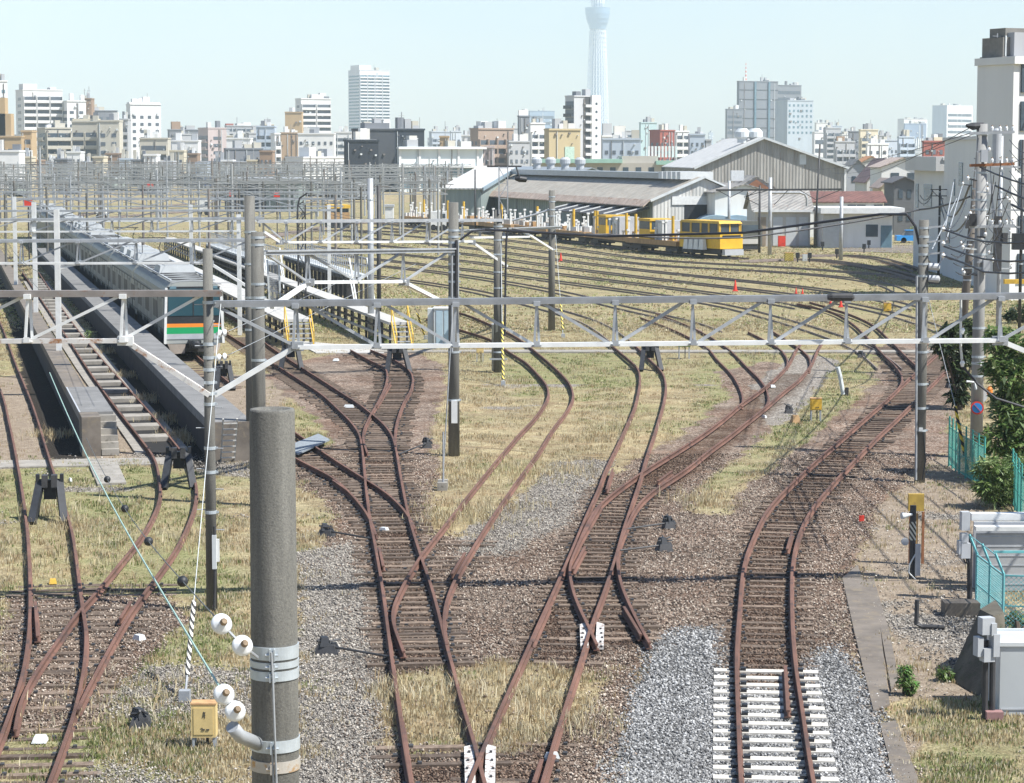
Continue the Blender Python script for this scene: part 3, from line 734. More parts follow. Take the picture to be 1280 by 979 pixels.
# ------------------------------------------------------------------ setting pieces lying on the ground
def sheet(name, px, z, mat, thick=None):
    P = [G(a, b, z) for a, b in px]
    mb = MB()
    if thick: mb.prism([Vector((p.x, p.y, z - thick)) for p in P], (0, 0, thick))
    else: mb.face(P)
    return structure(mb.build(name, mat))
sheet('path', [(1053, 722), (1072, 706), (1100, 782), (1112, 880), (1092, 888), (1068, 790)], .03, m_pathc, .1)
sheet('path', [(1078, 726), (1092, 722), (1112, 790), (1124, 850), (1114, 862), (1100, 782)], .024, m_pathc, .1)
sheet('path', [(1100, 905), (1120, 900), (1150, 979), (1180, 1040), (1135, 1040)], .028, m_pathc, .1)
sheet('path', [(-80, 577), (240, 571), (242, 579), (-80, 586)], .035, m_conc2, .12)
sheet('path', [(110, 577), (146, 576), (158, 603), (122, 605)], .05, m_conc2, .1)
sheet('path', [(365, 425), (480, 436), (480, 441), (395, 441)], .03, m_deckw, .1)
sheet('road', [(1050, 306), (1180, 306), (1200, 318), (1050, 314)], .02, m_pathc, .08)
sheet('path', [(470, 437), (1200, 437.5), (1200, 440), (470, 439.5)], .06, m_conc2, .1)

def planks(label, px, n):
    t = thing('crossing_planks', label, 'planks', G(*px[0]))
    a, b, c, d = [G(x, y, .21) for x, y in px]
    for i in range(n):
        u0, u1 = (i + .04) / n, (i + .96) / n
        q = [a.lerp(d, u0), b.lerp(c, u0), b.lerp(c, u1), a.lerp(d, u1)]
        MB().prism([p - Vector((0, 0, .06)) for p in q], (0, 0, .06)).build('plank', M('grey_blue_board', (.24, .27, .29), .7, .2, 2., stain=((.17, .14, .11), .6)), t)
planks('grey boards laid across the rails beside the big concrete pole', [(352, 560), (398, 542), (412, 549), (372, 567)], 6)

# ------------------------------------------------------------------ concrete and steel poles
def pole(label, bx, by, ty, d0, d1=None, mat=None, bands=(), name='concrete_pole', cat='pole', bolts=False, group=None, zb=0.0, lean=None, cap=True):
    p = G(bx, by, zb); top = at(bx, ty, p.y).z
    t = thing(name, label, cat, p, group=group)
    mat = mat or m_conc; d1 = d1 or d0 * .86
    q = Vector((p.x, p.y, top))
    if lean: q = at(lean, ty, p.y)
    MB().tube(p - Vector((0, 0, .3)), q, d0 / 2, d1 / 2, 24 if d0 > .2 and p.y < 150 else 10).build('shaft', mat, t, smooth=True)
    for yb in bands:
        z = at(bx, yb, p.y).z; k = (z - zb) / (top - zb); c = p.lerp(q, k); r = (d0 + (d1 - d0) * k) / 2
        mb = MB(); mb.lathe((c.x, c.y, c.z - .035), [(r - .01, 0), (r + .012, 0), (r + .012, .07), (r - .01, .07)], 20)
        mb.box((c.x + r + .03, c.y - .02, c.z), (.06, .03, .05))
        mb.build('clamp_band', m_band, t)
    if bolts:
        z = zb + 1.8; side = 1
        while z < top - .3:
            r = d0 / 2
            MB().tube((p.x + side * (r - .02), p.y - .02, z), (p.x + side * (r + .17), p.y - .05, z), .012, n=6).build('step_bolt', m_galv, t)
            z += .45; side = -side
    return t, p, top

# the big pole that stands closest, base below the frame
YB = 19.2
top = at(340, 511, YB)
big = thing('concrete_pole', 'thick round concrete pole closest to the viewer, with pale steel clamp bands', 'pole', (top.x, YB, 0))
MB()._lathe(Vector((top.x, YB, 0)), Vector((0, 0, 1)), [(.215, -.5), (.182, top.z - .02), (.176, top.z), (.13, top.z), (.12, top.z - .03)], 48, 0).build('shaft', m_conc, big, smooth=True)
def bigz(y): return at(340, y, YB).z
def bigr(z): return .215 + (.182 - .215) * z / top.z
def bigband(y0, y1, mat):
    z0, z1 = bigz(y1), bigz(y0); r = bigr((z0 + z1) / 2)
    mb = MB(); mb._lathe(Vector((top.x, YB, z0)), Vector((0, 0, 1)), [(r - .01, 0), (r + .009, .001), (r + .009, z1 - z0 - .001), (r - .01, z1 - z0)], 48, 0)
    mb.box((top.x - .012, YB - r - .03, (z0 + z1) / 2), (.012, .05, (z1 - z0) * .92)); mb.box((top.x + .022, YB - r - .03, (z0 + z1) / 2), (.012, .05, (z1 - z0) * .92))
    mb.tube((top.x - .05, YB - r - .035, (z0 + z1) / 2), (top.x + .05, YB - r - .035, (z0 + z1) / 2), .011, n=6)
    mb.build('clamp_band', mat, big)
bigband(804, 820, m_band); bigband(823, 831, m_band); bigband(834, 846, m_band); bigband(920, 935, m_band); bigband(946, 960, M('rusted_band', (.5, .47, .42), .5, .2, 5, .3, stain=((.42, .25, .1), .5)))
r = bigr(5.5)
MB().path([(top.x + .0, YB - r - .05, bigz(808)), (top.x + .01, YB - r - .055, bigz(840)), (top.x + .035, YB - r - .06, bigz(985))], .009, 8).build('stay_rod', m_galv, big)
MB().path([(top.x - .005, YB - r - .045, bigz(925)), (top.x + .012, YB - r - .05, bigz(985))], .008, 8).build('stay_rod', m_galv, big)
MB().path([(top.x - .12, YB - .14, bigz(925)), (top.x - .25, YB - .33, bigz(908)), (top.x - .30, YB - .42, bigz(893))], .055, 14).build('bracket_arm', m_galv, big, smooth=True)

def insulator(parent, c, axis, r=.085, name='insulator', k=1):
    mb = MB(); mb._lathe(Vector(c), Vector(axis), [(.02, -.09), (.035, -.085), (.045, -.03), (r * .75, -.025), (r, -.01), (r, .005), (r * .8, .025), (.045, .04), (.03, .06)], 20, 0)
    o = mb.build(name, m_porc, parent, smooth=True)
    mb = MB(); mb._lathe(Vector(c), Vector(axis), [(.030, .03), (.030, .08), (.02, .10)], 12, 0); mb.build('insulator_cap', m_capb, o)
    return o

def ins_string(label, pts_px, Y, far, wire_label, wire_mat, wire_r, beads=0, hook=None):
    t = thing('insulator_string', label, 'insulators', at(*pts_px[0], Y))
    ax = (Vector(far) - at(*pts_px[0], Y)); ax.normalize()
    for q in pts_px: insulator(t, at(*q, Y - .42), Vector((.35, -.85, .40)))
    a, b2 = at(*pts_px[0], Y - .42), at(*pts_px[-1], Y - .42)
    MB().path([a, b2, hook or at(312, pts_px[-1][1] + 30, Y - .2)], .012, 6).build('link_rod', m_galv, t)
    w = thing('stay_wire', wire_label, 'wire', a)
    MB().path([a.lerp(Vector(far), k / 14) - Vector((0, 0, .25 * math.sin(math.pi * k / 14))) for k in range(15)], wire_r, 6).build('wire', wire_mat, w)
    for k in range(beads):
        f = (k + 1) / (beads + 1) * .92 - .04
        c = a.lerp(Vector(far), f) - Vector((0, 0, .25 * math.sin(math.pi * f)))
        MB()._lathe(c, ax, [(.01, -.06), (.05, -.04), (.055, 0), (.05, .04), (.01, .06)], 12, 0).build('bead', m_black, w, smooth=True)
ins_string('upper pair of white disc insulators left of the big pole', [(277, 780), (303, 807)], YB, at(108, 548, 46), 'thin dark wire strung with black balls over the dry grass', m_trackwire, .006, 4, hook=at(322, 822, YB - .2))
ins_string('lower pair of white disc insulators above the curved bracket arm', [(280, 868), (294, 889)], YB, at(62, 466, 50), 'pale green sheathed wire slanting down across the left tracks', m_greenw, .011, 0, hook=at(303, 896, YB - .42))

# pole with the front truss
t265, p265, _ = pole('slim concrete pole with step bolts carrying the front truss knee braces', 265, 763, 311, .25, .215, bands=(368, 378, 430, 447, 462, 478, 492, 505, 560, 590, 640), bolts=True)
MB().box(at(268, 690, p265.y - .2), (.09, .1, .75)).build('cable_cover', m_lgrey, t265)
MB().box(at(272.5, 688, p265.y - .15), (.06, .06, .5)).build('cable_cover', m_white, t265)
MB().path([at(268, 658, p265.y - .2), at(269, 700, p265.y - .2), at(268, 762, p265.y - .2)], .03, 8).build('conduit', m_dark, t265)
t = thing('insulator_pair', 'white insulator pair on the slim pole level with the train stripe', 'insulators', at(275, 417, p265.y))
for q in ((275, 417), (281, 416)): insulator(t, at(*q, p265.y - .05), Vector((.9, -.35, .1)), .085)
t = thing('insulator_pair', 'white insulator pair on the slim pole just above its knee brace', 'insulators', at(274, 447, p265.y))
for q in ((274, 447), (281, 446)): insulator(t, at(*q, p265.y - .05), Vector((.9, -.35, .1)), .085)
for (a, b2, lb) in (((281, 416), (430, 350), 'taut thin wire rising right from the upper insulator pair'), ((281, 446), (520, 330), 'taut thin wire rising right from the lower insulator pair')):
    o = MB().path([at(*a, p265.y), at(*b2, 90)], .008, 5).build('stay_wire', m_galv); tag(o, lb, 'wire')

tPa, pPa, _ = pole('rear one of the twin tall concrete poles, the taller of the two', 315.5, 575, 245, .40, .34, bands=(290, 330, 372, 412))
tPb, pPb, _ = pole('front one of the twin tall concrete poles, the shorter of the two', 325, 632, 290, .40, .36, bands=(297, 306, 355, 372, 384, 450))
t568, p568, _ = pole('concrete pole with strapped conduits in the middle of the yard', 567.5, 569, 253, .385, .33, bands=(288, 296, 303, 318, 330, 340, 352, 372, 440, 500))
for k, (dx, y0, y1, mt, rr) in enumerate(((-.05, 318, 440, m_galv, .035), (.1, 300, 372, m_dark, .04), (.16, 300, 372, m_galv, .025))):
    MB().path([(p568.x + dx, p568.y - .2, at(568, y0, p568.y).z), (p568.x + dx, p568.y - .2, at(568, y1, p568.y).z)], rr, 8).build('conduit', mt, t568)
MB().box(at(568, 515, p568.y - .22), (.2, .08, .75)).build('cable_cover', m_white, t568)
t630, p630, _ = pole('concrete pole topped by a steel lattice with a signal arm', 622.5, 465, 262, .42, .38, bands=(276, 283, 300, 318, 340, 360, 440))
def lattice(t, cx, cy, w, z0, z1, mat, name='lattice_frame', step=.7, d=None, bar=.05):
    mb = MB(); d = d or w
    for sx in (-1, 1):
        for sy in (-1, 1): mb.bar((cx + sx * w / 2, cy + sy * d / 2, z0), (cx + sx * w / 2, cy + sy * d / 2, z1), bar, bar)
    z = z0; k = 0
    while z < z1 - .1:
        z2 = min(z + step, z1)
        for sy in (-1, 1): mb.bar((cx - w / 2, cy + sy * d / 2, z if k % 2 else z2), (cx + w / 2, cy + sy * d / 2, z2 if k % 2 else z), bar * .6, bar * .6)
        for sx in (-1, 1): mb.bar((cx + sx * w / 2, cy - d / 2, z2), (cx + sx * w / 2, cy + d / 2, z2), bar * .6, bar * .6)
        mb.bar((cx - w / 2, cy - d / 2, z2), (cx + w / 2, cy - d / 2, z2), bar * .6, bar * .6)
        z = z2; k += 1
    return mb.build(name, mat, t)
zt = at(630, 208, p630.y).z; z6 = at(630, 262, p630.y).z
lattice(t630, p630.x + .25, p630.y, .4, z6 - .2, zt, m_galv)
MB().bar(at(609, 208, p630.y), at(652, 208, p630.y), .07, .07).build('cross_arm', m_dark, t630)
mb = MB(); mb._lathe(at(652, 224, p630.y), Vector((-1, -.2, .1)), [(.05, -.25), (.13, -.2), (.15, .1), (.08, .3)], 12, 0); mb.build('signal_lamp', m_black, t630)
MB().path([at(645, 208, p630.y), at(648, 218, p630.y), at(650, 224, p630.y)], .04, 6).build('signal_bracket', m_dark, t630)
mb = MB()
for px in (616, 621): mb.bar(G(px, 463), at(px, 405, p630.y - .35), .11, .08)
mb.bar(at(612, 449, p630.y - .3), at(634, 449, p630.y - .3), .08, .08); mb.build('steel_strut', m_galv, t630)
MB().path([at(635, 285, p630.y - .2), at(633, 300, p630.y - .25), at(632, 340, p630.y - .25), at(631, 420, p630.y - .25)], .05, 8).build('cable_drop', m_cable, t630)
t690, p690, _ = pole('plain concrete pole right of the lattice topped pole', 689.5, 413, 238, .40, .34, bands=(246, 252, 262, 270, 312))
MB().path([at(688, 262, p690.y), at(670, 268, p690.y), at(640, 276, p690.y)], .06, 8).build('bracket_arm', m_galv, t690)
t1153, p1153, _ = pole('concrete pole with outrigger arms standing between curve and green fence', 1149.5, 602, 275, .335, .30, bands=(285, 296, 307, 318, 330, 345, 440, 480, 510, 538))
for y in (285, 303, 318):
    mb = MB(); mb.bar(at(1154, y, p1153.y - .1), at(1179, y - 2, p1153.y - .1), .05, .05); mb.build('outrigger_arm', m_galv, t1153)
    insulator(t1153, at(1179, y - 2, p1153.y - .1) + Vector((0, 0, -.08)), (0, 0, 1), .07)
for y in (333, 348):
    mb = MB(); mb._lathe(at(1160, y, p1153.y - .1), Vector((1, 0, -.08)), [(.05, 0), (.11, .02), (.11, .32), (.05, .36)], 12, 0); mb.build('junction_can', m_grey, t1153)
MB().path([at(1146, 345, p1153.y - .18), at(1145, 600, p1153.y - .18)], .035, 8).build('conduit', m_galv, t1153)
MB().path([at(1154, 540, p1153.y - .2), at(1157, 575, p1153.y - .25), at(1153, 600, p1153.y - .25)], .02, 6).build('cable', m_black, t1153)
MB().box(at(1151, 537, p1153.y - .2), (.12, .08, .1)).build('junction_box', m_lgrey, t1153)
t1222, p1222, _ = pole('tall grey utility pole with the round no-parking sign', 1220, 572, 155, .42, .34, mat=M('grey_pole_concrete', (.31, .31, .30), .85, .2, 2.5, streak=True), bands=(168, 207, 216, 250, 262, 283, 300, 318, 335, 410, 446, 454, 470), name='utility_pole')
for y in (166, 206, 283):
    MB().bar(at(1212, y + 1, p1222.y - .22), at(1268, y - 1, p1222.y - .22), .09, .09).build('cross_arm', m_galv if y != 206 else m_rustl, t1222)
    for px in (1240, 1250, 1258, 1266): insulator(t1222, at(px, y - 2, p1222.y - .22) + Vector((0, 0, .09)), (0, 0, 1), .055)
mb = MB(); a = at(1229, 157, p1222.y); mb.path([a, at(1216, 158, p1222.y - .1), at(1208, 157, p1222.y - .2)], [.1, .13, .05], 10); mb.build('cable_end', m_black, t1222)
mb = MB(); mb._lathe(at(1221.5, 510, p1222.y - .25), Vector((-.15, -1, 0)), [(.215, 0), (.215, .012)], 28, 0); ns = mb.build('no_parking_sign', m_red, t1222)
mb = MB(); mb._lathe(at(1221.5, 510, p1222.y - .263), Vector((-.15, -1, 0)), [(.165, 0), (.165, .006)], 28, 0); mb.build('sign_face', m_blue, ns)
c = at(1221.5, 510, p1222.y - .275); MB().bar(c + Vector((-.11, 0.0, .12)), c + Vector((.11, -.03, -.12)), .05, .01).build('slash', m_red, ns)
mb = MB(); mb._lathe(at(1226, 494, p1222.y + .1), Vector((.3, -1, 0)), [(.24, 0), (.24, .02)], 20, 0); mb.build('sign_back', m_grey, t1222)
mb = MB(); mb._lathe(at(1237, 494, p1222.y - .1), Vector((0, 0, 1)), [(.07, 0), (.1, .05), (.1, .2), (.04, .3)], 12, 0); mb.build('orange_lamp', M('orange_plastic', (.8, .25, .04), .4), t1222)
MB().path([at(1208, 477, p1222.y - .2), at(1218, 478, p1222.y - .2), at(1220, 487, p1222.y - .2)], .045, 6).build('lamp_bracket', m_lgrey, t1222)
MB().box(at(1229, 455, p1222.y - .24), (.2, .08, .12)).build('tag_plate', m_white, t1222)
tB, pB, _ = pole('leaning brownish concrete pole just left of the grey utility pole', 1196, 470, 176, .42, .30, mat=M('brown_concrete', (.17, .15, .13), .9, .3, 3, streak=True), bands=(222, 236, 250, 262, 283, 300, 318, 335, 350), lean=1226, name='utility_pole')
tC, pC, _ = pole('thin steel pole bearing a transformer beside the grey utility pole', 1246, 480, 170, .20, .16, mat=m_galv, bands=(214, 240, 262, 300), name='utility_pole')
mb = MB(); a = at(1246, 198, pC.y); mb._lathe(a - Vector((0, 0, .3)), Vector((0, 0, 1)), [(.1, 0), (.2, .04), (.2, 1.5), (.1, 1.6)], 14, 0); mb.build('transformer', m_grey, tC)
MB().box(at(1247, 305, pC.y - .2), (.32, .3, 2.4)).build('cable_box', m_dark, tC)
for y in (208, 262, 283):
    MB().bar(at(1238, y, pC.y - .15), at(1275, y + 1, pC.y - .15), .07, .07).build('cross_arm', m_galv, tC)
for q in ((1222, 262), (1234, 270), (1262, 250)):
    insulator(tC, at(*q, pC.y - .1), (0, 0, 1), .08)
tD, pD, _ = pole('dark steel pole near the right frame edge with a black service box', 1274, 420, 175, .18, .16, mat=m_dark, bands=(330,), name='utility_pole')
MB().box(at(1274, 302, pD.y - .2), (.75, .5, .9)).build('service_box', m_black, tD)
tE, pE, _ = pole('slim double pole holding cables in front of the grey lower building', 1173, 345, 232, .22, .18, mat=m_dark, bands=(240, 270), name='utility_pole')
for y in (237, 245): MB().bar(at(1163, y, pE.y - .1), at(1185, y, pE.y - .1), .07, .07).build('cross_arm', m_dark, tE)
pole('tall galvanised steel pole behind the stair platform rails', 464, 424, 223, .36, .3, mat=m_galv, bands=(250, 300, 340), name='steel_pole')
pole('dark weathered pole beside the tall galvanised steel pole', 474, 412, 232, .26, .22, mat=m_dark, name='steel_pole')
pole('thin dark pole leaning in front of the grey warehouse gable', 1018, 310, 180, .26, .18, mat=m_dark, lean=1025, name='steel_pole')
tw, pw, _ = pole('pale steel pole with a curved lamp arm near the work train cab', 962, 319, 222, .42, .36, mat=m_galv, name='steel_pole')
MB().path([at(963, 241, pw.y), at(1000, 241, pw.y), at(1006, 243, pw.y), at(1008.5, 248, pw.y), at(1008.5, 258, pw.y)], .12, 8).build('curved_arm', m_galv, tw)
pole('pale steel pole in front of the low white office', 1051, 325, 246, .38, .34, mat=m_galv, name='steel_pole')
pole('dark steel pole behind the yellow work train cab', 949, 316, 232, .28, .22, mat=m_dark, name='steel_pole')
pole('thin dark steel pole beside the white shed roof', 594, 292, 212, .26, .2, mat=m_dark, name='steel_pole')
for k, (bx, by, ty) in enumerate(((378, 400, 256), (375, 336, 262))):
    p = G(bx, by); t = thing('lattice_mast', ('dark lattice mast with curved top behind the twin concrete poles', 'second dark lattice mast farther behind the twin poles')[k], 'mast', p)
    zt = at(bx, ty, p.y).z; lattice(t, p.x, p.y, .45, 0, zt, m_dark, step=.8)
    MB().path([(p.x - .2, p.y, zt), (p.x - .1, p.y, zt + .4), (p.x + .35, p.y, zt + .7)], .06, 6).build('horn', m_dark, t)

# ------------------------------------------------------------------ catenary trusses
def truss(label, Lx, Rx, ytopL, ytopR, ybotL, ybotR, bxL, bxR, YL, YR, vert, diag, knees, mats, name='catenary_truss', posts=(), depth=.24, t_ch=.105, extras=None, group=None):
    def Yat(px): return YL + (YR - YL) * (px - Lx) / (Rx - Lx)
    def yt(px): return ytopL + (ytopR - ytopL) * (px - Lx) / (Rx - Lx)
    def yb(px): return ybotL + (ybotR - ybotL) * (px - bxL) / (bxR - bxL)
    mt, mb_, mv = mats
    t = thing(name, label, 'catenary truss', at(Lx, ytopL, YL), group=group)
    d = Vector((0, depth / 2, 0))
    mb = MB(); a, b2 = at(Lx, yt(Lx), Yat(Lx)), at(Rx, yt(Rx), Yat(Rx))
    mb.bar(a, b2, depth, t_ch * .45); mb.bar(a - d - Vector((0, 0, t_ch * .6)), b2 - d - Vector((0, 0, t_ch * .6)), .04, t_ch)
    mb.bar(a + d - Vector((0, 0, t_ch * .6)), b2 + d - Vector((0, 0, t_ch * .6)), .04, t_ch); mb.build('top_chord', mt, t)
    if bxR > bxL:
        a, b2 = at(bxL, yb(bxL), Yat(bxL)), at(bxR, yb(bxR), Yat(bxR))
        MB().bar(a, b2, depth * .9, t_ch * .9).build('bottom_chord', mb_, t)
    for px in vert:
        mb = MB(); z1 = at(px, yt(px), Yat(px)); z0 = at(px, yb(px), Yat(px))
        for s in (-1, 1): mb.bar(z0 + d * s * .9 + Vector((s * .055, 0, 0)), z1 + d * s * .9 - Vector((0, 0, .05)), .055, .055)
        mb.box(z0, (.2, depth * 2.0, .03)); mb.box(z1 - Vector((0, 0, .1)), (.15, depth * 2.0, .1)); mb.box(z0 + Vector((0, -depth * 1.06, .04)), (.13, .012, .12)); mb.build('vertical', mv, t)
    for i, (x0, y0, x1, y1) in enumerate(diag):
        s = -1 if i % 2 == 0 else 1
        MB().bar(at(x0, y0, Yat(x0)) + d * s * .6, at(x1, y1, Yat(x1)) + d * s * .6, .065, .065).build('diagonal', mv, t)
    for (x0, y0, x1, y1) in knees:
        MB().bar(at(x0, y0, Yat(x0)), at(x1, y1, Yat(x1)), .14, .11).build('knee_brace', mb_, t)
        MB().box(at(x0, y0, Yat(x0)), (.34, depth * .7, .2)).build('gusset_plate', mv, t)
    for (px, py0, py1, zb) in posts:
        p = G(px, py0, zb)
        mb = MB(); z1 = at(px, py1, p.y).z; h = z1 - zb
        mb.box((p.x, p.y, zb + h / 2), (.2, .03, h)); mb.box((p.x, p.y - .12, zb + h / 2), (.22, .02, h)); mb.box((p.x, p.y + .12, zb + h / 2), (.22, .02, h)); mb.box((p.x - .0, p.y, zb + h / 2), (.03, .24, h))
        mb.build('post', m_white, t)
    return t
Y1 = p265.y
truss('front truss section left of the slim pole, its lower chord rusty orange', -190, 277, 365, 364, 427, 426, -190, 157, Y1 - .1, Y1 - .1, [-202 + 119 * k for k in range(0, 4)],
      [(x + 5, 423, x + 116, 369) for x in (-202, -83, 36)] + [(158, 422, 254, 368)], [(157, 426, 262, 494)], (m_chordb, m_rusty, m_white))
bz = [370, 472, 570, 671, 769, 866, 963, 1058, 1155, 1250]
dg = [(262, 378, 369, 432)] + [(bz[k] + 3, 376, bz[k + 1] - 4, 431) for k in range(0, 4)] + [(bz[k] + 4, 431 - k * .4, bz[k + 1] - 3, 374 - k * .4) for k in range(4, 9)] + [(1252, 424, 1346, 372)]
tf = truss('long front truss spanning the picture right of the slim pole', 254, 1362, 377.5, 366.5, 434, 425.5, 370, 1250, Y1 + .1, Y1 * 1.052, bz, dg, [(370, 433, 268, 494), (1250, 426, 1352, 468)], (m_chord, m_white, m_galv))
pole('concrete support pole of the front truss just outside the right edge', 1356, 738, 320, .26, .22)
mb = MB(); mb._lathe(at(1040, 371.5, Y1 * 1.03), Vector((1, 0, 0)), [(.06, -.1), (.09, 0), (.09, .45), (.04, .5)], 10, 0); mb.build('truss_clamp', m_dark, tf)
# guy wire and stays
def guy(label, top3, gx, gy, lo, hi, mat, guard_mat, r=.008, gr=.045):
    g = G(gx, gy); t = thing('guy_wire', label, 'guy wire', g)
    MB().path([g, top3], r, 6).build('wire', m_lgrey, t)
    MB().path([g.lerp(top3, lo), g.lerp(top3, hi)], gr, 12).build('guard_sleeve', guard_mat, t)
    MB().box((g.x, g.y, .05), (.2, .2, .3)).build('anchor', m_galv, t)
    MB().tube(g, g.lerp(top3, lo), .02, n=6).build('anchor_rod', m_galv, t)
guy('pale guy wire with a black and white striped guard at lower left', at(276, 380, Y1), 231, 876, .055, .22, None, m_bw)
guy('guy wire with yellow and black guard beside the lattice topped pole', at(626, 300, p630.y), 629, 482, .04, .42, None, m_by2, .012, .06)
guy('guy wire with yellow and black guard right of the plain pole', at(692, 262, p690.y), 704, 422, .06, .3, None, m_by2, .012, .06)
guy('guy wire with yellow and black guard left of the tall cabinets', at(505, 340, 120), 532, 424, .08, .4, None, m_by2, .012, .06)
def anchor_stay(label, px, py, tx, ty, Y):
    g = G(px, py); t = thing('stay_mast', label, 'stay', g)
    MB().box((g.x, g.y, .1), (.3, .3, .25)).build('footing', m_conc2, t); MB().box((g.x, g.y + .55, .1), (.3, .3, .25)).build('footing', m_conc2, t)
    top3 = at(tx, ty, g.y)
    MB().tube((g.x, g.y, .1), top3, .022, n=6).build('stay_rod', m_galv, t)
    MB().path([(g.x + .03, g.y, .2 + .14 * k) for k in range(12)], .03, 6).build('chain', m_galv, t)
anchor_stay('galvanised chain and stay rod ending on two round footings by the middle pole', 553, 612, 565, 400, 72)

Y2 = pPb.y
truss('second truss row between the twin poles and the strapped concrete pole', 330, 570, 314, 311, 353, 352, 386, 505, Y2 + 1, p568.y, [385, 446, 504], [(334, 318, 384, 352), (386, 318, 444, 351), (446, 351, 502, 316), (508, 350, 562, 314)], [(386, 353, 340, 384), (505, 353, 548, 375)], (m_galv, m_white, m_galv))
truss('second truss row crossing above the commuter train', -120, 316, 300, 299, 329.5, 329, -120, 260, pPa.y + 20, pPa.y + 20, [-60, 27, 98, 170, 242], [(x + 3, 328, x + 68, 301) for x in (-60, 27, 98, 170)] + [(245, 328, 312, 301)], [(262, 329, 312, 360), (100, 329, 76, 335)], (m_galv, m_white, m_galv), posts=((74, 440, 262, 1.2),))
truss('truss of the third row ending at the lattice topped pole', 322, 628, 275.5, 274, 303, 302, 350, 590, p630.y - 6, p630.y, [358, 401, 446, 490, 534, 578], [(x + 2, 302, x + 42, 277) for x in (358, 401, 446, 490, 534)] + [(326, 277, 356, 302)], [(350, 303, 330, 290), (590, 303, 634, 333)], (m_galv, m_white, m_galv))
truss('truss arm between the lattice topped pole and the plain pole', 572, 700, 288, 283, 297, 296, 590, 660, p630.y - 1, p690.y, [600, 630], [], [(652, 288, 690, 312)], (m_galv, m_white, m_galv))
truss('third truss row above the commuter train roof', -60, 330, 274, 272, 290, 289, -60, 300, 133, 133, [-20, 40, 90, 140, 190, 240, 290], [(x + 2, 289, x + 48, 274) for x in (-20, 40, 90, 140, 190, 240)], [], (m_galv, m_white, m_galv), posts=((45, 392, 253, 1.2), (300, 419, 268, 0)))
truss('fourth truss row above the far end of the train', -40, 420, 263, 262, 277, 276, -40, 400, 160, 160, [0, 50, 100, 150, 200, 250, 300, 350, 395], [(x + 2, 276, x + 47, 264) for x in (0, 50, 100, 150, 200, 250, 300, 350)], [], (m_galv, m_white, m_galv), posts=((20, 357, 246, 1.2), (240, 380, 256, 0), (412, 380, 256, 0)))
# a hanging drop post with insulators at the right of the front truss
t = thing('drop_bracket', 'white drop tube with small insulators hanging below the front truss', 'bracket', at(1201, 372, Y1 * 1.05))
MB().path([at(1201, 372, Y1 * 1.05), at(1201, 435, Y1 * 1.05), at(1203, 456, Y1 * 1.05)], .03, 8).build('tube', m_lgrey, t)
for y in (413, 454): insulator(t, at(1203, y, Y1 * 1.05), (0, 0, 1), .06)

# rows of gantries receding over the left yard
def row(Y, x0, x1, ztop, posts, label, group, dens=1.0, mat=None, pm=None, dep=.55):
    mat = mat or (m_galv if Y < 230 else (m_far, m_far2, m_far, m_galv)[int(Y) % 4]); pm = pm or (m_far, m_galv, m_far2)[int(Y) % 3]
    xa, xb = (x0 - PXC) / FPX * Y, (x1 - PXC) / FPX * Y
    t = thing('catenary_gantry', label, 'catenary gantry', (xa, Y, 0), group=group)
    mb = MB(); th = .11 + Y * .00009
    mb.bar((xa, Y, ztop), (xb, Y, ztop), th, th); mb.bar((xa, Y, ztop - dep), (xb, Y, ztop - dep), th * .8, th * .8)
    n = max(2, int((xb - xa) / (1.9 / dens)))
    for k in range(n):
        u0, u1 = xa + (xb - xa) * k / n, xa + (xb - xa) * (k + 1) / n
        mb.bar((u0, Y, ztop), (u0, Y, ztop - dep), th * .6, th * .6)
        mb.bar((u0, Y, ztop - (dep if k % 2 else 0)), (u1, Y, ztop - (0 if k % 2 else dep)), th * .6, th * .6)
    mb.build('beam', mat, t)
    for px in posts:
        xp = (px - PXC) / FPX * Y; h = ztop + RNG.uniform(.1, .9)
        w = .2 + Y * .00012
        MB().tube((xp, Y, -.1), (xp, Y, h), w / 2, w * .42, 8).build('post', pm if RNG.random() < .6 else m_conc, t)
    return t
rows = [(188, -30, 430, 6.5, (8, 110, 262, 420)), (212, -40, 470, 6.7, (-10, 60, 180, 300, 452)), (240, -40, 560, 6.6, (20, 130, 250, 390, 548)), (268, -40, 560, 6.8, (-5, 90, 210, 330, 440, 552)), (300, -40, 555, 6.6, (40, 150, 270, 405, 500)), (332, -40, 560, 6.9, (10, 100, 190, 310, 420, 520)), (366, -40, 550, 6.7, (55, 160, 240, 350, 470, 540)),
        (402, -40, 560, 7.2, (20, 120, 205, 290, 380, 480)), (440, -40, 580, 7.0, (-10, 70, 165, 275, 360, 440, 530)), (482, -40, 580, 7.3, (35, 140, 230, 320, 410, 505)), (528, -40, 560, 7.2, (5, 95, 180, 260, 345, 430, 555)), (580, -40, 580, 7.4, (60, 130, 215, 300, 390, 470, 540)), (640, -40, 590, 7.4, (25, 110, 200, 285, 370, 450, 520)), (705, -40, 600, 7.6, (50, 140, 235, 330, 415, 500, 580)), (780, -40, 560, 7.8, (15, 105, 190, 275, 355, 440, 525))]
for Y, x0, x1, zt, ps in rows:
    row(Y, x0, x1, zt, ps, 'steel catenary gantry among the many rows receding over the far left yard', 'catenary gantries of the far left yard')
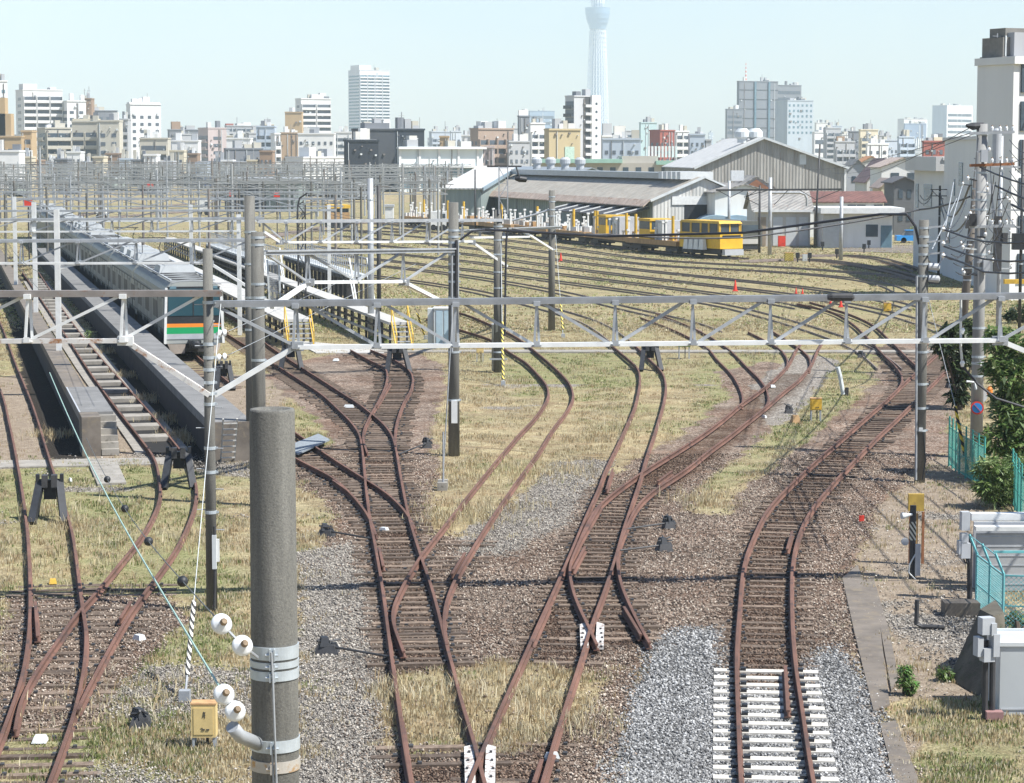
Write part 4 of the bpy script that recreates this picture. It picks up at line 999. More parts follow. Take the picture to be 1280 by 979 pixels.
# far single masts giving the forest of verticals
g2 = 'slender masts of the far left yard'
proto = None
mastme = {}
for k in range(150):
    Y = RNG.uniform(250, 760); px = RNG.uniform(-20, 580); x = (px - PXC) / FPX * Y; h = RNG.uniform(5.5, 9.0) + (2.2 if k % 9 == 0 else 0)
    if 380 < px < 540 and Y > 560: continue
    t = thing('slender_mast', 'slender steel mast with a cross arm in the far left yard', 'mast', (x, Y, 0), group=g2)
    kind = k % 4
    if kind not in mastme:
        o = MB().tube((0, 0, 0), (0, 0, 1), .13, .1, 7).build('shaft', (m_far, m_conc, m_far2, m_galv)[kind], t, local=True); mastme[kind] = (o.data, MB().bar((-1.0, 0, 0), (1.2, 0, 0), .1, .1).bar((.9, 0, 0), (.1, 0, -1), .06, .06).build('cross_arm', (m_far, m_far2)[kind % 2], t, local=True).data)
        for ch in [c for c in COL.objects if c.parent == t]:
            if ch.name.startswith('shaft'): ch.scale = (1.2, 1.2, h)
            else: ch.location = (0, 0, h * .82)
    else:
        inst('shaft', mastme[kind][0], t, (0, 0, 0), (1.2, 1.2, h)); inst('cross_arm', mastme[kind][1], t, (0, 0, h * .82), (RNG.choice([-1, 1]), 1, 1))
# cluster of poles right of the dark block
for k in range(16):
    px = RNG.uniform(500, 562); Y = RNG.uniform(320, 420); p = Vector(((px - PXC) / FPX * Y, Y, 0))
    t = thing('slender_mast', 'slender steel mast with a cross arm in the far left yard', 'mast', p, group=g2)
    inst('shaft', mastme[k % 4][0], t, (0, 0, 0), (1.3, 1.3, RNG.uniform(5, 8.5))); inst('cross_arm', mastme[k % 4][1], t, (0, 0, 6), (1, 1, 1))
# right-hand light gantry near the work train
truss('light gantry with fan braces above the yellow work train', 895, 1052, 237, 236, 238, 237.5, 1e9, -1e9, 238, 238, [], [(897, 238, 912, 246), (932, 247, 948, 237), (912, 247, 930, 238), (960, 238, 930, 246), (930, 247, 948, 256), (968, 256, 985, 238), (1000, 238, 1020, 250), (1020, 250, 1050, 238)], [], (m_dark, m_dark, m_dark), name='catenary_gantry', t_ch=.14)
pole('pale steel pole of the light gantry by the white gabled hall', 911, 300, 226, .38, .34, mat=m_galv, name='steel_pole')

HDX = -.236
# ------------------------------------------------------------------ overhead wires and cables
def wire(label, pts, r, mat, sag=.0, name='overhead_wire', cat='wire', group=None):
    out = []
    for i in range(len(pts) - 1):
        a, b2 = Vector(pts[i]), Vector(pts[i + 1]); n = 10
        for k in range(n): out.append(a.lerp(b2, k / n) - Vector((0, 0, sag * 4 * (k / n) * (1 - k / n))))
    out.append(Vector(pts[-1]))
    o = MB().path(out, r, 6).build(name, mat); return tag(o, label, cat, group)
def wp(*q): return [at(x, y, Y) for x, y, Y in q]
wire('upper thick black cable rising right from the middle poles to the leaning pole', wp((640, 286, p630.y), (760, 293, 112), (930, 297, 116), (1150, 262, 119), (1212, 246, pB.y)), .045, m_cable, name='thick_cable', cat='cable', sag=.1)
wire('lower thick black cable bending down onto the pole by the green fence', wp((575, 300, p568.y), (590, 289, p568.y), (606, 287, p568.y + 1), (760, 295.5, 80), (930, 291, 77), (1100, 268, 75), (1134, 268, p1153.y), (1144, 283, p1153.y), (1150, 310, p1153.y)), .042, m_cable, name='thick_cable', cat='cable')
for k, (y0, y1, ym, wd) in enumerate(((285, 303, 304, 'uppermost'), (306, 325, 327, 'middle'), (318, 341, 342, 'lowest'))):
    wire(wd + ' of the sagging black cables right of the outrigger arms', wp((1180, y0 + 2, p1153.y), (1205, y0 + 11, 70), (1230, y1 - 1, 66), (1260, ym, 62), (1300, ym - 2, 58)), .028, m_cable, name='sagging_cable', cat='cable')
for k in range(7):
    y0 = 175 + k * 13
    wire('thin line running right from the utility pole cross arms out of frame', wp((1262, y0, p1222.y), (1300, y0 + 16 + k * 3, p1222.y - 12)), .012, m_cable, .2, 'thin_line', 'wire', 'thin lines right of the utility pole')
wire('black cable drooping from the drop tube into the foliage', wp((1203, 458, Y1 * 1.05), (1222, 480, Y1 * 1.05), (1245, 498, Y1 * 1.05), (1290, 512, Y1 * 1.05)), .03, m_cable, name='thick_cable', cat='cable')
for k, (a, b2) in enumerate((((1192, 228), (1182, 283)), ((1203, 232), (1183, 300)), ((1196, 248), (1165, 312)))):
    wire(('leftmost', 'middle', 'longest')[k] + ' stay strand between the leaning pole and outrigger arms', [at(*a, pB.y), at(*b2, p1153.y)], .02, m_galv, name='stay_strand')
for k, (x0, x1) in enumerate(((1060, 1212), (1040, 1230), (1000, 1215))):
    wire('thin dark line sloping to the utility pole top from the left', [at(x0, 222 - 6 * k, 330), at(x1, 160 + 3 * k, p1222.y)], .014, m_cable, .6, 'thin_line', 'wire', 'thin lines left of the utility pole top')
for k, (a, b2) in enumerate((((1150, 244), (1166, 238)), ((1165, 238), (1200, 243)), ((1148, 250), (1166, 241)))):
    wire('loop of service cable by the slim double pole', [at(*a, pE.y + 3), at(*b2, pE.y)], .03, m_cable, .6, 'service_cable', 'cable', 'service cable loops')
# catenary wires over the left tracks
for k, (px0, y0, px1, y1) in enumerate(((243, 455, 110, 325), (205, 560, 60, 345), (60, 560, -20, 380), (350, 440, 190, 330), (470, 430, 300, 330), (420, 430, 250, 330))):
    a, b2 = G(px0, y0), G(px1, y1); a.z = b2.z = 5.2; c = a + (b2 - a) * 3.0
    m2 = [a.lerp(c, i / 6) for i in range(7)]
    wire('contact wire hung along the left tracks below the trusses', m2, .009, m_trackwire, 0, 'contact_wire', 'wire', 'contact wires over the left tracks')
    wire('messenger wire sagging above a contact wire over the left tracks', [p + Vector((0, 0, .75)) for p in m2], .009, m_trackwire, .35, 'messenger_wire', 'wire', 'messenger wires over the left tracks')

# denser web of feeders over the left yard, and the tangle on the right hand utility poles
rgw = np.random.default_rng(21)
for k in range(26):
    px0, px1 = rgw.uniform(-30, 520), 0; Y0 = rgw.uniform(150, 230); x0 = (px0 - PXC) / FPX * Y0; z = rgw.choice([5.3, 6.0, 6.9, 7.6])
    L = rgw.uniform(180, 420); n = 8
    pts = [Vector((x0 + HDX * L * i / n, Y0 + L * i / n, z)) for i in range(n + 1)]
    wire('thin feeder wire strung along the gantries of the far left yard', pts, .016, m_trackwire, .35, 'feeder_wire', 'wire', 'feeder wires of the far left yard')
for k in range(14):
    Y0 = rgw.uniform(140, 420); xa, xb = (rgw.uniform(-30, 200) - PXC) / FPX * Y0, (rgw.uniform(300, 560) - PXC) / FPX * Y0; z = rgw.uniform(5.6, 7.8)
    wire('thin cross span wire between masts of the far left yard', [Vector((xa, Y0, z)), Vector(((xa + xb) / 2, Y0, z - .2)), Vector((xb, Y0, z))], .014, m_trackwire, .2, 'span_wire', 'wire', 'cross span wires of the far left yard')
for tt, cx, Yp, ys in ((t1222, 1221, p1222.y, (190, 226, 240, 270, 296, 312, 328, 344)), (tB, 1215, pB.y, (214, 232, 258, 275, 292, 306, 322, 340)), (tC, 1246, pC.y, (232, 250, 276, 292, 318, 336))):
    for i, y in enumerate(ys):
        s_ = 1 if (i + cx) % 2 else -1; L = rgw.uniform(8, 20)
        MB().bar(at(cx, y, Yp - .25), at(cx + s_ * L, y + rgw.uniform(-3, 1), Yp - .3), .05, .05).build('bracket', [m_galv, m_dark, m_lgrey][i % 3], tt)
        insulator(tt, at(cx + s_ * L, y - 1, Yp - .3) + Vector((0, 0, .06)), (0, 0, 1), .06)
        if i % 3 == 0: MB().box(at(cx + s_ * L * .6, y + 5, Yp - .3), (.22, .2, .4)).build('small_box', [m_grey, m_dark][i % 2], tt)
for k in range(12):
    a = at(rgw.uniform(1206, 1250), rgw.uniform(175, 330), rgw.uniform(78, 100)); b2 = at(rgw.uniform(1225, 1300), rgw.uniform(190, 350), rgw.uniform(70, 90))
    wire('slack service wire in the tangle around the right hand utility poles', [a, b2], .013, m_cable, rgw.uniform(.2, .7), 'service_wire', 'wire', 'slack wires around the utility poles')
for k in range(6):
    a = at(1180 + 3 * k, 285 + 11 * k, p1153.y); b2 = at(1208 + 5 * k, 250 + 14 * k, 84)
    wire('short jumper wire from the outrigger arms back to the utility poles', [a, b2], .014, m_cable, .35, 'jumper_wire', 'wire', 'jumper wires behind the outrigger arms')

for k in range(7):
    x0 = 15.3 + .45 * k; h0 = 9.6 - .62 * k
    pts = [Vector((x0 + .1 * k, 79, h0)), Vector((15.2 + .5 * k, 52, h0 - .5)), Vector((14.6 + .5 * k, 24, h0 - .3))]
    wire('long roadside cable running from the utility poles toward the viewer beyond the right edge', pts, .028 + .006 * (k % 3), m_cable, .45, 'roadside_cable', 'cable', 'roadside cables from the utility poles')
wire('drooping black cable from the leaning pole down left to the outrigger pole', [at(1212, 300, pB.y), at(1180, 318, 100), at(1154, 312, p1153.y)], .03, m_cable, .5, 'drooping_cable', 'cable')
wire('drooping black cable from the slim double pole to the leaning pole', [at(1176, 244, pE.y), at(1212, 232, pB.y)], .05, m_cable, 1.6, 'drooping_cable', 'cable')
wire('lower drooping black cable between the slim double pole and the leaning pole', [at(1176, 256, pE.y), at(1212, 268, pB.y)], .045, m_cable, 1.4, 'drooping_cable', 'cable')
# ------------------------------------------------------------------ small trackside things
def buffer_stop(label, px, py, wpx, hpx, yaw=0.0):
    p = G(px, py); k = p.y / FPX; w = wpx * k; h = hpx * k
    t = thing('buffer_stop', label, 'buffer stop', p, yaw)
    for s in (-1, 1):
        MB().bar((s * w * .44, 0, 0), (s * w * .26, 1.0, h * .86), .2, .22).build('slanting_leg', m_black, t, local=True)
        MB().bar((s * w * .40, 1.35, 0), (s * w * .27, 1.05, h * .86), .12, .12).build('rear_leg', m_black, t, local=True)
    mb = MB().box((0, 1.0, h * .80), (w * .74, .24, h * .2)); mb.box((0, .97, h * .58), (w * .34, .1, h * .26)); mb.build('cross_beam', m_black, t, local=True)
    mb = MB()
    for s in (-.13, .13): mb.box((s * w, .88, h * .88), (w * .16, .3, h * .28))
    mb.build('bumper', m_dark, t, local=True)
    for s in (-1, 1): MB().box((s * w * .33, .95, h * .92), (w * .1, .2, h * .22)).build('ear', m_black, t, local=True)
    return t
buffer_stop('black buffer stop on the leftmost weedy track', 60, 655, 46, 56, .12)
buffer_stop('black buffer stop at the near end of the inspection pit track', 223, 612, 42, 48, .12)
buffer_stop('black buffer stop below the right yellow stairs', 498, 467, 33, 33, .1)
buffer_stop('black buffer stop standing alone in the grass mid picture', 814, 464, 29, 32, 0)
buffer_stop('black buffer stop half hidden behind the slim pole', 281, 488, 24, 34, .15)
buffer_stop('black buffer stop in shade behind the front truss knee joint', 364, 464, 30, 34, .1)

def lump(label, px, py, wpx, seed, cat='point machine', rod=None, name='point_machine'):
    rg = np.random.default_rng(seed); p = G(px, py); k = p.y / FPX; w = wpx * k * .85
    t = thing(name, label, cat, p)
    mb = MB().box((p.x, p.y, .08), (w * .9, .4, .2), rg.uniform(-.3, .3), 0, .7); mb.build('base', m_dark, t)
    mb = MB(); mb.box((p.x - w * .1, p.y, .24), (w * .42, .3, .18), rg.uniform(0, .8), 0, .6); mb.box((p.x + w * .25, p.y, .16), (w * .3, .2, .1), rg.uniform(0, 2), 0, .5); mb.build('housing', m_black, t)
    mb = MB()
    for q in range(4): mb.tube((p.x + rg.uniform(-.4, .4) * w, p.y - .1, .25), (p.x + rg.uniform(-.5, .5) * w, p.y + rg.uniform(-.2, .2), rg.uniform(.2, .36)), .022, n=6)
    mb.build('lever', m_dark, t)
    if rod: MB().tube(G(rod[0], rod[1], .1), (p.x, p.y, .14), .025, n=6).build('throw_rod', m_dark, t)
lump('black switch machine lump in dry grass at the lower left', 176, 908, 36, 1)
lump('black switch machine with a rod beside the big pole', 409, 816, 40, 2, rod=(494, 822))
lump('small black switch machine left of the left double frog', 408, 670, 26, 3, rod=(468, 674))
lump('black switch machine nearest the right curve, topped with pale bits', 830, 688, 26, 4, rod=(775, 688))
lump('smaller black switch machine just behind the pale topped one', 836, 660, 20, 5, rod=(778, 662))
lump('black switch machine lying left of the yellow cabinet by the curve', 986, 516, 13, 6)
lump('dark switch machine in grass near the strapped pole foot', 534, 559, 16, 7, rod=(498, 568))
lump('dark lump beside the low concrete walkway near the right ladder', 1077, 447, 14, 8)
lump('dark switch machine in shade beside the tree trunk', 1188, 484, 14, 9)

def cabinet(label, px, py, wpx, hpx, legpx, mat, dpx=None, name='trackside_cabinet', cat='cabinet', legs=True):
    p = G(px, py); k = p.y / FPX; w, h, lg = wpx * k, hpx * k, legpx * k; d = w * .7
    t = thing(name, label, cat, p)
    MB().box((p.x, p.y, lg + h / 2), (w, d, h)).build('body', mat, t)
    MB().box((p.x, p.y, lg + h + .015), (w * 1.05, d * 1.05, .03)).build('lid', M('rusty_lid', (.50, .30, .14), .8, .3, 6.), t)
    MB().box((p.x, p.y - d / 2 - .004, lg + h * .5), (w * .8, .012, h * .82)).box((p.x, p.y - d / 2 - .012, lg + h * .25), (w * .12, .02, .02), 0, 1).box((p.x + w * .18, p.y - d / 2 - .012, lg + h * .25), (w * .12, .02, .02), 0, 1).build('door', [mat, m_dark], t)
    # faded stencil strokes on the door
    if hpx > 30:
        mb = MB()
        for a, b2, c, e in ((-.02, .62, .02, .8), (.06, .6, .06, .78), (.02, .78, .1, .78), (.02, .68, .09, .7), (-.1, .3, -.02, .3)):
            mb.bar((p.x + a * w, p.y - d / 2 - .014, lg + h * b2), (p.x + c * w, p.y - d / 2 - .014, lg + h * e), .012, .006)
        mb.build('stencil', m_dark, t)
    if legs:
        for sx in (-1, 1):
            for sy in (-1, 1): MB().box((p.x + sx * w * .42, p.y + sy * d * .38, lg / 2 - .05), (.04, .04, lg + .1)).build('leg', m_galv, t)
        MB().tube((p.x + .05, p.y, 0), (p.x + .05, p.y, lg), .025, n=6).build('conduit', m_dark, t)
    return t
cabinet('cream cabinet on four legs near the big pole foot', 256, 934, 31, 42, 15, m_cream)
cabinet('ochre yellow cabinet on thin legs beside the right curve', 1019.5, 526, 14, 14, 14, m_yel)
cabinet('tiny yellow cabinet behind the lower chord near the tall grey cabinets', 600, 452, 9, 6, 11, m_cream)
cabinet('green topped small cabinet on legs under the truss right of centre', 855, 448, 15, 6, 15, M('mossy_green', (.16, .24, .06), .8, .3, 4))
cabinet('yellow box among far rails near the right end of the truss', 1109, 390, 9, 10, 1, m_yel, legs=False)
cabinet('yellow and black hatched box at the far rail junction', 986, 327, 11, 10, 1, m_by2, legs=False, name='hatched_box', cat='box')
cabinet('small white box between two black signal stands', 1006, 327.5, 6, 9, 1, m_lgrey, legs=False, name='white_box', cat='box')
cabinet('red locker standing against the low grey depot building', 977, 309, 9, 13, 1, m_red, legs=False, name='red_locker', cat='locker')
for lb, px, py in (('black dwarf signal just left of the small white box', 997, 328), ('black dwarf signal just right of the small white box', 1012, 328), ('black dwarf signal by the pale pole of the low office', 1046, 323), ('black dwarf signal farther back near the grey road', 1086, 311), ('black dwarf signal beside the low depot building corner', 1028, 313), ('black dwarf signal right of the pale office pole', 1080, 316)):
    p = G(px, py); t = thing('dwarf_signal', lb, 'signal', p)
    MB().tube(p, p + Vector((0, 0, .4)), .07, n=8).build('stem', m_dark, t); MB().box((p.x, p.y, .65), (.35, .25, .5)).build('head', m_black, t)
# yellow sign board and striped marker at the right
p = G(1140, 722); t = thing('striped_marker_post', 'dark marker post with pale and black hatching and a white lamp', 'post', p)
zt = at(1140, 632, p.y).z
MB().tube(p, (p.x, p.y, zt), .075, n=14).build('shaft', m_dark, t)
MB().tube((p.x, p.y - .0, at(1140, 675, p.y).z), (p.x, p.y, at(1140, 652, p.y).z), .082, n=14).build('hatched_sleeve', stripes('hatch_pale', (.03, .03, .03), (.6, .6, .5), 7, 1.5), t)
mb = MB(); mb._lathe(at(1134, 644, p.y - .1), Vector((-1, -.3, -.1)), [(.03, -.12), (.05, 0), (.08, .1), (.08, .14)], 12, 0); mb.build('lamp', m_lgrey, t)
MB().box(at(1147, 700, p.y - .1), (.12, .1, .75)).build('junction_box', m_grey, t)
mb = MB(); mb._lathe(at(1131, 677, p.y - .1), Vector((0, -1, 0)), [(.09, 0), (.09, .05)], 14, 0); mb.build('round_gauge', m_grey, t)
MB().path([at(1146, 690, p.y - .12), at(1137, 706, p.y - .14), at(1136, 716, p.y - .14), at(1148, 728, p.y - .14)], .018, 6).build('cable', m_lgrey, t)
p = G(1145, 705); t = thing('notice_board', 'tall yellow topped rusty board behind the hatched marker post', 'board', p)
MB().box(at(1145, 628, p.y), (.38, .12, .42)).build('yellow_box', M('ochre_box', (.46, .31, .06), .7, .25, 3., stain=((.28, .16, .06), .6)), t)
for px in (1137, 1153): MB().box2((G(px, 705).x - .03, p.y - .03, 0), (G(px, 705).x + .03, p.y + .03, at(px, 640, p.y).z)).build('leg', m_rustl, t)
MB().box2((at(1137, 700, p.y).x, p.y + .02, .15), (at(1147, 700, p.y).x, p.y + .05, at(1145, 642, p.y).z)).build('board', M('ochre_board', (.42, .26, .10), .85, .3, 3.), t)
p = G(1147, 786); t = thing('rusty_stub_post', 'short dark bent post with a low foot by the concrete path', 'post', p)
MB().path([(p.x - .02, p.y, .62), (p.x - .03, p.y, .1), (p.x + .1, p.y, .05), (p.x + .55, p.y - .1, .05)], .05, 8).build('bent_pipe', m_dark, t)
o = MB().box(at(1077, 648, 65), (.14, .06, .16)).build('red_tag', m_red); o.location.z = 0; tag(o, 'small red marker plate on the ballast slope', 'marker')
# white tilted marker by the curve
p = G(1054, 494); t = thing('tilted_marker', 'white tilted tube marker in grass beside the curve', 'marker', p)
MB().path([at(1047, 459, p.y), at(1050, 470, p.y), at(1054, 493, p.y)], .09, 8).build('tube', m_lgrey, t)
MB().box(at(1058.5, 490, p.y), (.14, .12, .36)).build('stake', m_dark, t)
def cone(label, px, py, hpx):
    p = G(px, py); h = hpx * p.y / FPX; t = thing('traffic_cone', label, 'traffic cone', p)
    MB()._lathe(p, Vector((0, 0, 1)), [(h * .19, .03), (h * .04, h)], 12, 0).build('cone', m_red, t); MB().box((p.x, p.y, .025), (h * .5, h * .5, .05)).build('base', m_red, t)
cone('lone tall red cone in the middle of the yard tracks', 919, 364, 14)
cone('left one of the small red cones above the truss', 995, 367.5, 8)
cone('right one of the small red cones above the truss', 1003, 367.5, 7)
cone('red cone tucked left behind the truss diagonal', 1038, 383, 11)
cone('red cone tucked right behind the truss diagonal', 1051, 384, 12)
cone('red and white cone right of the plain concrete pole', 701, 327, 11)
o = MB().box(G(994, 524, .12), (.35, .3, .3), .3, 0, .6).build('orange_lump', m_orange); tag(o, 'small orange block in grass left of the yellow cabinet', 'marker block')
# tall grey cabinets
p = G(552, 432); t = thing('equipment_cabinet', 'tall pale blue and white equipment cabinet beside the strapped pole', 'cabinet', p)
h = at(552, 386, p.y).z; k = p.y / FPX
MB().box((p.x + .1, p.y + .3, h / 2), (24 * k, 1.0, h)).build('body', m_lgrey, t); MB().box((p.x + .12, p.y + .3, h + .03), (26 * k, 1.1, .06)).build('roof', m_white, t)
for px, w in ((547, 8), (557, 8)): MB().box((at(px, 410, p.y).x + .1, p.y - .215, h * .5), (w * k, .03, h * .9)).build('door', M('pale_blue_paint', (.42, .55, .62), .5, .1, 2), t)
MB().box((at(538, 410, p.y).x, p.y + .4, h * .5), (7 * k, .8, h)).build('side_cabinet', m_lgrey, t)
# litter and pale stones
for k, (px, py, w) in enumerate(((436, 508, 14), (66, 727, 10), (88, 600, 3), (955, 521, 3), (174, 797, 11), (480, 662, 8), (566, 456, 8), (420, 450, 10), (50, 924, 24), (690, 945, 10), (965, 483, 7))):
    q = G(px, py, .05); kk = q.y / FPX * w
    o = MB().box((q.x, q.y, .06), (kk, .25, .1), .2 * k, 0, .7).build('pale_slab_scrap', m_lgrey if k != 1 else m_yel)
    tag(o, 'small pale scrap of board lying on the trackbed' if k != 1 else 'small yellow scrap lying in grass by the leftmost track', 'scrap', 'pale scraps on the trackbed' if k != 1 else None)
# white painted frogs
for lb, px, py, hw, d0, d1 in (('white painted cast frog at the bottom centre crossing', 600, 955, 22, 936, 985), ('white painted cast frog of the right middle crossing', 740, 798, 17, 782, 812)):
    p = G(px, py); t = thing('painted_frog', lb, 'rail frog', p)
    for s in (-1, 1):
        q = [G(px + s * hw * .35, d0, .05), G(px + s * hw * .9, d0 + 3, .05), G(px + s * hw * .85, d1, .05), G(px + s * hw * .25, d1, .05)]
        if s < 0: q = q[::-1]
        MB().prism(q, (0, 0, .08)).build('wing', M('flaking_white_paint', (.62, .61, .58), .7, .2, 4., stain=((.2, .13, .1), .5)), t)
    for s in (-1, 1):
        mb = MB()
        for k in range(5):
            c = G(px + s * hw * (.62 + .06 * (k % 3)), d0 + 4 + (d1 - d0 - 8) * k / 4, .14); mb.box(c, (.045, .06, .04))
        mb.build('bolts', m_dark, t)

# ------------------------------------------------------------------ fences and boxes at lower right
def meshfence(label, pts, h, mat, postmat, spacing=.9, wires=0, name='mesh_fence', over=0.0, n=None, tall=0.35):
    t = thing(name, label, 'fence', pts[0])
    mb = MB(); mesh = MB()
    for i in range(len(pts) - 1):
        a, b2 = Vector(pts[i]), Vector(pts[i + 1]); L = (b2 - a).length
        d = (b2 - a).normalized()
        np_ = max(1, round(L / spacing))
        for k in range(np_ + (1 if i == len(pts) - 2 else 0)):
            p = a.lerp(b2, k / np_)
            MB().tube(p - Vector((0, 0, .1)), p + Vector((0, 0, h + tall)), .03, n=8).build('post', postmat, t)
        for z in (.06, h * .5, h): mb.bar(a + Vector((0, 0, z)), b2 + Vector((0, 0, z)), .025, .03)
        u = 0
        while u < L + h:                                     # diamond mesh
            for s in (0, 1):
                x0, x1 = u - h, u; z0, z1 = (h, .05) if s else (.05, h)
                if x0 < 0: z0 = z0 + (z1 - z0) * (-x0) / (x1 - x0); x0 = 0
                if x1 > L:
                    z1 = z0 + (z1 - z0) * (L - x0) / (x1 - x0) if x1 > x0 else z1; x1 = L
                if x1 > x0 + .01: mesh.bar(a + d * x0 + Vector((0, 0, z0)), a + d * x1 + Vector((0, 0, z1)), .009, .009)
            u += .10
        for w in range(wires): mb.tube(a + Vector((0, 0, h + .1 + .11 * w)), b2 + Vector((0, 0, h + .1 + .11 * w)), .008, n=5)
    mb.build('rail', postmat, t); mesh.build('wire_mesh', mat, t)
    return t
meshfence('green mesh fence with wire strands left of the hedge and utility pole', [G(1186, 582), G(1199, 592), G(1215, 602), G(1230, 612)], 1.25, m_tealg, m_tealg, .75, 3)
meshfence('green mesh fence piece at the right edge below the bush', [G(1265, 630), G(1276, 652), G(1300, 668)], 1.25, m_tealg, m_tealg, 1.2, 3)
p = G(1211, 595); t = thing('guy_guard', 'yellow and black striped guard leaning on the green fence', 'guy wire', p)
MB().path([p, at(1194, 508, p.y)], .05, 12).build('sleeve', m_by, t); MB().tube(at(1194, 508, p.y), at(1150, 330, p.y + 6), .01, n=5).build('wire', m_galv, t)
A, Bq, C2, D2 = G(1220, 766), G(1253, 795), G(1300, 797), G(1300, 760)
cg_ = meshfence('turquoise mesh cage fence at the lower right corner', [A, Bq, C2], 1.28, m_teal, m_teal, 1.1, 0, 'cage_fence', tall=0.05)
for q in (A, A.lerp(Bq, .5), Bq):
    MB().bar(q + Vector((0, 0, 1.3)), q + Vector((-.16, .1, 1.72)), .05, .04).build('overhang_arm', m_teal, cg_)
MB().tube(A + Vector((-.16, .1, 1.7)), Bq + Vector((-.16, .1, 1.7)), .012, n=6).build('strand', m_teal, cg_)
MB().bar(at(1242, 690, 53), at(1300, 690, 53), .06, .05).build('rear_rail', m_teal, cg_)
Yw = 54.5; t = thing('panel_wall', 'low grey ribbed wall with two white top rails behind the cage', 'wall', at(1221, 745, Yw))
x0, x1 = at(1221, 700, Yw).x, at(1310, 700, Yw).x
MB().box2((x0, Yw, 0), (x1, Yw + .15, at(1221, 668, Yw).z)).build('panel', corrug('grey_panel', (.40, .41, .41), 0.0, .15, None), t)
for k in range(6): MB().box2((x0, Yw - .012, .15 + .22 * k), (x1, Yw - .002, .17 + .22 * k)).build('rib', m_grey, t)
MB().box2((x0 - .05, Yw - .1, at(1221, 663, Yw).z), (x1, Yw + .2, at(1221, 658, Yw).z)).build('top_rail', m_white, t)
MB().box2((x0 - .02, Yw + .6, at(1221, 656, Yw).z), (x1, Yw + .9, at(1221, 650, Yw).z + .05)).build('top_rail', m_white, t)
MB().box2((x0, Yw + .4, 0), (x1, Yw + .5, at(1221, 656, Yw).z)).build('rear_panel', m_grey, t)
Yc = 42.2; t = thing('equipment_container', 'grey metal container with a pale rim at the bottom right corner', 'container', at(1250, 900, Yc))
xa, xb, hz = at(1249, 900, Yc).x, at(1330, 900, Yc).x, at(1249, 803, Yc).z
MB().box2((xa, Yc, 0), (xb, Yc + 1.25, hz - .04)).build('body', M('container_grey', (.50, .53, .54), .45, .08, .8, stain=((.38, .36, .33), .7)), t)
mb = MB(); mb.box2((xa - .03, Yc - .03, hz - .07), (xb, Yc + .05, hz)); mb.box2((xa - .03, Yc + .05, hz - .07), (xa + .06, Yc + 1.28, hz)); mb.box2((xa, Yc + 1.2, hz - .07), (xb, Yc + 1.28, hz)); mb.build('rim', m_lgrey, t)
MB().box2((xa + .06, Yc + .05, hz - .05), (xb, Yc + 1.2, hz - .045)).build('lid', M('rusty_top', (.40, .26, .20), .85, .3, 2.), t)
MB().box2((xa + .02, Yc - .012, .1), (xb, Yc - .001, .13)).build('skid', m_grey, t)
b0 = [G(1186, 848), G(1226, 872), G(1262, 860), G(1235, 815)]; tpz = 1.25
b1_ = [p.lerp((b0[2] + b0[3]) / 2, .60) + Vector((0, 0, tpz)) for p in b0]
o = MB().hexa(b0 + b1_).build('concrete_block', M('mossy_dark_concrete', (.095, .085, .065), .95, .4, 2.0, stain=((.05, .055, .03), .55), bmp=.02)); tag(o, 'dark mossy sloping concrete block beside the grey container', 'retaining block')
p = G(1212, 748); t = thing('equipment_post', 'black post with grey meter boxes left of the cage fence', 'equipment post', p)
MB().tube(p, at(1212, 668, p.y), .06, n=10).build('post', m_black, t)
for x, y, w, h in ((1206, 651, .19, .42), (1205, 672, .16, .2), (1206, 688, .21, .34), (1200, 684, .10, .3)): MB().box(at(x, y, p.y - .12), (w, .2, h), .1).build('meter_box', m_grey, t)
for k in range(3): MB().path([at(1204 + k * 3, 696, p.y - .1), at(1206 + k * 3, 703, p.y - .12), at(1211, 705 + k * 3, p.y - .08)], .02, 6).build('cable', m_black, t)
p = G(1234, 899); t = thing('equipment_post', 'pair of black posts with grey boxes in front of the mossy block', 'equipment post', p)
for px in (1231, 1240): MB().tube(G(px, 899), at(px + 1, 800, p.y), .055, n=10).build('post', m_dark, t)
for x, y, w, h in ((1233, 782, .24, .30), (1223, 808, .11, .34), (1234, 818, .21, .24), (1243, 806, .12, .4), (1240, 786, .1, .22)): MB().box(at(x, y, p.y - .1), (w, .2, h), .25).build('meter_box', m_grey, t)
mb = MB(); mb.box((p.x + .1, p.y - .1, .1), (.3, .2, .14)); mb.build('base_clamp', M('dull_pink', (.32, .18, .17), .8), t)
o = MB().box(G(1216, 760, .14), (1.3, .5, .3)).build('concrete_footing', m_pathc); tag(o, 'low concrete footing at the foot of the meter box post', 'footing')

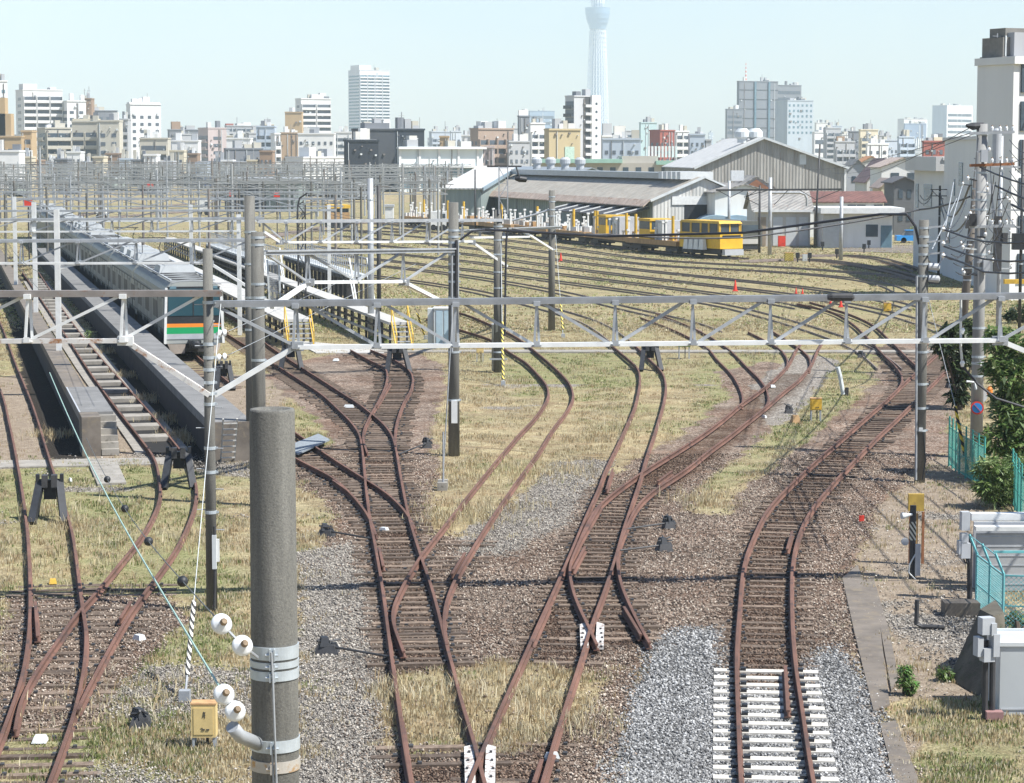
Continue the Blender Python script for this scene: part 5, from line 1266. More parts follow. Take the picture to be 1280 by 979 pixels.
# ------------------------------------------------------------------ plants
leafmats = {}
def leaves(name, mat_cols, pts, size, n_per, spread, parent, seed, aspect=.35, droop=.3):
    rg = np.random.default_rng(seed); P = []
    for c, r in pts:
        v = rg.normal(0, 1, (n_per, 3)); v /= np.linalg.norm(v, axis=1)[:, None]
        rr = r * rg.uniform(.35, 1.05, n_per) ** .6
        P.append(np.array(c)[None] + v * rr[:, None] * np.array([1, 1, .85]))
    P = np.concatenate(P); m = len(P)
    d = rg.normal(0, 1, (m, 3)); d[:, 2] = d[:, 2] * .5 - droop * .3; d /= np.linalg.norm(d, axis=1)[:, None]
    up = np.array([0, 0, 1.])[None] + rg.normal(0, .45, (m, 3)); s = np.cross(d, up); s /= np.linalg.norm(s, axis=1)[:, None] + 1e-6
    L = size * rg.uniform(.6, 1.3, m)[:, None]; W = L * aspect
    V = np.stack([P, P + d * L * .5 + s * W * .5, P + d * L - np.array([0, 0, droop])[None] * L * .5, P + d * L * .5 - s * W * .5], 1).reshape(-1, 3)
    F = (np.arange(m) * 4)[:, None] + np.array([[0, 1, 2, 3]])
    cols = np.array(mat_cols)[rg.integers(0, len(mat_cols), m)] * rg.uniform(.7, 1.3, (m, 1))
    if 'leaf' not in leafmats: leafmats['leaf'] = attrmat('leaf', .5, .3)
    off = np.array(parent.location)
    return np_mesh(name, V - off[None], F, leafmats['leaf'], np.repeat(cols, 4, 0), parent)
LG = [(.06, .115, .025), (.10, .17, .04), (.15, .225, .06), (.22, .28, .11)]
DG = [(.025, .042, .018), (.045, .072, .027), (.075, .11, .04)]
def bush(name, label, cat, px, py, blobs, cols, size, n, seed, trunk=True, aspect=.35):
    p = G(px, py); t = thing(name, label, cat, p); pts = []
    for bx, by, br_, dy in blobs:
        pts.append((tuple(at(bx, by, p.y + dy)), br_ * p.y / FPX))
    leaves('crown', cols, pts, size, n, 1, t, seed, aspect)
    mb = MB()
    for k, (c, r) in enumerate(pts):
        mb.path([p + Vector((.1 * math.sin(k), .1 * math.cos(k), 0)), p.lerp(Vector(c), .5) + Vector((0, 0, .15)), c], [.07, .05, .015], 6)
    mb.build('trunk', M('bark', (.085, .065, .05), .95, .4, 6), t)
    return t
bush('broadleaf_tree', 'broad leaved green tree right of the utility pole at the frame edge', 'tree', 1262, 600, [(1252, 425, 22, 1), (1275, 440, 25, .5), (1246, 458, 18, .5), (1266, 470, 28, 0), (1290, 480, 30, .5), (1258, 500, 20, .4), (1264, 520, 26, -.3), (1285, 530, 28, 0), (1246, 550, 22, -.4), (1272, 565, 26, -.2), (1300, 560, 28, 0)], LG, .28, 460, 5)
bush('oleander_shrub', 'leafy shrub spilling over the green fence near its bottom', 'shrub', 1250, 632, [(1236, 585, 17, -.3), (1252, 595, 20, 0), (1244, 615, 17, -.4), (1262, 612, 18, .2), (1232, 608, 11, -.5), (1270, 585, 18, .6)], LG[1:] + [(.22, .29, .12)], .28, 460, 6, aspect=.2)
bush('dark_evergreen_tree', 'dark shaded evergreen tree left of the utility pole', 'tree', 1198, 512, [(1196, 420, 17, 0), (1180, 432, 14, -.5), (1208, 440, 16, .3), (1196, 455, 15, 0), (1210, 410, 14, .5), (1225, 425, 16, .6), (1185, 415, 10, 0), (1202, 475, 12, .2), (1198, 495, 11, .1)], DG, .32, 380, 7)
bush('hedge', 'clipped dark green hedge at the right edge beyond the truss', 'hedge', 1275, 404, [(1270, 392, 11, 0), (1284, 390, 12, 0), (1298, 391, 12, 0), (1262, 395, 7, 0)], DG + [(.05, .1, .03)], .3, 300, 8)
bush('weed_bush', 'bright green weed clump beside the concrete path', 'weed', 1133, 868, [(1133, 852, 12, 0), (1131, 838, 8, 0), (1137, 858, 10, 0)], LG[1:] + [(.10, .26, .05)], .10, 260, 9, aspect=.3)
bush('weed_bush', 'green weed clump in shade of the mossy block', 'weed', 1181, 850, [(1180, 842, 10, 0), (1190, 850, 8, 0)], LG[:3], .10, 200, 10)
bush('weed_bush', 'green weeds inside the cage fence at the frame edge', 'weed', 1275, 800, [(1268, 775, 14, .6), (1285, 780, 14, .8)], LG[1:], .12, 240, 12)
bush('weed_bush', 'low green weeds beneath the right raised walkway end', 'weed', 477, 430, [(470, 425, 7, 0), (480, 426, 7, 0)], LG[1:], .2, 140, 13)
bush('weed_bush', 'small plant growing beside the inspection pit track', 'weed', 112, 424, [(111, 418, 6, 0), (107, 424, 5, 0)], LG[1:], .15, 120, 14)
bush('roadside_shrub', 'yellowish shrub by the corner of the dark house', 'shrub', 1145, 300, [(1142, 288, 7, 0), (1147, 292, 6, 0)], LG[2:], .4, 120, 15)

# ------------------------------------------------------------------ platforms and raised walkways at left
HD = Vector((-.236, 1, 0)).normalized(); HN = Vector((HD.y, -HD.x, 0))
def strip(t, name, p, w, L, z0, z1, mat, inset=0.0):
    a = p + HN * inset; q = [a, a + HN * w, a + HN * w + HD * L, a + HD * L]
    return MB().prism([Vector((v.x, v.y, z0)) for v in q], (0, 0, z1 - z0)).build(name, mat, t)
def steps(t, p, n, w, rise, run, mat, name='step'):
    for k in range(n):
        a = p - HD * (run * (k + 1)); h = rise * (n - k)
        q = [a, a + HN * w, a + HN * w + HD * run, a + HD * run]
        MB().prism([Vector((v.x, v.y, 0)) for v in q], (0, 0, h)).build(name, mat, t)
p = G(103, 570); t = thing('concrete_platform', 'low dark concrete platform with steps at far left', 'platform', p)
strip(t, 'deck', p + HD * 1.6, 1.15, 9, 1.0, 1.3, m_plat); strip(t, 'deck', p + HD * 10.6, .72, 140, .98, 1.27, m_pathc); strip(t, 'wall', p + HD * 1.6, .62, 150, -.2, .98, M('shade_dark_wall', (.05, .047, .045), .95, .3, 1.5), .06)  # wall colour darkened to carry the shade of its left face
strip(t, 'end_wall', p, .62, 1.6, -.2, 1.29, m_pathc); steps(t, p + HD * 1.6 + HN * .64, 6, .58, .2, .27, m_conc2)
strip(t, 'edge_strip', p + HD * 1.6, .05, 9, 1.3, 1.306, m_grey)
p = G(262, 577); t = thing('concrete_platform', 'long platform strip beside the train with a ladder at its end', 'platform', p)
strip(t, 'deck', p, 1.4, 150, 1.0, 1.3, m_plat); strip(t, 'wall', p, 1.28, 150, -.2, 1.0, MATS['shade_dark_wall'], .06)
strip(t, 'end_wall', p - HD * .12, 1.4, .12, -.2, 1.29, m_pathc)
mb = MB(); a = p + HN * .35 - HD * 1.0
for k in range(7): mb.bar(a + HD * (-.2 + .9) + Vector((0, 0, .15 + k * .2)) - HD * .12 * k, a + HN * .45 + HD * .7 + Vector((0, 0, .15 + k * .2)) - HD * .12 * k, .05, .04)
mb.bar(a + HD * .9, a + HD * 0 + Vector((0, 0, 1.5)), .05, .05); mb.bar(a + HN * .45 + HD * .9, a + HN * .45 + Vector((0, 0, 1.5)), .05, .05); mb.build('ladder', m_deckw, t)
# inspection pit: dark recess beams between the ladder track rails
p0 = G(196, 566); t = thing('inspection_pit', 'row of concrete cross beams over the dark inspection pit', 'inspection pit', p0)
P2, _ = TRACKS[10]; cen = [Vector((x, y, 0)) for x, y in P2 if 80 < y < 190]
cen.sort(key=lambda v: v.y)
mb = MB(); mb2 = MB(); acc = 0; last = cen[0]
pitm = M('pit_floor_shade', (.014, .013, .012), .95, .3, 2)  # flat near-black strip painted as the shaded hollow of the pit
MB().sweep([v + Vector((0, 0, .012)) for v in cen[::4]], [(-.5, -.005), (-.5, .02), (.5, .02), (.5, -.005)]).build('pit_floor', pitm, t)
nb = 0
for i in range(1, len(cen)):
    acc += (cen[i] - cen[i - 1]).length
    if acc > 3.3 and nb < 60:
        acc = 0; nb += 1; d = (cen[i] - cen[i - 1]).normalized(); x = Vector((d.y, -d.x, 0))
        MB().box((cen[i].x, cen[i].y, .10), (1.0, 1.05, .17), math.atan2(d.y, d.x) - math.pi / 2).build('cross_beam', m_conc2, t)
for s in (-1, 1):
    MB().sweep([v for v in cen[::4]], [(s * .70 - .22, -.05), (s * .70 - .22, .05), (s * .70 + .22, .05), (s * .70 + .22, -.05)][::1]).build('side_beam', m_conc2, t)
def walkway(label, px, py, w, L, h, stair=True, rail=False, left=True):
    p = G(px, py); t = thing('raised_walkway', label, 'walkway', p)
    strip(t, 'deck', p, w, L, h - .14, h, m_deckw); 
    mb = MB()
    for s in (.08, w - .08):
        k = .3
        while k < L:
            a = p + HN * s + HD * k; mb.box((a.x, a.y, (h - .14) / 2), (.12, .12, h - .14)); k += 2.4
    o = mb.build('support_legs', m_dark, t); o['kind'] = 'stuff'
    strip(t, 'service_pipe', p, .1, L, h * .35, h * .35 + .12, m_grey, .0); strip(t, 'service_pipe', p, .1, L, h * .62, h * .62 + .1, m_dark, .0)
    if stair:
        a0 = p + HN * (w * .1)
        for k in range(5):
            a = a0 - HD * (.26 * (k + .5)); z = h - (k + 1) * h / 6
            MB().box((a.x + HN.x * w * .4, a.y + HN.y * w * .4, z), (w * .8, .26, .05), math.atan2(HN.y, HN.x)).build('tread', m_galv, t)
        for s in (0, w * .8):
            a = a0 + HN * s
            mb = MB(); mb.bar(a - HD * 1.5, a + Vector((0, 0, h)), .05, .12); mb.bar(a - HD * 1.5 + Vector((0, 0, .85)), a + Vector((0, 0, h + .85)), .05, .05)
            mb.bar(a - HD * 1.5, a - HD * 1.5 + Vector((0, 0, .85)), .05, .05); mb.bar(a + Vector((0, 0, h)), a + Vector((0, 0, h + .85)), .05, .05); mb.build('stair_rail', m_yel, t)
    return t, p
walkway('pale raised walkway with yellow stairs just right of the twin poles', 352, 433, 1.65, 130, 1.4)
walkway('raised walkway with yellow stairs beside the tall grey cabinets', 487, 437, 1.05, 130, 1.4)
def gangway(label, px, py, L, h, rh=1.1):
    p = G(px, py); t = thing('railed_gangway', label, 'gangway', p)
    strip(t, 'deck', p, 1.2, L, h - .15, h, m_lgrey); strip(t, 'fascia', p, .06, L, h - .4, h - .152, m_dark, -.04)
    for s in (.05, 1.15):
        k = 0.2; n = 0
        while k < L and n < 40:
            a = p + HN * s + HD * k; MB().box((a.x, a.y, h / 2 - .1), (.2, .2, h - .2)).build('column', m_dark, t); k += 1.9; n += 1
        mb = MB(); k = 0
        while k <= L:
            a = p + HN * s + HD * k; mb.box((a.x, a.y, h + rh / 2), (.05, .05, rh)); k += .95
        for z in (h + rh * .5, h + rh): mb.bar(p + HN * s + Vector((0, 0, z)), p + HN * s + HD * L + Vector((0, 0, z)), .05, .05)
        mb.build('railing', m_galv, t)
    for s in (0, 1.2):
        a = p + HN * s; mb = MB(); mb.bar(a + Vector((0, 0, h + rh)), a - HD * 3.2, .09, .09); mb.bar(a + Vector((0, 0, h)), a - HD * 2.3, .08, .14); mb.build('stair_stringer', m_lgrey, t)
gangway('near railed gangway on dark columns beside the galvanised pole', 437, 381, 32, 2.0)
gangway('far railed gangway on dark columns behind the twin poles', 330, 363, 40, 2.0)
p = G(338, 380); t = thing('mesh_enclosure', 'pale framed mesh enclosure right of the twin poles', 'enclosure', p)
for px in (337, 351): MB().bar(G(px, 380), at(px - 3, 325, p.y), .12, .12).build('frame_post', m_lgrey, t)
mb = MB()
for k in range(14): mb.bar(at(336.5 + k, 378, p.y), at(334 + k, 327, p.y), .02, .02)
for k in range(20): mb.bar(at(336, 378 - k * 2.6, p.y), at(350, 378 - k * 2.6, p.y), .02, .02)
mb.build('mesh', m_grey, t)

# ------------------------------------------------------------------ the commuter train
F0 = G(243, 450); yaw = math.atan2(-HD.x, HD.y)
tr = thing('commuter_train', 'long stainless commuter train with orange and green front stripes', 'train', F0, yaw)
m_steel = M('stainless_side', (.20, .212, .192), .5, .15, 1.2, .15, stain=((.22, .21, .18), .68))
m_roof = M('train_roof_grey', (.24, .25, .245), .7, .15, 1.0, stain=((.3, .29, .26), .64))
m_ac = M('roof_unit_grey', (.36, .38, .385), .55, .1, 2.)
b = .19
prof = [(-1.36, 1.02), (-1.47, 1.25), (-1.475, 2.55), (-1.41, 3.2), (-1.25, 3.42), (1.25, 3.42), (1.41, 3.2), (1.475, 2.55), (1.47, 1.25), (1.36, 1.02)]
rprof = [(-1.25, 3.40), (-1.1, 3.56), (-.6, 3.66), (0, 3.69), (.6, 3.66), (1.1, 3.56), (1.25, 3.40)]
wme = None
for c in range(9):
    y0 = c * 20.0 + (0.0 if c == 0 else .25); y1 = c * 20.0 + 19.6
    mb = MB(); mb.prism([(x, y0, z + b) for x, z in prof][::-1], (0, y1 - y0, 0)); body = mb.build('car_body', m_steel, tr, local=True)
    MB().prism([(x, y0 + .05, z + b) for x, z in rprof][::-1], (0, y1 - y0 - .1, 0)).build('roof', m_roof, body, local=True)
    MB().box((0, (y0 + y1) / 2, .62 + b), (2.5, (y1 - y0) * .94, .75)).build('underframe', m_dark, body, local=True)
    if c < 6:
        for k in range(4):
            yy_ = y0 + 2.45 + k * 4.9
            for side in (-1, 1):
                if wme is None:
                    wme = MB().box((0, 0, 0), (.02, 1, 1)).build('door_window', m_black, body, local=True); wme_o = wme; wme = wme.data; wme_o.location = (side * 1.466, yy_, 2.05 + b); wme_o.scale = (1, 1.0, .95)
                else: inst('door_window', wme, body, (side * 1.466, yy_, 2.05 + b), (1, 1.05, 1.1))
                if side < 0:
                    d = MB().box((side * 1.474, yy_, 1.85 + b), (.012, 1.3, 1.75)); d.build('door_leaf', M('door_steel', (.15, .16, .15), .5, .1, 2., .15), body, local=True)
                    for q in (1.55, 2.9): inst('side_window', wme, body, (side * 1.470, yy_ + q, 2.1 + b), (1, 1.15, .85))
    for k in (.22, .5, .78):
        if k == .5 or c % 3 == 1:
            yc = y0 + (y1 - y0) * k
            mb = MB(); mb.box((0, yc, 3.83 + b), (1.9, 3.2, .42), 0, 0, .9); mb.box((0, yc, 4.05 + b), (1.3, 2.0, .05)); mb.build('roof_unit', m_ac, body, local=True)
    mb = MB()
    for q in range(9): mb.box((-1.472, y0 + 1.2 + q * 2.1, 1.9 + b), (.016, .035, 1.9)); mb.box((0, y0 + 1.2 + q * 2.1, 3.69 + b), (1.9, .06, .05))
    mb.box((-1.478, (y0 + y1) / 2, 2.86 + b), (.012, y1 - y0, .05)); mb.box((-1.478, (y0 + y1) / 2, 1.3 + b), (.012, y1 - y0, .06)); mb.build('seam_strips', m_dark, body, local=True)
    mb = MB(); mb.bar((-1.05, y0 + .4, 3.68 + b), (-1.05, y1 - .4, 3.68 + b), .08, .08); mb.bar((1.05, y0 + .4, 3.68 + b), (1.05, y1 - .4, 3.68 + b), .08, .08); mb.build('roof_rail', m_grey, body, local=True)
    if c in (1, 2, 4):
        yc = y0 + 3.2; mb = MB()
        for s in (-.6, .6):
            mb.bar((s, yc, 3.75 + b), (s * .8, yc + 1.3, 4.35 + b), .05, .05); mb.bar((s * .8, yc + 1.3, 4.35 + b), (s, yc + .4, 4.95 + b), .04, .04)
        mb.bar((-.8, yc + .4, 4.97 + b), (.8, yc + .4, 4.97 + b), .06, .05); mb.box((0, yc + .5, 3.75 + b), (1.5, 1.6, .1)); mb.build('pantograph', m_dark, body, local=True)
fr = MB().prism([(x, -.02, z + b) for x, z in ((-1.36, .62), (-1.46, 1.2), (-1.46, 2.55), (-1.38, 3.25), (-1.15, 3.5), (-.6, 3.62), (.6, 3.62), (1.15, 3.5), (1.38, 3.25), (1.46, 2.55), (1.46, 1.2), (1.36, .62))][::-1], (0, .06, 0)).build('front_shell', M('front_silver', (.36, .38, .36), .4, .08, 2.), tr, local=True)
def fpan(name, x0, x1, z0, z1, y, mat, parent=fr): return MB().box2((x0, y, z0 + b), (x1, y + .02, z1 + b)).build(name, mat, parent, local=True)
fpan('black_mask', -1.3, 1.3, 1.60, 3.4, -.045, m_black)
fpan('windscreen', -1.24, 1.24, 1.98, 3.3, -.068, M('teal_windscreen', (.03, .085, .11), .10, .2, .5))
fpan('orange_stripe', -1.33, 1.33, 1.42, 1.60, -.048, M('stripe_orange', (.85, .26, .03), .4, .05))
fpan('green_stripe', -1.36, 1.36, 1.10, 1.42, -.047, M('stripe_green', (.01, .34, .12), .4, .05))
fpan('grey_band', -1.38, 1.38, .84, 1.10, -.046, m_grey)
fpan('wiper', -.05, .0, 1.98, 3.2, -.08, m_black); fpan('number_plate', .6, 1.0, 1.68, 1.73, -.07, m_white)
for s in (-1, 1): fpan('headlight', s * 1.0 - .16, s * 1.0 + .16, 3.3, 3.42, -.075, m_glassl)
for s in (-1, 1): MB().bar((s * 1.42, -.08, .62 + b), (s * 1.32, -.04, 3.35 + b), .12, .1).build('corner_trim', m_white, fr, local=True)
mb = MB(); mb.box((0, -.3, .62 + b), (.55, .9, .4)); mb._lathe(Vector((0, -.75, .62 + b)), Vector((0, -1, 0)), [(.16, 0), (.22, .05), (.22, .3), (.12, .34)], 10, 0); mb.build('coupler', m_black, fr, local=True)
for s in (-1, 1): MB().prism([(s * 1.3, -.1, .6 + b), (s * .45, -.3, .6 + b), (s * .5, -.35, .18 + b), (s * 1.1, -.2, .12 + b)][::-s], (0, .08, 0)).build('skirt', M('skirt_tan', (.36, .31, .26), .7), fr, local=True)
MB().box((0, .6, .45 + b), (2.2, 1.0, .5)).build('front_bogie', m_dark, tr, local=True)

# ------------------------------------------------------------------ yellow work train on the far side of the yard
WT = relax(smooth(flat(pxline([(930, 322.5), (860, 317.5), (760, 306.5), (640, 292.5), (540, 283.5), (470, 279)])), 2), 6)
def along(s):
    acc = 0
    for i in range(1, len(WT)):
        L = (WT[i] - WT[i - 1]).length
        if acc + L >= s: d = (WT[i] - WT[i - 1]).normalized(); return WT[i - 1] + d * (s - acc), d
        acc += L
    return WT[-1], d
track('track under the parked yellow work train', centre=WT[::3], near=False, pitch=.8)
def place(s):                                   # local y runs backward along the train, x to its right-hand side
    p, d = along(s); return p, math.atan2(-d.x, d.y)
p, a = place(2.2); t = thing('yellow_work_loco', 'yellow rail work car with white plough panels at the train head', 'rail car', p, a)
W2 = 1.4
MB().box((0, 4.6, .75), (2.3, 8.6, .6)).build('underframe', m_dark, t, local=True)
body = MB().box((0, 4.5, 1.85), (2.8, 9, 1.6)).build('body', M('loco_yellow', (.74, .45, .03), .55, .2, .8, stain=((.34, .2, .07), .6)), t, local=True)
MB().box((0, 4.6, 3.15), (2.6, 8.4, 1.0)).build('cab_glass', m_glass, t, local=True)
for x in (-1.32, 1.32):
    for y in (.45, 2.6, 4.4, 6.6, 8.8): MB().box((x, y, 3.15), (.08, .35, 1.0)).build('cab_pillar', m_yel, t, local=True)
for x in (-1.2, 0, 1.2): MB().box((x, .38, 3.15), (.16, .08, 1.0)).build('cab_pillar', m_yel, t, local=True)
MB().box((0, 4.6, 3.76), (2.85, 8.9, .26), 0, 0, .93).build('roof', m_yel, t, local=True)
MB().box((0, -.05, 2.35), (2.2, .1, .2)).build('grille', m_black, t, local=True)
for q in range(4): MB().box((-1.75, 3.2 + q * 1.15, 1.5), (.5, 1.0, 1.2), 0, 0, .7).build('plough_panel', m_white, t, local=True)
MB().box((0, -.35, .7), (2.3, .6, .6)).build('front_equipment', m_grey, t, local=True)
for y in (1.5, 7.4): 
    mb = MB()
    for x in (-.56, .56): mb._lathe(Vector((x - .06, y, .55)), Vector((1, 0, 0)), [(.42, 0), (.42, .12)], 16, 0)
    mb.build('wheelset', m_dark, t, local=True)
for ch in [c for c in COL.objects if c.parent == t]: ch.scale = (.92, .82, .93)
spec = [(10.5, 22.5, 1), (23.5, 38, 1), (39, 53, 0), (54, 68, 0), (69, 83, 0), (84, 99, 0), (100, 114, 0)]
words = ['short ochre flat wagon behind the yellow work car with pale machinery', 'ochre flat wagon with a yellow cab and yellow crane posts', 'ochre flat wagon with white stanchions below the shed canopy', 'flat wagon loaded with pale frames left of the plain pole', 'flat wagon loaded with pale frames near the lattice topped pole', 'rusty low wagon with white posts left of the lattice topped pole', 'last flat wagon at the far left end of the work train']
for (s0, s1, cabf), lb in zip(spec, words):
    p, a = place(s0); L = s1 - s0; rg = np.random.default_rng(int(s0))
    t = thing('flat_wagon', lb, 'wagon', p, a)
    MB().box((0, L / 2, 1.2), (2.7, L, .5)).build('deck', m_orange, t, local=True)
    MB().box((0, L / 2, .85), (1.6, L * .9, .3)).build('underframe', m_black, t, local=True)
    for y in (1.8, L - 1.8):
        mb = MB(); mb.box((0, y, .55), (2.0, 2.6, .35))
        for dy in (-.8, .8):
            for x in (-.56, .56): mb._lathe(Vector((x - .06, y + dy, .52)), Vector((1, 0, 0)), [(.38, 0), (.38, .12)], 12, 0)
        mb.build('bogie', m_dark, t, local=True)
    for q in range(int(L / .75)):
        x = rg.choice([-1.2, 1.2, -.4, .5]); y = .5 + q * .75 + rg.uniform(-.3, .3); h = rg.uniform(.5, 2.0)
        mb = MB(); mb.box((x, y, 1.45 + h / 2), (.16, .16, h)); mb.box((x, y, 1.45 + h), (.3, .3, .2)); mb.build('stanchion', m_white, t, local=True)
        if rg.random() < .6:
            MB().box((rg.uniform(-.8, .8), y, 1.45 + .25), (rg.uniform(.5, 1.4), rg.uniform(.4, .9), rg.uniform(.3, .8)), rg.uniform(0, 1)).build('cargo_block', [m_lgrey, m_orange, m_white, m_deckw][rg.integers(0, 4)], t, local=True)
    for y in ([L * .35] if not cabf else [L * .12, L * .85]) + ([L * .8] if L > 14 else []):
        MB().tube((-1.0, y, 1.4), (-1.0, y, 3.9), .15, n=10).build('yellow_crane_post', m_yel, t, local=True)
    if cabf:
        MB().box((0, L * .62, 2.35), (2.6, 2.6, 1.9)).build('cab', MATS['loco_yellow'], t, local=True)
        MB().box((0, L * .62, 2.85), (2.63, 2.4, .8)).build('cab_window', m_glass, t, local=True); MB().box((0, L * .62 - 1.31, 2.85), (2.2, .03, .8)).build('cab_window', m_glass, t, local=True)
        MB().box((0, L * .62, 3.4), (2.7, 2.8, .22)).build('cab_roof', m_yel, t, local=True)
        MB().box((.1, L * .36, 2.4), (2.2, 2.4, 2.0)).build('equipment_room', m_grey, t, local=True)
        MB().box((-1.02, L * .36, 2.6), (.06, 1.0, 1.0)).build('room_window', m_white, t, local=True)
p = G(938, 314); t = thing('dark_rail_car', 'dark round nosed rail car half behind the yellow work car', 'rail car', p, .3)
MB().prism([(-1.3, 0, .5), (-1.35, 0, 2.4), (-.9, 0, 3.1), (.9, 0, 3.1), (1.35, 0, 2.4), (1.3, 0, .5)][::-1], (0, 9, 0)).build('body', M('dark_olive_body', (.11, .115, .10), .5, .2, 1), t, local=True)
MB().box((0, -.03, 2.35), (1.9, .06, .7)).build('windscreen', m_glass, t, local=True); MB().box((0, -.04, 1.0), (2.2, .08, .5)).build('front_band', m_deckw, t, local=True); MB().box((0, 4, .4), (2.0, 8, .5)).build('underframe', m_black, t, local=True)
p = G(425, 289); t = thing('yellow_rail_crane', 'small yellow rail vehicle far beyond the gangways', 'rail car', p, .25)
MB().box((0, 2, .8), (2.4, 5, .8)).build('underframe', m_black, t, local=True); MB().box((0, 2, 1.9), (2.5, 4.6, 1.1)).build('body', m_orange, t, local=True)
MB().box((0, 2, 2.7), (2.3, 4.2, .6)).build('cab_glass', m_glass, t, local=True); MB().box((0, 2, 3.2), (2.7, 4.8, .45)).build('roof', m_yel, t, local=True)
# ------------------------------------------------------------------ sheds and low depot buildings
def hall(name, label, origin, yaw, w, L, he, hr, wall, roof, cat='shed', ridge=.5, over=.4, roof_t=.15, gable_wall=None):
    """gabled hall: local x across the gable, y along the ridge, gable at y=0"""
    t = thing(name, label, cat, origin, yaw)
    xr = w * ridge
    MB().prism([(0, 0, -.2), (0, 0, he), (xr, 0, hr), (w, 0, he), (w, 0, -.2)][::-1], (0, L, 0)).build('wall', wall, t, local=True)
    sl = (hr - he) / max(xr, .01); sr = (hr - he) / max(w - xr, .01)
    MB().prism([(-over, -over, he - sl * over + .02), (xr, -over, hr + .02), (xr, -over, hr + roof_t), (-over, -over, he - sl * over + roof_t)][::-1], (0, L + 2 * over, 0)) \
        .build('roof', roof, t, local=True)
    MB().prism([(xr, -over, hr + .02), (w + over, -over, he - sr * over + .02), (w + over, -over, he - sr * over + roof_t), (xr, -over, hr + roof_t)][::-1], (0, L + 2 * over, 0)).build('roof', roof, t, local=True)
    return t
def part(t, name, mat, a, b2): return MB().box2(a, b2).build(name, mat, t, local=True)
c_grey = corrug('grey_corrugated', (.33, .32, .295), 14, .35, ((.19, .14, .10), .55), bd=.04)
c_pale = corrug('pale_corrugated', (.55, .55, .52), 14, .25, ((.30, .21, .15), .58), bd=.04)
c_teal = corrug('greenish_cladding', (.24, .29, .28), 6, .15, ((.2, .15, .12), .7))
r_grey = corrug('weathered_roof', (.27, .26, .24), 10, .35, ((.27, .17, .11), .56))
r_rust = corrug('rust_streaked_roof', (.36, .335, .285), 10, .3, ((.27, .17, .10), .54), bd=.04)
r_pale = corrug('pale_sheet_roof', (.52, .52, .50), 10, .22, ((.33, .28, .23), .58), bd=.04)
r_tile = corrug('red_tile_roof', (.16, .075, .06), 9, .3, None)
p = G(870, 282); p = Vector(((868 - PXC) / FPX * 330, 330, 0))
t = hall('warehouse', 'big grey corrugated warehouse with a pale gable edge', p, .06, 20.9, 34, 8.2, 12.2, c_grey, r_pale, 'warehouse', ridge=.45)
MB().bar((-.2, -.5, 8.1), (9.4, -.5, 12.25), .12, .3).bar((9.4, -.5, 12.25), (21.2, -.5, 8.1), .12, .3).build('gable_trim', m_lgrey, t, local=True)
part(t, 'pale_panel', m_lgrey, (14.4, -.06, 8.6), (15.3, -.01, 10.0)); part(t, 'downpipe', m_white, (20.6, -.2, 0), (20.9, -.02, 8.0))
for x in (6.2, 8.0): mb = MB(); mb._lathe(Vector((x + 1.2, 6, 11.6)), Vector((0, 0, 1)), [(.7, 0), (.7, .5), (1.05, .8), (1.05, 1.5), (.6, 2.0)], 14, 0); mb.build('roof_ventilator', m_lgrey, t, local=True)
YS2 = 287; p = Vector(((815 - PXC) / FPX * YS2, YS2, 0))
t = hall('engine_shed', 'long low engine shed with rust streaked eaves and a ridge skylight', p, .27, 12.8, 92, 4.55, 7.15, c_teal, r_rust, 'engine shed')
part(t, 'ridge_skylight', M('blue_skylight', (.29, .32, .34), .35, .15, 1), (4.6, 10, 7.0), (8.2, 80, 7.75))
for k in range(5): part(t, 'skylight_hood', m_lgrey, (4.2, 2.0 + k * 1.7, 7.0), (8.4, 3.3 + k * 1.7, 7.9))
MB().prism([(-.35, -.3, 4.62), (-.35, -.3, 4.5), (-1.25, -.3, 3.75), (-1.25, -.3, 3.87)], (0, 92, 0)).build('eave_skirt', M('rusty_fascia', (.46, .37, .30), .85, .3, .9, stain=((.28, .14, .08), .54)), t, local=True)
part(t, 'gable_end', c_pale, (0.02, -.12, 0), (12.78, -.02, 4.5))
MB().prism([(0, -.12, 4.5), (6.4, -.12, 7.1), (12.8, -.12, 4.5)][::-1], (0, .1, 0)).build('gable_top', c_pale, t, local=True)
part(t, 'doorway', m_black, (4.0, -.16, 0), (8.4, -.13, 4.0)); part(t, 'door_header', m_white, (2.4, -.25, 4.0), (8.9, -.17, 5.0))
MB().bar((-.4, -.5, 4.5), (6.4, -.5, 7.3), .12, .3).bar((6.4, -.5, 7.3), (13.2, -.5, 4.5), .12, .2).build('gable_trim', m_lgrey, t, local=True)
for k in range(8): part(t, 'pilaster', m_dark, (-.06, 24 + k * 9, 0), (-.01, 24.15 + k * 9, 3.8))
ct = MB().prism([(-.02, 1, 3.5), (-4.0, 1, 2.6), (-4.0, 1, 2.75), (-.02, 1, 3.65)], (0, 30, 0)).build('lean_to_roof', m_dark, t, local=True)
for k in range(7): MB().bar((-.1, 1.5 + k * 4.8, 3.78), (-4.1, 1.5 + k * 4.8, 2.86), .2, .12).build('white_rafter', m_white, ct, local=True)
for k in range(7): part(t, 'lean_to_post', m_dark, (-3.9, 1.5 + k * 4.8, 0), (-3.75, 1.65 + k * 4.8, 2.6))
p = Vector(((690 - PXC) / FPX * 410, 410, 0))
t = hall('second_shed', 'second shed with ball shaped roof ventilators behind the long engine shed', p, .27, 14, 60, 5.0, 7.6, c_teal, MATS['blue_skylight'], 'shed')
for k in range(4):
    mb = MB(); mb._lathe(Vector((6.2, 4 + k * 9.0, 7.2)), Vector((0, 0, 1)), [(.7, 0), (.7, .9), (.95, 1.2), (.95, 1.9), (.5, 2.3)], 14, 0); mb.build('roof_ventilator', m_grey, t, local=True)
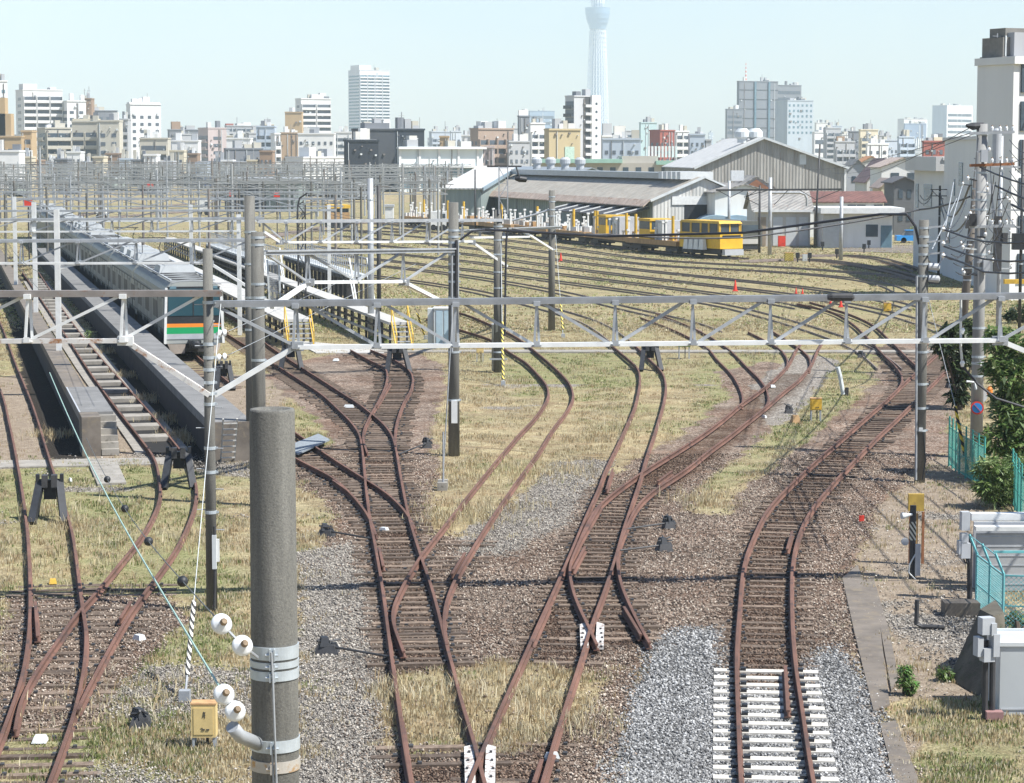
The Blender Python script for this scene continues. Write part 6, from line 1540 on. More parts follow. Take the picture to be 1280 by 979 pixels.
YW = 352; p = Vector(((552 - PXC) / FPX * YW, YW, 0))
t = thing('white_roof_shed', 'shed with a bright white sloping roof at the left end of the engine shed', 'shed', p, -.25)
MB().prism([(0, 0, -.2), (0, 0, 4.9), (0, 20, 7.7), (0, 20, -.2)], (6.0, 0, 0)).build('wall', c_teal, t, local=True)
MB().prism([(-.3, -.4, 4.9), (-.3, 20.3, 7.85), (-.3, 20.3, 8.0), (-.3, -.4, 5.1)], (6.6, 0, 0)).build('roof', r_pale, t, local=True)
MB().bar((6.4, -.4, 4.95), (6.4, 20.3, 7.9), .18, .5).build('side_trim', M('blue_grey_trim', (.25, .33, .38), .5), t, local=True)
t = hall('white_hall', 'white rendered hall with a small brown gable right of the engine shed', Vector(((893 - PXC) / FPX * 284, 284, 0)), .12, 7.0, 20, 5.5, 6.4, M('white_render', (.72, .72, .68), .8, .1, 1., stain=((.5, .45, .38), .68), streak=True), r_grey, 'hall')
part(t, 'ribbed_base', c_pale, (-1.5, -.3, 0), (6.9, -.05, 2.4))
t = hall('brown_gable_house', 'small dark roofed house with an open brown gable', Vector(((911 - PXC) / FPX * 300, 300, 0)), .0, 6.6, 12, 5.2, 7.2, MATS['white_render'], r_grey, 'house')
MB().prism([(1.2, -.42, 5.5), (3.3, -.42, 6.9), (5.4, -.42, 5.5)][::-1], (0, .1, 0)).build('gable_board', M('brown_wood', (.28, .13, .07), .9, .3), t, local=True)
mb = MB(); mb.box((1.5, 6, 7.3), (1.6, 1.4, 1.3)); mb.build('roof_tank', m_white, t, local=True)
Yd = 262; x0, x1 = (943 - PXC) / FPX * Yd, (1012 - PXC) / FPX * Yd
t = hall('depot_building', 'low pale depot building with a grey roof and rolled shutter walls', Vector((x0, Yd, 0)), -math.pi / 2, 9.0, x1 - x0, 4.0, 5.9, M('pale_panel_wall', (.56, .55, .51), .8, .12, 1., streak=True), r_grey, 'depot building')
t.location = (x0, Yd + 9.0, 0)
for k, (u0, u1) in enumerate(((.05, .2), (.33, .5), (.56, .74), (.8, .96))): MB().box2((9.02, (x1 - x0) * u0, .1), (9.06, (x1 - x0) * u1, 3.2)).build('shutter', m_lgrey if k else M('tan_window_wall', (.33, .27, .2), .6), t, local=True)
MB().box2((9.0, -.2, 3.75), (9.5, x1 - x0 + .2, 4.0)).build('eave_board', m_white, t, local=True)
t = thing('blue_canopy', 'pale blue arched canopy behind the yellow work car', 'canopy', G(928, 300))
pc = G(928, 300)
for k in range(3):
    arc = [(pc.x - 3.0 + k * 2.4 + 2.6 * math.cos(a), pc.y + .5 * k, 1.3 + 1.6 * math.sin(a)) for a in [math.pi * q / 10 for q in range(11)]]
    MB().prism([(x, y, z) for x, y, z in arc] , (0, 7, 0)).build('canopy_shell', M('canopy_blue', (.30, .42, .50), .4, .15, 1.), t)
for k in range(4): MB().box((pc.x - 5 + k * 3.2, pc.y - .2, .75), (.15, .15, 1.5)).build('post', m_dark, t)
Yh = 292; x0, x1 = (985 - PXC) / FPX * Yh, (1103 - PXC) / FPX * Yh
t = hall('red_roof_house', 'white house with a long red tiled roof', Vector((x0, Yh + 7, 0)), -math.pi / 2, 7.0, x1 - x0, 4.25, 5.35, MATS['white_render'], r_tile, 'house')
for u in (.62, .72, .9): MB().box2((7.02, (x1 - x0) * u, 2.9), (7.06, (x1 - x0) * (u + .09), 3.9)).build('window', m_glass, t, local=True)
MB().box2((7.3, (x1 - x0) * .5, 2.6), (8.6, (x1 - x0), 2.75)).build('balcony_floor', m_lgrey, t, local=True)
mb = MB()
for k in range(12): mb.box((8.5, (x1 - x0) * (.5 + k * .045), 3.2), (.05, .05, .9))
mb.box((8.5, (x1 - x0) * .75, 3.65), (.06, (x1 - x0) * .5, .06)); mb.build('balcony_railing', m_galv, t, local=True)
Yo = 258; x0, x1 = (1028 - PXC) / FPX * Yo, (1124 - PXC) / FPX * Yo
t = thing('low_office', 'low white flat roofed office beside the grey road', 'office', (x0, Yo, 0))
part(t, 'wall', MATS['white_render'], (0, 0, 0), (x1 - x0 - .8, 8, 3.7)); part(t, 'roof', m_white, (-.4, -1.2, 3.7), (x1 - x0 + .3, 8.3, 4.3))
part(t, 'window', m_glass, (4.6, -.05, 1.2), (5.9, -.01, 2.5)); part(t, 'door', m_glassl, (6.2, -.05, 0), (7.4, -.01, 2.4)); part(t, 'side_wall', m_grey, (0, -.06, 0), (2.2, -.02, 3.6))
p = G(1130, 304); t = thing('blue_car', 'bright blue car parked by the white office', 'car', p)
MB().box((1.2, 1, .55), (4.0, 1.7, .6)).build('body', m_blue, t, local=True); MB().box((1.2, 1, 1.1), (2.4, 1.5, .6), 0, 0, .8).build('cabin', m_glass, t, local=True)
MB().box((1.2, 1, 1.43), (1.9, 1.3, .06)).build('roof', m_blue, t, local=True)
for x in (0, 2.5):
    mb = MB(); mb._lathe(Vector((x, .15, .32)), Vector((0, 1, 0)), [(.32, 0), (.32, .2)], 14, 0); mb.build('wheel', m_black, t, local=True)
Ym = 420; x0, x1 = (284 - PXC) / FPX * Ym, (374 - PXC) / FPX * Ym
t = thing('maintenance_shed', 'flat roofed dark fronted maintenance shed behind the gangways', 'shed', (x0, Ym, 0))
part(t, 'wall', c_teal, ((x1 - x0) * .55, 0, 0), (x1 - x0, 14, 5.2)); part(t, 'dark_front', M('navy_front', (.035, .05, .08), .6), (0, .2, 0), ((x1 - x0) * .55, 14, 5.2)); part(t, 'roof', m_grey, (-.6, -1.5, 5.2), (x1 - x0 + .6, 14.5, 5.9))
for k in range(5): part(t, 'column', m_galv, ((x1 - x0) * k / 4.3, -.3, 0), ((x1 - x0) * k / 4.3 + .25, -.05, 5.2))
for lb, px, py, Y in (('red square sign plate above the gangways, right one', 346, 243, 300), ('red square sign plate above the gangways, left one', 288, 242, 300), ('wide red sign plate in the far gantries', 188, 231, 380), ('small red sign plate at the far left gantries', 35, 253, 215)):
    c = at(px, py, Y); t = thing('red_sign', lb, 'sign', (c.x, Y, 0)); w = .75 if 'wide' not in lb else 1.0
    MB().box((c.x, Y, c.z), (w, .06, .7)).build('plate', m_red, t); MB().tube((c.x, Y + .1, 0), (c.x, Y + .1, c.z + .3), .07, n=6).build('post', m_dark, t)
MB_ = [('white box van parked far behind the train', 255, 263, 14, 14), ('white lorry parked far behind the train roof end', 128, 268, 12, 9), ('white parked truck beside the cluster of slender masts', 548, 282, 20, 18), ('white hut among the far masts', 487, 278, 10, 20)]
for lb, px, py, w, h in MB_:
    p = G(px, py + 6); k = p.y / FPX; t = thing('parked_truck' if 'hut' not in lb else 'white_hut', lb, 'truck' if 'hut' not in lb else 'hut', p)
    MB().box((p.x, p.y, .6 + h * k * .5), (w * k, 2.2, h * k)).build('body', m_white, t)
    if 'hut' not in lb:
        MB().box((p.x + w * k * .3, p.y - 1.11, .6 + h * k * .7), (w * k * .3, .03, h * k * .3)).build('window', m_glass, t)
        for s in (-.3, .3):
            mb = MB(); mb._lathe(Vector((p.x + s * w * k, p.y - 1.1, .4)), Vector((0, 1, 0)), [(.4, 0), (.4, .25)], 10, 0); mb.build('wheel', m_black, t)
    else: MB().box((p.x, p.y, .75 + h * k), (w * k * 1.15, 2.5, .3)).build('roof', m_grey, t)


m_pk = [M('parked_pale_green', (.42, .48, .43), .5, .12, .3), M('parked_silver', (.40, .42, .42), .45, .1, .3), M('parked_blue', (.05, .09, .20), .5, .1, .3), M('parked_grey_roof', (.27, .28, .275), .7, .15, .3)]
PK = [(30, 246, 0, 'pale green'), (95, 243, 1, 'silver'), (150, 238, 0, 'pale green'), (205, 243, 1, 'silver'), (262, 236, 2, 'dark blue'), (318, 252, 1, 'silver'), (400, 246, 0, 'pale green'), (455, 250, 1, 'silver'), (60, 232, 1, 'silver'), (130, 229, 2, 'dark blue'), (225, 228, 0, 'pale green'), (290, 227, 1, 'silver'), (370, 230, 2, 'dark blue'), (500, 240, 1, 'silver'), (-15, 240, 2, 'dark blue')]
near_w = ['left edge of the yard', 'far end of the commuter train', 'second row of gantries', 'far gantries with the wide red sign', 'maintenance shed left end', 'twin pole tops', 'small yellow rail vehicle', 'tall galvanised pole', 'tan stepped building foot', 'long beige block foot', 'long white square windowed block foot', 'red brown long block foot', 'wide white block foot', 'cluster of slender masts', 'frame edge beyond the leftmost gantry']
for (px, py, ci, cw_), nw in zip(PK, near_w):
    p = G(px, py); t = thing('parked_train', f'{cw_} train parked far off by the {nw}', 'train', p, .24)
    for c in range(3):
        MB().box((0, 10 + 20.4 * c, 2.0), (2.9, 19.6, 2.6)).build('car_body', m_pk[ci], t, local=True); MB().box((0, 10 + 20.4 * c, 3.5), (2.5, 19.4, .5), 0, 0, .9).build('car_roof', m_pk[3], t, local=True)
        MB().box((-1.46, 10 + 20.4 * c, 2.4), (.03, 17, .8)).build('window_band', m_black, t, local=True)
        MB().box((0, 10 + 20.4 * c, .45), (2.3, 17, .7)).build('underframe', m_dark, t, local=True)
    MB().box((0, .18, 2.5), (2.3, .05, 1.0)).build('windscreen', m_black, t, local=True)

# ------------------------------------------------------------------ city buildings
WALLC = {}
def wall(c, nm=None):
    key = tuple(c)
    if key not in WALLC: WALLC[key] = M('facade_%d' % len(WALLC), c, .8, .1, .12, stain=(tuple(x * .75 for x in c), .72), streak=True)
    return WALLC[key]
wht, offw, beige, tan, brn, gry, dgr, redb, blk, pink, bluew, cream = (.74, .74, .72), (.62, .61, .57), (.50, .47, .39), (.46, .33, .18), (.30, .20, .13), (.40, .41, .42), (.17, .18, .20), (.30, .085, .06), (.04, .045, .055), (.50, .42, .40), (.45, .52, .60), (.62, .55, .40)
def building(label, xs, x0, x1, ytop, Y, col, fl=3.0, front='w4', side='w2', th=24, name='apartment_block', cat='apartment block', colf=None, pent=(), roofcol=None, antenna=0, glass=None, bal=None, skip=0):
    k = Y / FPX; w = (x1 - x0) * k
    right = xs > x1
    s = ((x0 - xs) if not right else (xs - x1)) * k
    a = R(th) if s > .3 else 0.0
    q = lambda px: (px - PXC) / FPX
    if a and not right:
        W = (q(x1) - q(x0)) * Y / (math.cos(a) - q(x1) * math.sin(a)); D = (q(x0) - q(xs)) * Y / (math.sin(a) + q(xs) * math.cos(a)) if math.sin(a) + q(xs) * math.cos(a) > .05 else 10
    else:
        W = w / math.cos(a) if a else w; D = s / math.sin(a) if a else max(8, W * .5)
    D = min(D, 60)
    cx = x0 if not right else x1
    P = Vector(((cx - PXC) / FPX * Y, Y, 0)); H = at(cx, ytop, Y).z
    t = thing(name, label, cat, P, a if not right else -a)
    sx = 1 if not right else -1
    wm = wall(colf or col); ws = wall(col); g = glass or glb
    X = lambda u: u if sx > 0 else -u
    MB().box2((0, 0, -1), (X(W), D, H)).build('wall', ws, t, local=True)
    if colf: MB().box2((0, -.12, -1), (X(W), -.005, H)).build('front_wall', wm, t, local=True)
    MB().box2((X(-.15), -.3, H), (X(W + .15), D + .15, H + .5)).build('parapet', wm, t, local=True)
    MB().box2((X(.4), .3, H + .5), (X(W - .4), D - .3, H + .56)).build('roof', wall(roofcol or gry), t, local=True)
    for (u0, u1, ph, pcol) in pent: MB().box2((X(W * u0), D * .2, H + .5), (X(W * u1), D * .8, H + .5 + ph)).build('penthouse', wall(pcol), t, local=True)
    for q in range(antenna):
        u = .3 + .4 * q
        mb = MB().tube((X(W * u), D * .4, H), (X(W * u), D * .4, H + 5 + q), .12 + Y * .00006, n=6); mb.bar((X(W * u) - .8, D * .4, H + 4), (X(W * u) + .8, D * .4, H + 4), .1, .1); mb.build('antenna', m_galv, t, local=True)
    nf = max(1, int((H - 1.0) / fl))
    nf_v = min(nf, 40); yv = -.14 if colf else -.02
    unit_w = unit_s = None
    def face(spec, width, isfront):
        if not spec: return
        kind, n = spec[0], int(spec[1:] or 1)
        tot = n * nf_v
        fl0 = skip
        mesh = None
        for f in range(fl0, nf):
            zb = f * fl + .9
            if zb + fl * .55 > H: continue
            if H - zb > 90 and False: continue
            if kind == 's':       # ribbon window per floor
                if isfront: MB().box2((X(width * .04), yv - .06, zb), (X(width * .96), yv + .01, zb + fl * .48)).build('window_band', g, t, local=True)
                else: MB().box2((X(-.08), width * .04, zb), (X(.01), width * .96, zb + fl * .48)).build('window_band', g, t, local=True)
                continue
            for i in range(n):
                c = width * (i + .5) / n; ww = width / n
                if kind == 'w':
                    a0 = ww * .42
                    if mesh is None:
                        o = (MB().box((0, 0, 0), (a0, .12, fl * .42)) if isfront else MB().box((0, 0, 0), (.12, a0, fl * .42))).build('window', g, t, local=True); mesh = o.data
                        o.location = (X(c), yv - .03, zb + fl * .25) if isfront else (X(-.05), c, zb + fl * .25)
                    else: inst('window', mesh, t, (X(c), yv - .03, zb + fl * .25) if isfront else (X(-.05), c, zb + fl * .25))
                elif kind == 'b':  # balcony: dark recess behind a solid parapet and slab
                    if mesh is None:
                        mb = MB(); bw = ww * .92
                        if isfront:
                            mb.box((0, 0, fl * .28), (bw, .1, fl * .62), 0, 1); mb.box((0, -1.0, -.1 * fl), (bw, .12, fl * .36), 0, 0); mb.box((0, -.5, -.3 * fl), (bw, 1.1, .18), 0, 0)
                            for e in (-1, 1): mb.box((e * bw * .5, -.5, fl * .2), (.18, 1.1, fl * .96), 0, 0)
                        else:
                            mb.box((0, 0, fl * .28), (.1, bw, fl * .62), 0, 1); mb.box((-X(1.0), 0, -.1 * fl), (.12, bw, fl * .36), 0, 0); mb.box((-X(.5), 0, -.3 * fl), (1.1, bw, .18), 0, 0)
                        o = mb.build('balcony', [bal or wm, g], t, local=True); mesh = o.data
                        o.location = (X(c), yv - .05, zb) if isfront else (X(-.06), c, zb)
                    else: inst('balcony', mesh, t, (X(c), yv - .05, zb) if isfront else (X(-.06), c, zb))
    rr = random.Random(label)
    for q in range(rr.randint(2, 5) if W > 4 else 0):
        u, v = rr.uniform(.1, .8), rr.uniform(.1, .6); bw = min(W * .2, rr.uniform(1.2, 4.5)); bh = rr.uniform(.8, 3.2)
        MB().box2((X(W * u), D * v, H + .5), (X(W * u + bw), D * v + bw, H + .5 + bh)).build('roof_box', wall(rr.choice((wht, gry, offw, dgr, beige))), t, local=True)
    if rr.random() < .4: MB().tube((X(W * .6), D * .3, H), (X(W * .6), D * .3, H + rr.uniform(3, 6)), .05 + Y * .00005, n=5).build('aerial', m_far, t, local=True)
    mb = MB()
    for q in range(rr.randint(5, 12) if H > 6 else 0):
        u, z = rr.uniform(.05, .92), rr.uniform(.25, .95) * H; e = rr.choice((.35, .5, .75))
        mb.box((X(W * u), -.3, z), (e * (Y / 900), .5, e * .8 * (Y / 900)), 0, rr.randint(0, 1))
    for q in range(rr.randint(0, 3)):
        u = rr.uniform(.05, .95); mb.box((X(W * u), -.2, H * .5), (.18 * Y / 900, .25, H * .96), 0, rr.randint(0, 1))
    if mb.v: mb.build('facade_fittings', [m_lgrey, m_far2], t, local=True)['kind'] = 'stuff'
    face(front, W, True); face(side, D, False)
    return t, W, D, H, X
glb = M('dim_glass', (.10, .12, .145), .3, .2, .3)
B = building
B('white narrow tower with teal lower glass at the far left edge', -12, -6, 14, 102, 950, wht, front='w2', side='s', glass=m_glassl)
B('tan stepped building with an orange band at far left', 0, -25, 30, 172, 760, tan, front='b3', side='', pent=((.3, .75, 7, tan), (.42, .62, 12, tan)), name='stepped_building', cat='building')
B('tan wing beside the stepped building with small balconies', 30, 30, 43, 165, 765, tan, front='b1', side='')
B('bright white flat building at the foot of the tan stepped one', -20, -20, 27, 190, 690, wht, front='', side='', name='low_building', cat='building', skip=1)
B('tall white apartment block with three bays of balconies at far left', 24, 33, 82, 113, 1080, wht, front='b3', side='w1', colf=wht, pent=((.05, .4, 2.5, wht),), glass=glb)
B('plain white slab tower with two columns of small windows', 82, 87.5, 111, 127, 1080, wht, front='w2', side='s', antenna=0)
B('reddish rooftop machinery building with twin antennas behind the white slab', 104, 104, 118, 124, 1150, brn, front='', side='', antenna=2, name='tower_block', cat='building')
B('beige block with dark balconies, left of its taller neighbour', 50, 60, 92, 161, 880, beige, front='b1', side='b2', glass=dgr and m_glass, th=30)
B('long beige apartment block with a pale roof line and dark balconies', 93, 93, 125, 153, 860, beige, front='b2', side='', pent=((0, 1, .8, cream),))
B('beige corner block with wall facing right and small balcony gaps', 125, 125, 152, 152, 850, beige, front='w2', side='', th=20)
B('grey stair tower block behind the beige corner block', 150, 150, 163, 150, 1000, gry, front='b1', side='')
B('white apartment tower with dotted windows and right edge balconies', 161, 166, 204, 131, 1020, wht, front='w4', side='b2', pent=((.0, 1, .6, wht),), th=25)
B('dark brown rooftop cluster building behind the dotted white tower', 108, 110, 150, 139, 1250, dgr, front='w5', side='', antenna=1)
B('low beige block with dark balconies below the dotted white tower', 177, 177, 212, 174, 880, beige, front='b1', side='', fl=3.4)
B('dark roofed block with irregular rooftop sheds', 212, 214, 250, 163, 1250, dgr, front='w4', side='', pent=((.1, .4, 4, brn), (.6, .9, 2, gry)), antenna=1)
B('long white building with a row of square windows', 217, 217, 250, 177, 900, wht, front='w4', side='', name='office_block', cat='office block')
B('pinkish grey block with a balcony side and windowless wall', 250, 262, 285, 161, 1000, pink, front='w1', side='b2', colf=pink, th=30)
B('red brown and grey long block with rooftop radio mast', 283, 285, 332, 158, 1300, gry, front='b4', side='', pent=((0, .2, 1, redb),), antenna=1)
B('bright white low block before the red brown long block', 285, 285, 315, 174, 950, wht, front='w4', side='', name='office_block', cat='office block')
B('dark roofed houses row under the bright white low block', 282, 284, 330, 187, 820, dgr, front='w6', side='', name='house_row', cat='houses')
B('pale blue apartment block left of the brown windowless wall', 322, 322, 345, 159, 1000, bluew, front='b2', side='')
B('white apartment block edge with round balconies left of the brown wall', 340, 345, 352, 168, 930, wht, front='b1', side='')
B('brown windowless tower top beside the white balcony tower', 358, 358, 379, 141, 1180, tan, front='', side='', name='tower_block', cat='building')
B('white tower with deep balconies on its right half', 371, 378, 415, 124, 1250, wht, front='b2', side='w1', pent=((.4, .8, 2, wht),))
B('brown windowless lower wall left of the white wide block', 352, 353, 374, 167, 1000, (.34, .24, .15), front='', side='', name='tower_block', cat='building')
B('wide white block with rows of square windows', 374, 374, 419, 168, 990, wht, front='w6', side='', fl=3.2)
B('white striped block between the white block and the dark block', 419, 419, 441, 166, 1100, wht, front='s', side='')
B('low white arcade with a dark left wing', 358, 380, 431, 198, 800, wht, front='w7', side='', name='arcade_building', cat='building', th=60)
# slender residential tower: three vertical bays
t, W, D, H, X = B('slender pale residential tower with blue shaded left side', 437, 451, 488, 88, 2300, (.70, .72, .74), front='b4', side='s', th=30, fl=3.05, glass=m_glassl, bal=wall((.70, .72, .74)), name='residential_tower', cat='tower', skip=6)
MB().box2((0, .5, H), (W * .4, D * .8, H + 5)).build('tower_crown', wall((.7, .72, .74)), t, local=True)
B('black windowless block in front of the slender tower', 431, 434, 474, 177, 620, (.012, .017, .026), front='', side='', name='dark_block', cat='building')
B('dark grey scaffolded block with ragged top behind the black one', 441, 450, 494, 163, 640, (.05, .056, .065), front='', side='', name='dark_block', cat='building', pent=((.2, .9, 1.5, dgr),))
B('dark blue grey block right of the scaffolded one with roof aerials', 490, 492, 531, 163, 660, (.022, .03, .042), front='', side='', name='dark_block', cat='building', antenna=1)
t, W, D, H, X = B('long two storey white office with greenish window bands', 497, 499, 604, 186, 640, (.66, .72, .72), front='s', side='', fl=3.6, name='long_office', cat='office', glass=m_glassl)
for u in (.0, .23, .46, .69, .92): MB().box2((W * u, -.35, 0), (W * u + .6, -.09, H)).build('column', m_white, t, local=True)
for z in (H - .1, H * .56): MB().box2((-.5, -1.4, z), (W + .5, 0, z + .5)).build('ledge', m_white, t, local=True)
B('white water tower like stairhead above the long office', 519, 520, 528, 170, 700, wht, front='', side='', name='stairhead', cat='building')
B('small brown cube on the long office roof line', 550, 550, 561, 172, 720, tan, front='', side='', name='rooftop_hut', cat='building')
B('small pale grey block behind the small brown cube', 563, 564, 577, 165, 1200, (.5, .55, .6), front='w2', side='')
B('white terraced block left of the brown apartment block', 577, 577, 590, 170, 1050, wht, front='b1', side='')
B('brown apartment block with regular balcony grid', 588, 598, 642, 162, 800, (.36, .27, .21), front='b4', side='w2', th=35, pent=((.05, .2, .8, gry),))
B('small pink house before the brown apartment block', 604, 605, 618, 185, 700, pink, front='w2', side='', name='house', cat='house')
B('dark narrow tower with a white cap', 647, 649, 662, 146, 1000, dgr, front='', side='', pent=((.0, .9, 2.2, wht),), name='tower_block', cat='building')
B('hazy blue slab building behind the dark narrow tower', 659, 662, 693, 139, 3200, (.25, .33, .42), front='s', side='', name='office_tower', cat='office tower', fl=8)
B('white block with zigzag stairs below the hazy blue slab', 662, 663, 681, 155, 950, wht, front='b2', side='')
B('grey saw roofed works building left of the tan block', 634, 636, 662, 178, 800, gry, front='w4', side='', name='works_building', cat='building')
t, W, D, H, X = B('tan windowless block with a pale green stripe', 680, 686, 725, 163, 700, (.50, .41, .24), front='', side='', name='tan_block', cat='building')
MB().box2((W * .5, -.2, 0), (W * .8, -.03, H * .72)).build('green_panel', M('pale_green_panel', (.45, .6, .5), .6), t, local=True)
t, W, D, H, X = B('grey apartment tower with outside stairs left of the lattice broadcast tower', 706, 717, 748, 121, 900, (.52, .53, .54), front='', side='b1', th=35, bal=m_dark)
MB().box2((W * .42, -.15, 0), (W * .64, -.02, H)).build('dark_bay', m_dark, t, local=True); MB().box2((W * .64, -1.2, -1), (W, 1, H + .6)).build('white_wing', wall(wht), t, local=True)
for f in range(int(H / 3)): MB().box2((W * .42, -1.1, f * 3 + .5), (W * .63, -.16, f * 3 + 1.5)).build('balcony', wall(wht), t, local=True)
for f in range(int(H / 3)): MB().box2((W * .78, -1.3, f * 3 + 1.4), (W * .86, -1.21, f * 3 + 2.3)).build('window', m_glass, t, local=True)
B('white block with two rooftop boxes right of the grey apartment tower', 750, 752, 783, 171, 1000, wht, front='s', side='', pent=((.05, .4, 5, gry), (.5, .95, 4, offw)))
B('blue grey long house below the two rooftop boxes', 752, 753, 800, 175, 820, bluew, front='w5', side='', name='office_block', cat='office block')
B('pale teal slab building behind the red brown one', 798, 800, 820, 154, 1300, (.42, .55, .55), front='', side='', name='tower_block', cat='building')
B('red brown building with dark left half', 811, 824, 842, 164, 900, redb, front='w3', side='w2', th=45)
B('white narrow block right of the red brown building', 842, 843, 860, 165, 1000, wht, front='b2', side='')
B('blue and white house right of the white narrow block', 860, 861, 880, 169, 900, bluew, front='w3', side='', name='house', cat='house')
B('grey box building at the left foot of the big grey office', 880, 881, 888, 176, 900, gry, front='', side='', name='low_building', cat='building')
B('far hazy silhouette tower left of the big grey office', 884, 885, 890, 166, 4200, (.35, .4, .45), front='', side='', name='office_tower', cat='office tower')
t = thing('green_roof_depot', 'long low depot with pale green roof edges behind the sheds', 'depot building', ((676 - PXC) / FPX * 560, 560, 0))
k = 560 / FPX
part(t, 'wall', wall((.45, .42, .36)), (0, 0, 0), (204 * k, 20, 8.0)); part(t, 'roof', M('roof_green', (.32, .52, .42), .6, .12, .5), (-.8, -2, 8.0), (101 * k, 20.5, 8.9)); part(t, 'roof', MATS['roof_green'], (143 * k, -2, 7.6), (205 * k, 20.5, 8.5))
part(t, 'upper_block', wall((.5, .47, .41)), (101 * k, 1, 0), (146 * k, 18, 9.6))
for q in range(12): part(t, 'window', m_glass, ((6 + q * 16) * k, -.06, 5.2), ((13 + q * 16) * k, -.01, 7.0))
for q in range(9): MB().box((136 * k + q * 4.3 * k, 6, 10.6), (2.6 * k, 1.5, 2.6)).build('roof_pillar', m_white, t, local=True)
# the big grey office with several towers
gcl = (.20, .215, .235)
B('big grey glass office, low left step', 905, 907, 926, 137, 1800, gcl, front='s', side='', fl=4, name='office_tower', cat='office tower', skip=6, glass=glb)
t, W, D, H, X = B('big grey glass office, tallest slab with red and white roof masts', 919, 922, 970, 102, 1820, gcl, front='', side='', fl=4, name='office_tower', cat='office tower', skip=6, glass=glb)
for u in (.38, .74): MB().box2((W * u, -1.0, 0), (W * u + 1.6, .1, H)).build('light_fin', m_glassl, t, local=True)
for z in range(6): MB().box2((0, -.2, H * (.35 + z * .11)), (W, -.03, H * (.35 + z * .11) + .5)).build('joint_line', m_dark, t, local=True)
for u in (.25,): MB().tube((W * u, 5, H), (W * u, 5, H + 14), .6, .2, 6).build('roof_mast', stripes('mast_red_white', (.7, .1, .06), (.75, .75, .75), .35, 0), t, local=True)
B('big grey glass office, rear right step', 966, 968, 999, 107, 1850, gcl, front='s', side='', fl=5, name='office_tower', cat='office tower', skip=6, glass=glb)
B('big grey glass office, pale blue right wing', 967, 982, 1014, 126, 1780, (.42, .48, .52), front='w6', side='', fl=4, name='office_tower', cat='office tower', skip=6, glass=m_glassl)
B('striped white block right of the big grey office', 1013, 1016, 1042, 166, 1400, wht, front='s', side='', fl=5)
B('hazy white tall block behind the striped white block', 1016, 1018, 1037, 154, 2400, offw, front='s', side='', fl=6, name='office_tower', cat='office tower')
B('pale grey block with rooftop masts behind the mixed blocks', 1037, 1039, 1050, 158, 2000, bluew, front='s', side='', antenna=2)
B('grey apartment jumble right of the striped white block', 1040, 1042, 1066, 178, 1000, gry, front='b3', side='', pent=((.1, .5, 2, brn),))
B('dark capped block left of the beige jumble tower', 1058, 1059, 1072, 165, 1200, dgr, front='w2', side='')
B('beige jumble tower with dark rooftop pergola', 1071, 1073, 1095, 163, 1150, cream, front='b2', side='', pent=((.2, .7, 2.5, dgr),), antenna=0)
B('white long low block under the beige jumble tower', 1080, 1082, 1108, 181, 900, wht, front='w3', side='')
B('grey block at the right end of the white long block', 1095, 1096, 1111, 170, 1200, gry, front='w2', side='')
B('white frame tower with blue dark crown', 1119, 1127, 1156, 149, 2600, wht, front='', side='', name='office_tower', cat='office tower')
t, W, D, H, X = B('white and blue columned office front before the white frame', 1127, 1128, 1155, 155, 2500, (.25, .32, .42), front='', side='', name='office_tower', cat='office tower')
for q in range(10): MB().box2((W * q / 10, -.8, 0), (W * q / 10 + 1.2, -.05, H - 15)).build('white_column', m_white, t, local=True)
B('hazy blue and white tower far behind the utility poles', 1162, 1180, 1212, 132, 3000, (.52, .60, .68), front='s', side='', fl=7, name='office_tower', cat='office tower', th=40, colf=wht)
B('bluish small block below the white columned office', 1119, 1121, 1140, 172, 1100, bluew, front='b2', side='')
B('red brown low block behind the grey lower building', 1150, 1152, 1178, 178, 700, redb, front='w3', side='', pent=((.5, .9, 1, cream),), name='low_building', cat='building')
# houses right of the warehouse
def house(label, x0, x1, ytop, yeave, Y, wc, roofm, ridge=.5, L=9, yaw=0.0):
    k = Y / FPX; P = Vector(((x0 - PXC) / FPX * Y, Y, 0))
    t = hall('house', label, P, yaw, (x1 - x0) * k, L, at(x0, yeave, Y).z, at(x0, ytop, Y).z, wall(wc), roofm, 'house', ridge)
    w = (x1 - x0) * k; he = at(x0, yeave, Y).z
    for u in (.22, .62):
        for z in (he - 2.0, he - 4.8):
            if z > .5: MB().box2((w * u, -.06, z), (w * (u + .2), -.01, z + 1.1)).build('window', m_glass, t, local=True)
    return t
r_brown = corrug('brown_roof', (.22, .14, .13), 8, .25, None); r_tanr = corrug('tan_roof', (.42, .34, .29), 8, .2, None)
house('white house with a broad tan roof and balcony', 1100, 1152, 198, 209, 380, wht, r_tanr, .5, 12)
house('house with a steep purple brown roof slope', 1082, 1112, 199, 226, 400, offw, r_brown, .8, 14)
house('grey house with a dark car port right of the warehouse', 1057, 1084, 200, 214, 420, gry, r_grey, .5, 10)
house('dark grey two storey house left of the grey lower building', 1116, 1142, 222, 228, 300, (.13, .135, .14), M('dark_roof', (.1, .1, .105), .8), .5, 8)
house('cream house wall below the tan roof', 1100, 1120, 224, 233, 330, cream, r_tanr, .5, 8)
house('small orange roofed house behind the grey house', 1075, 1100, 196, 203, 470, offw, corrug('orange_roof', (.45, .22, .1), 8, .2, None), .5, 8)
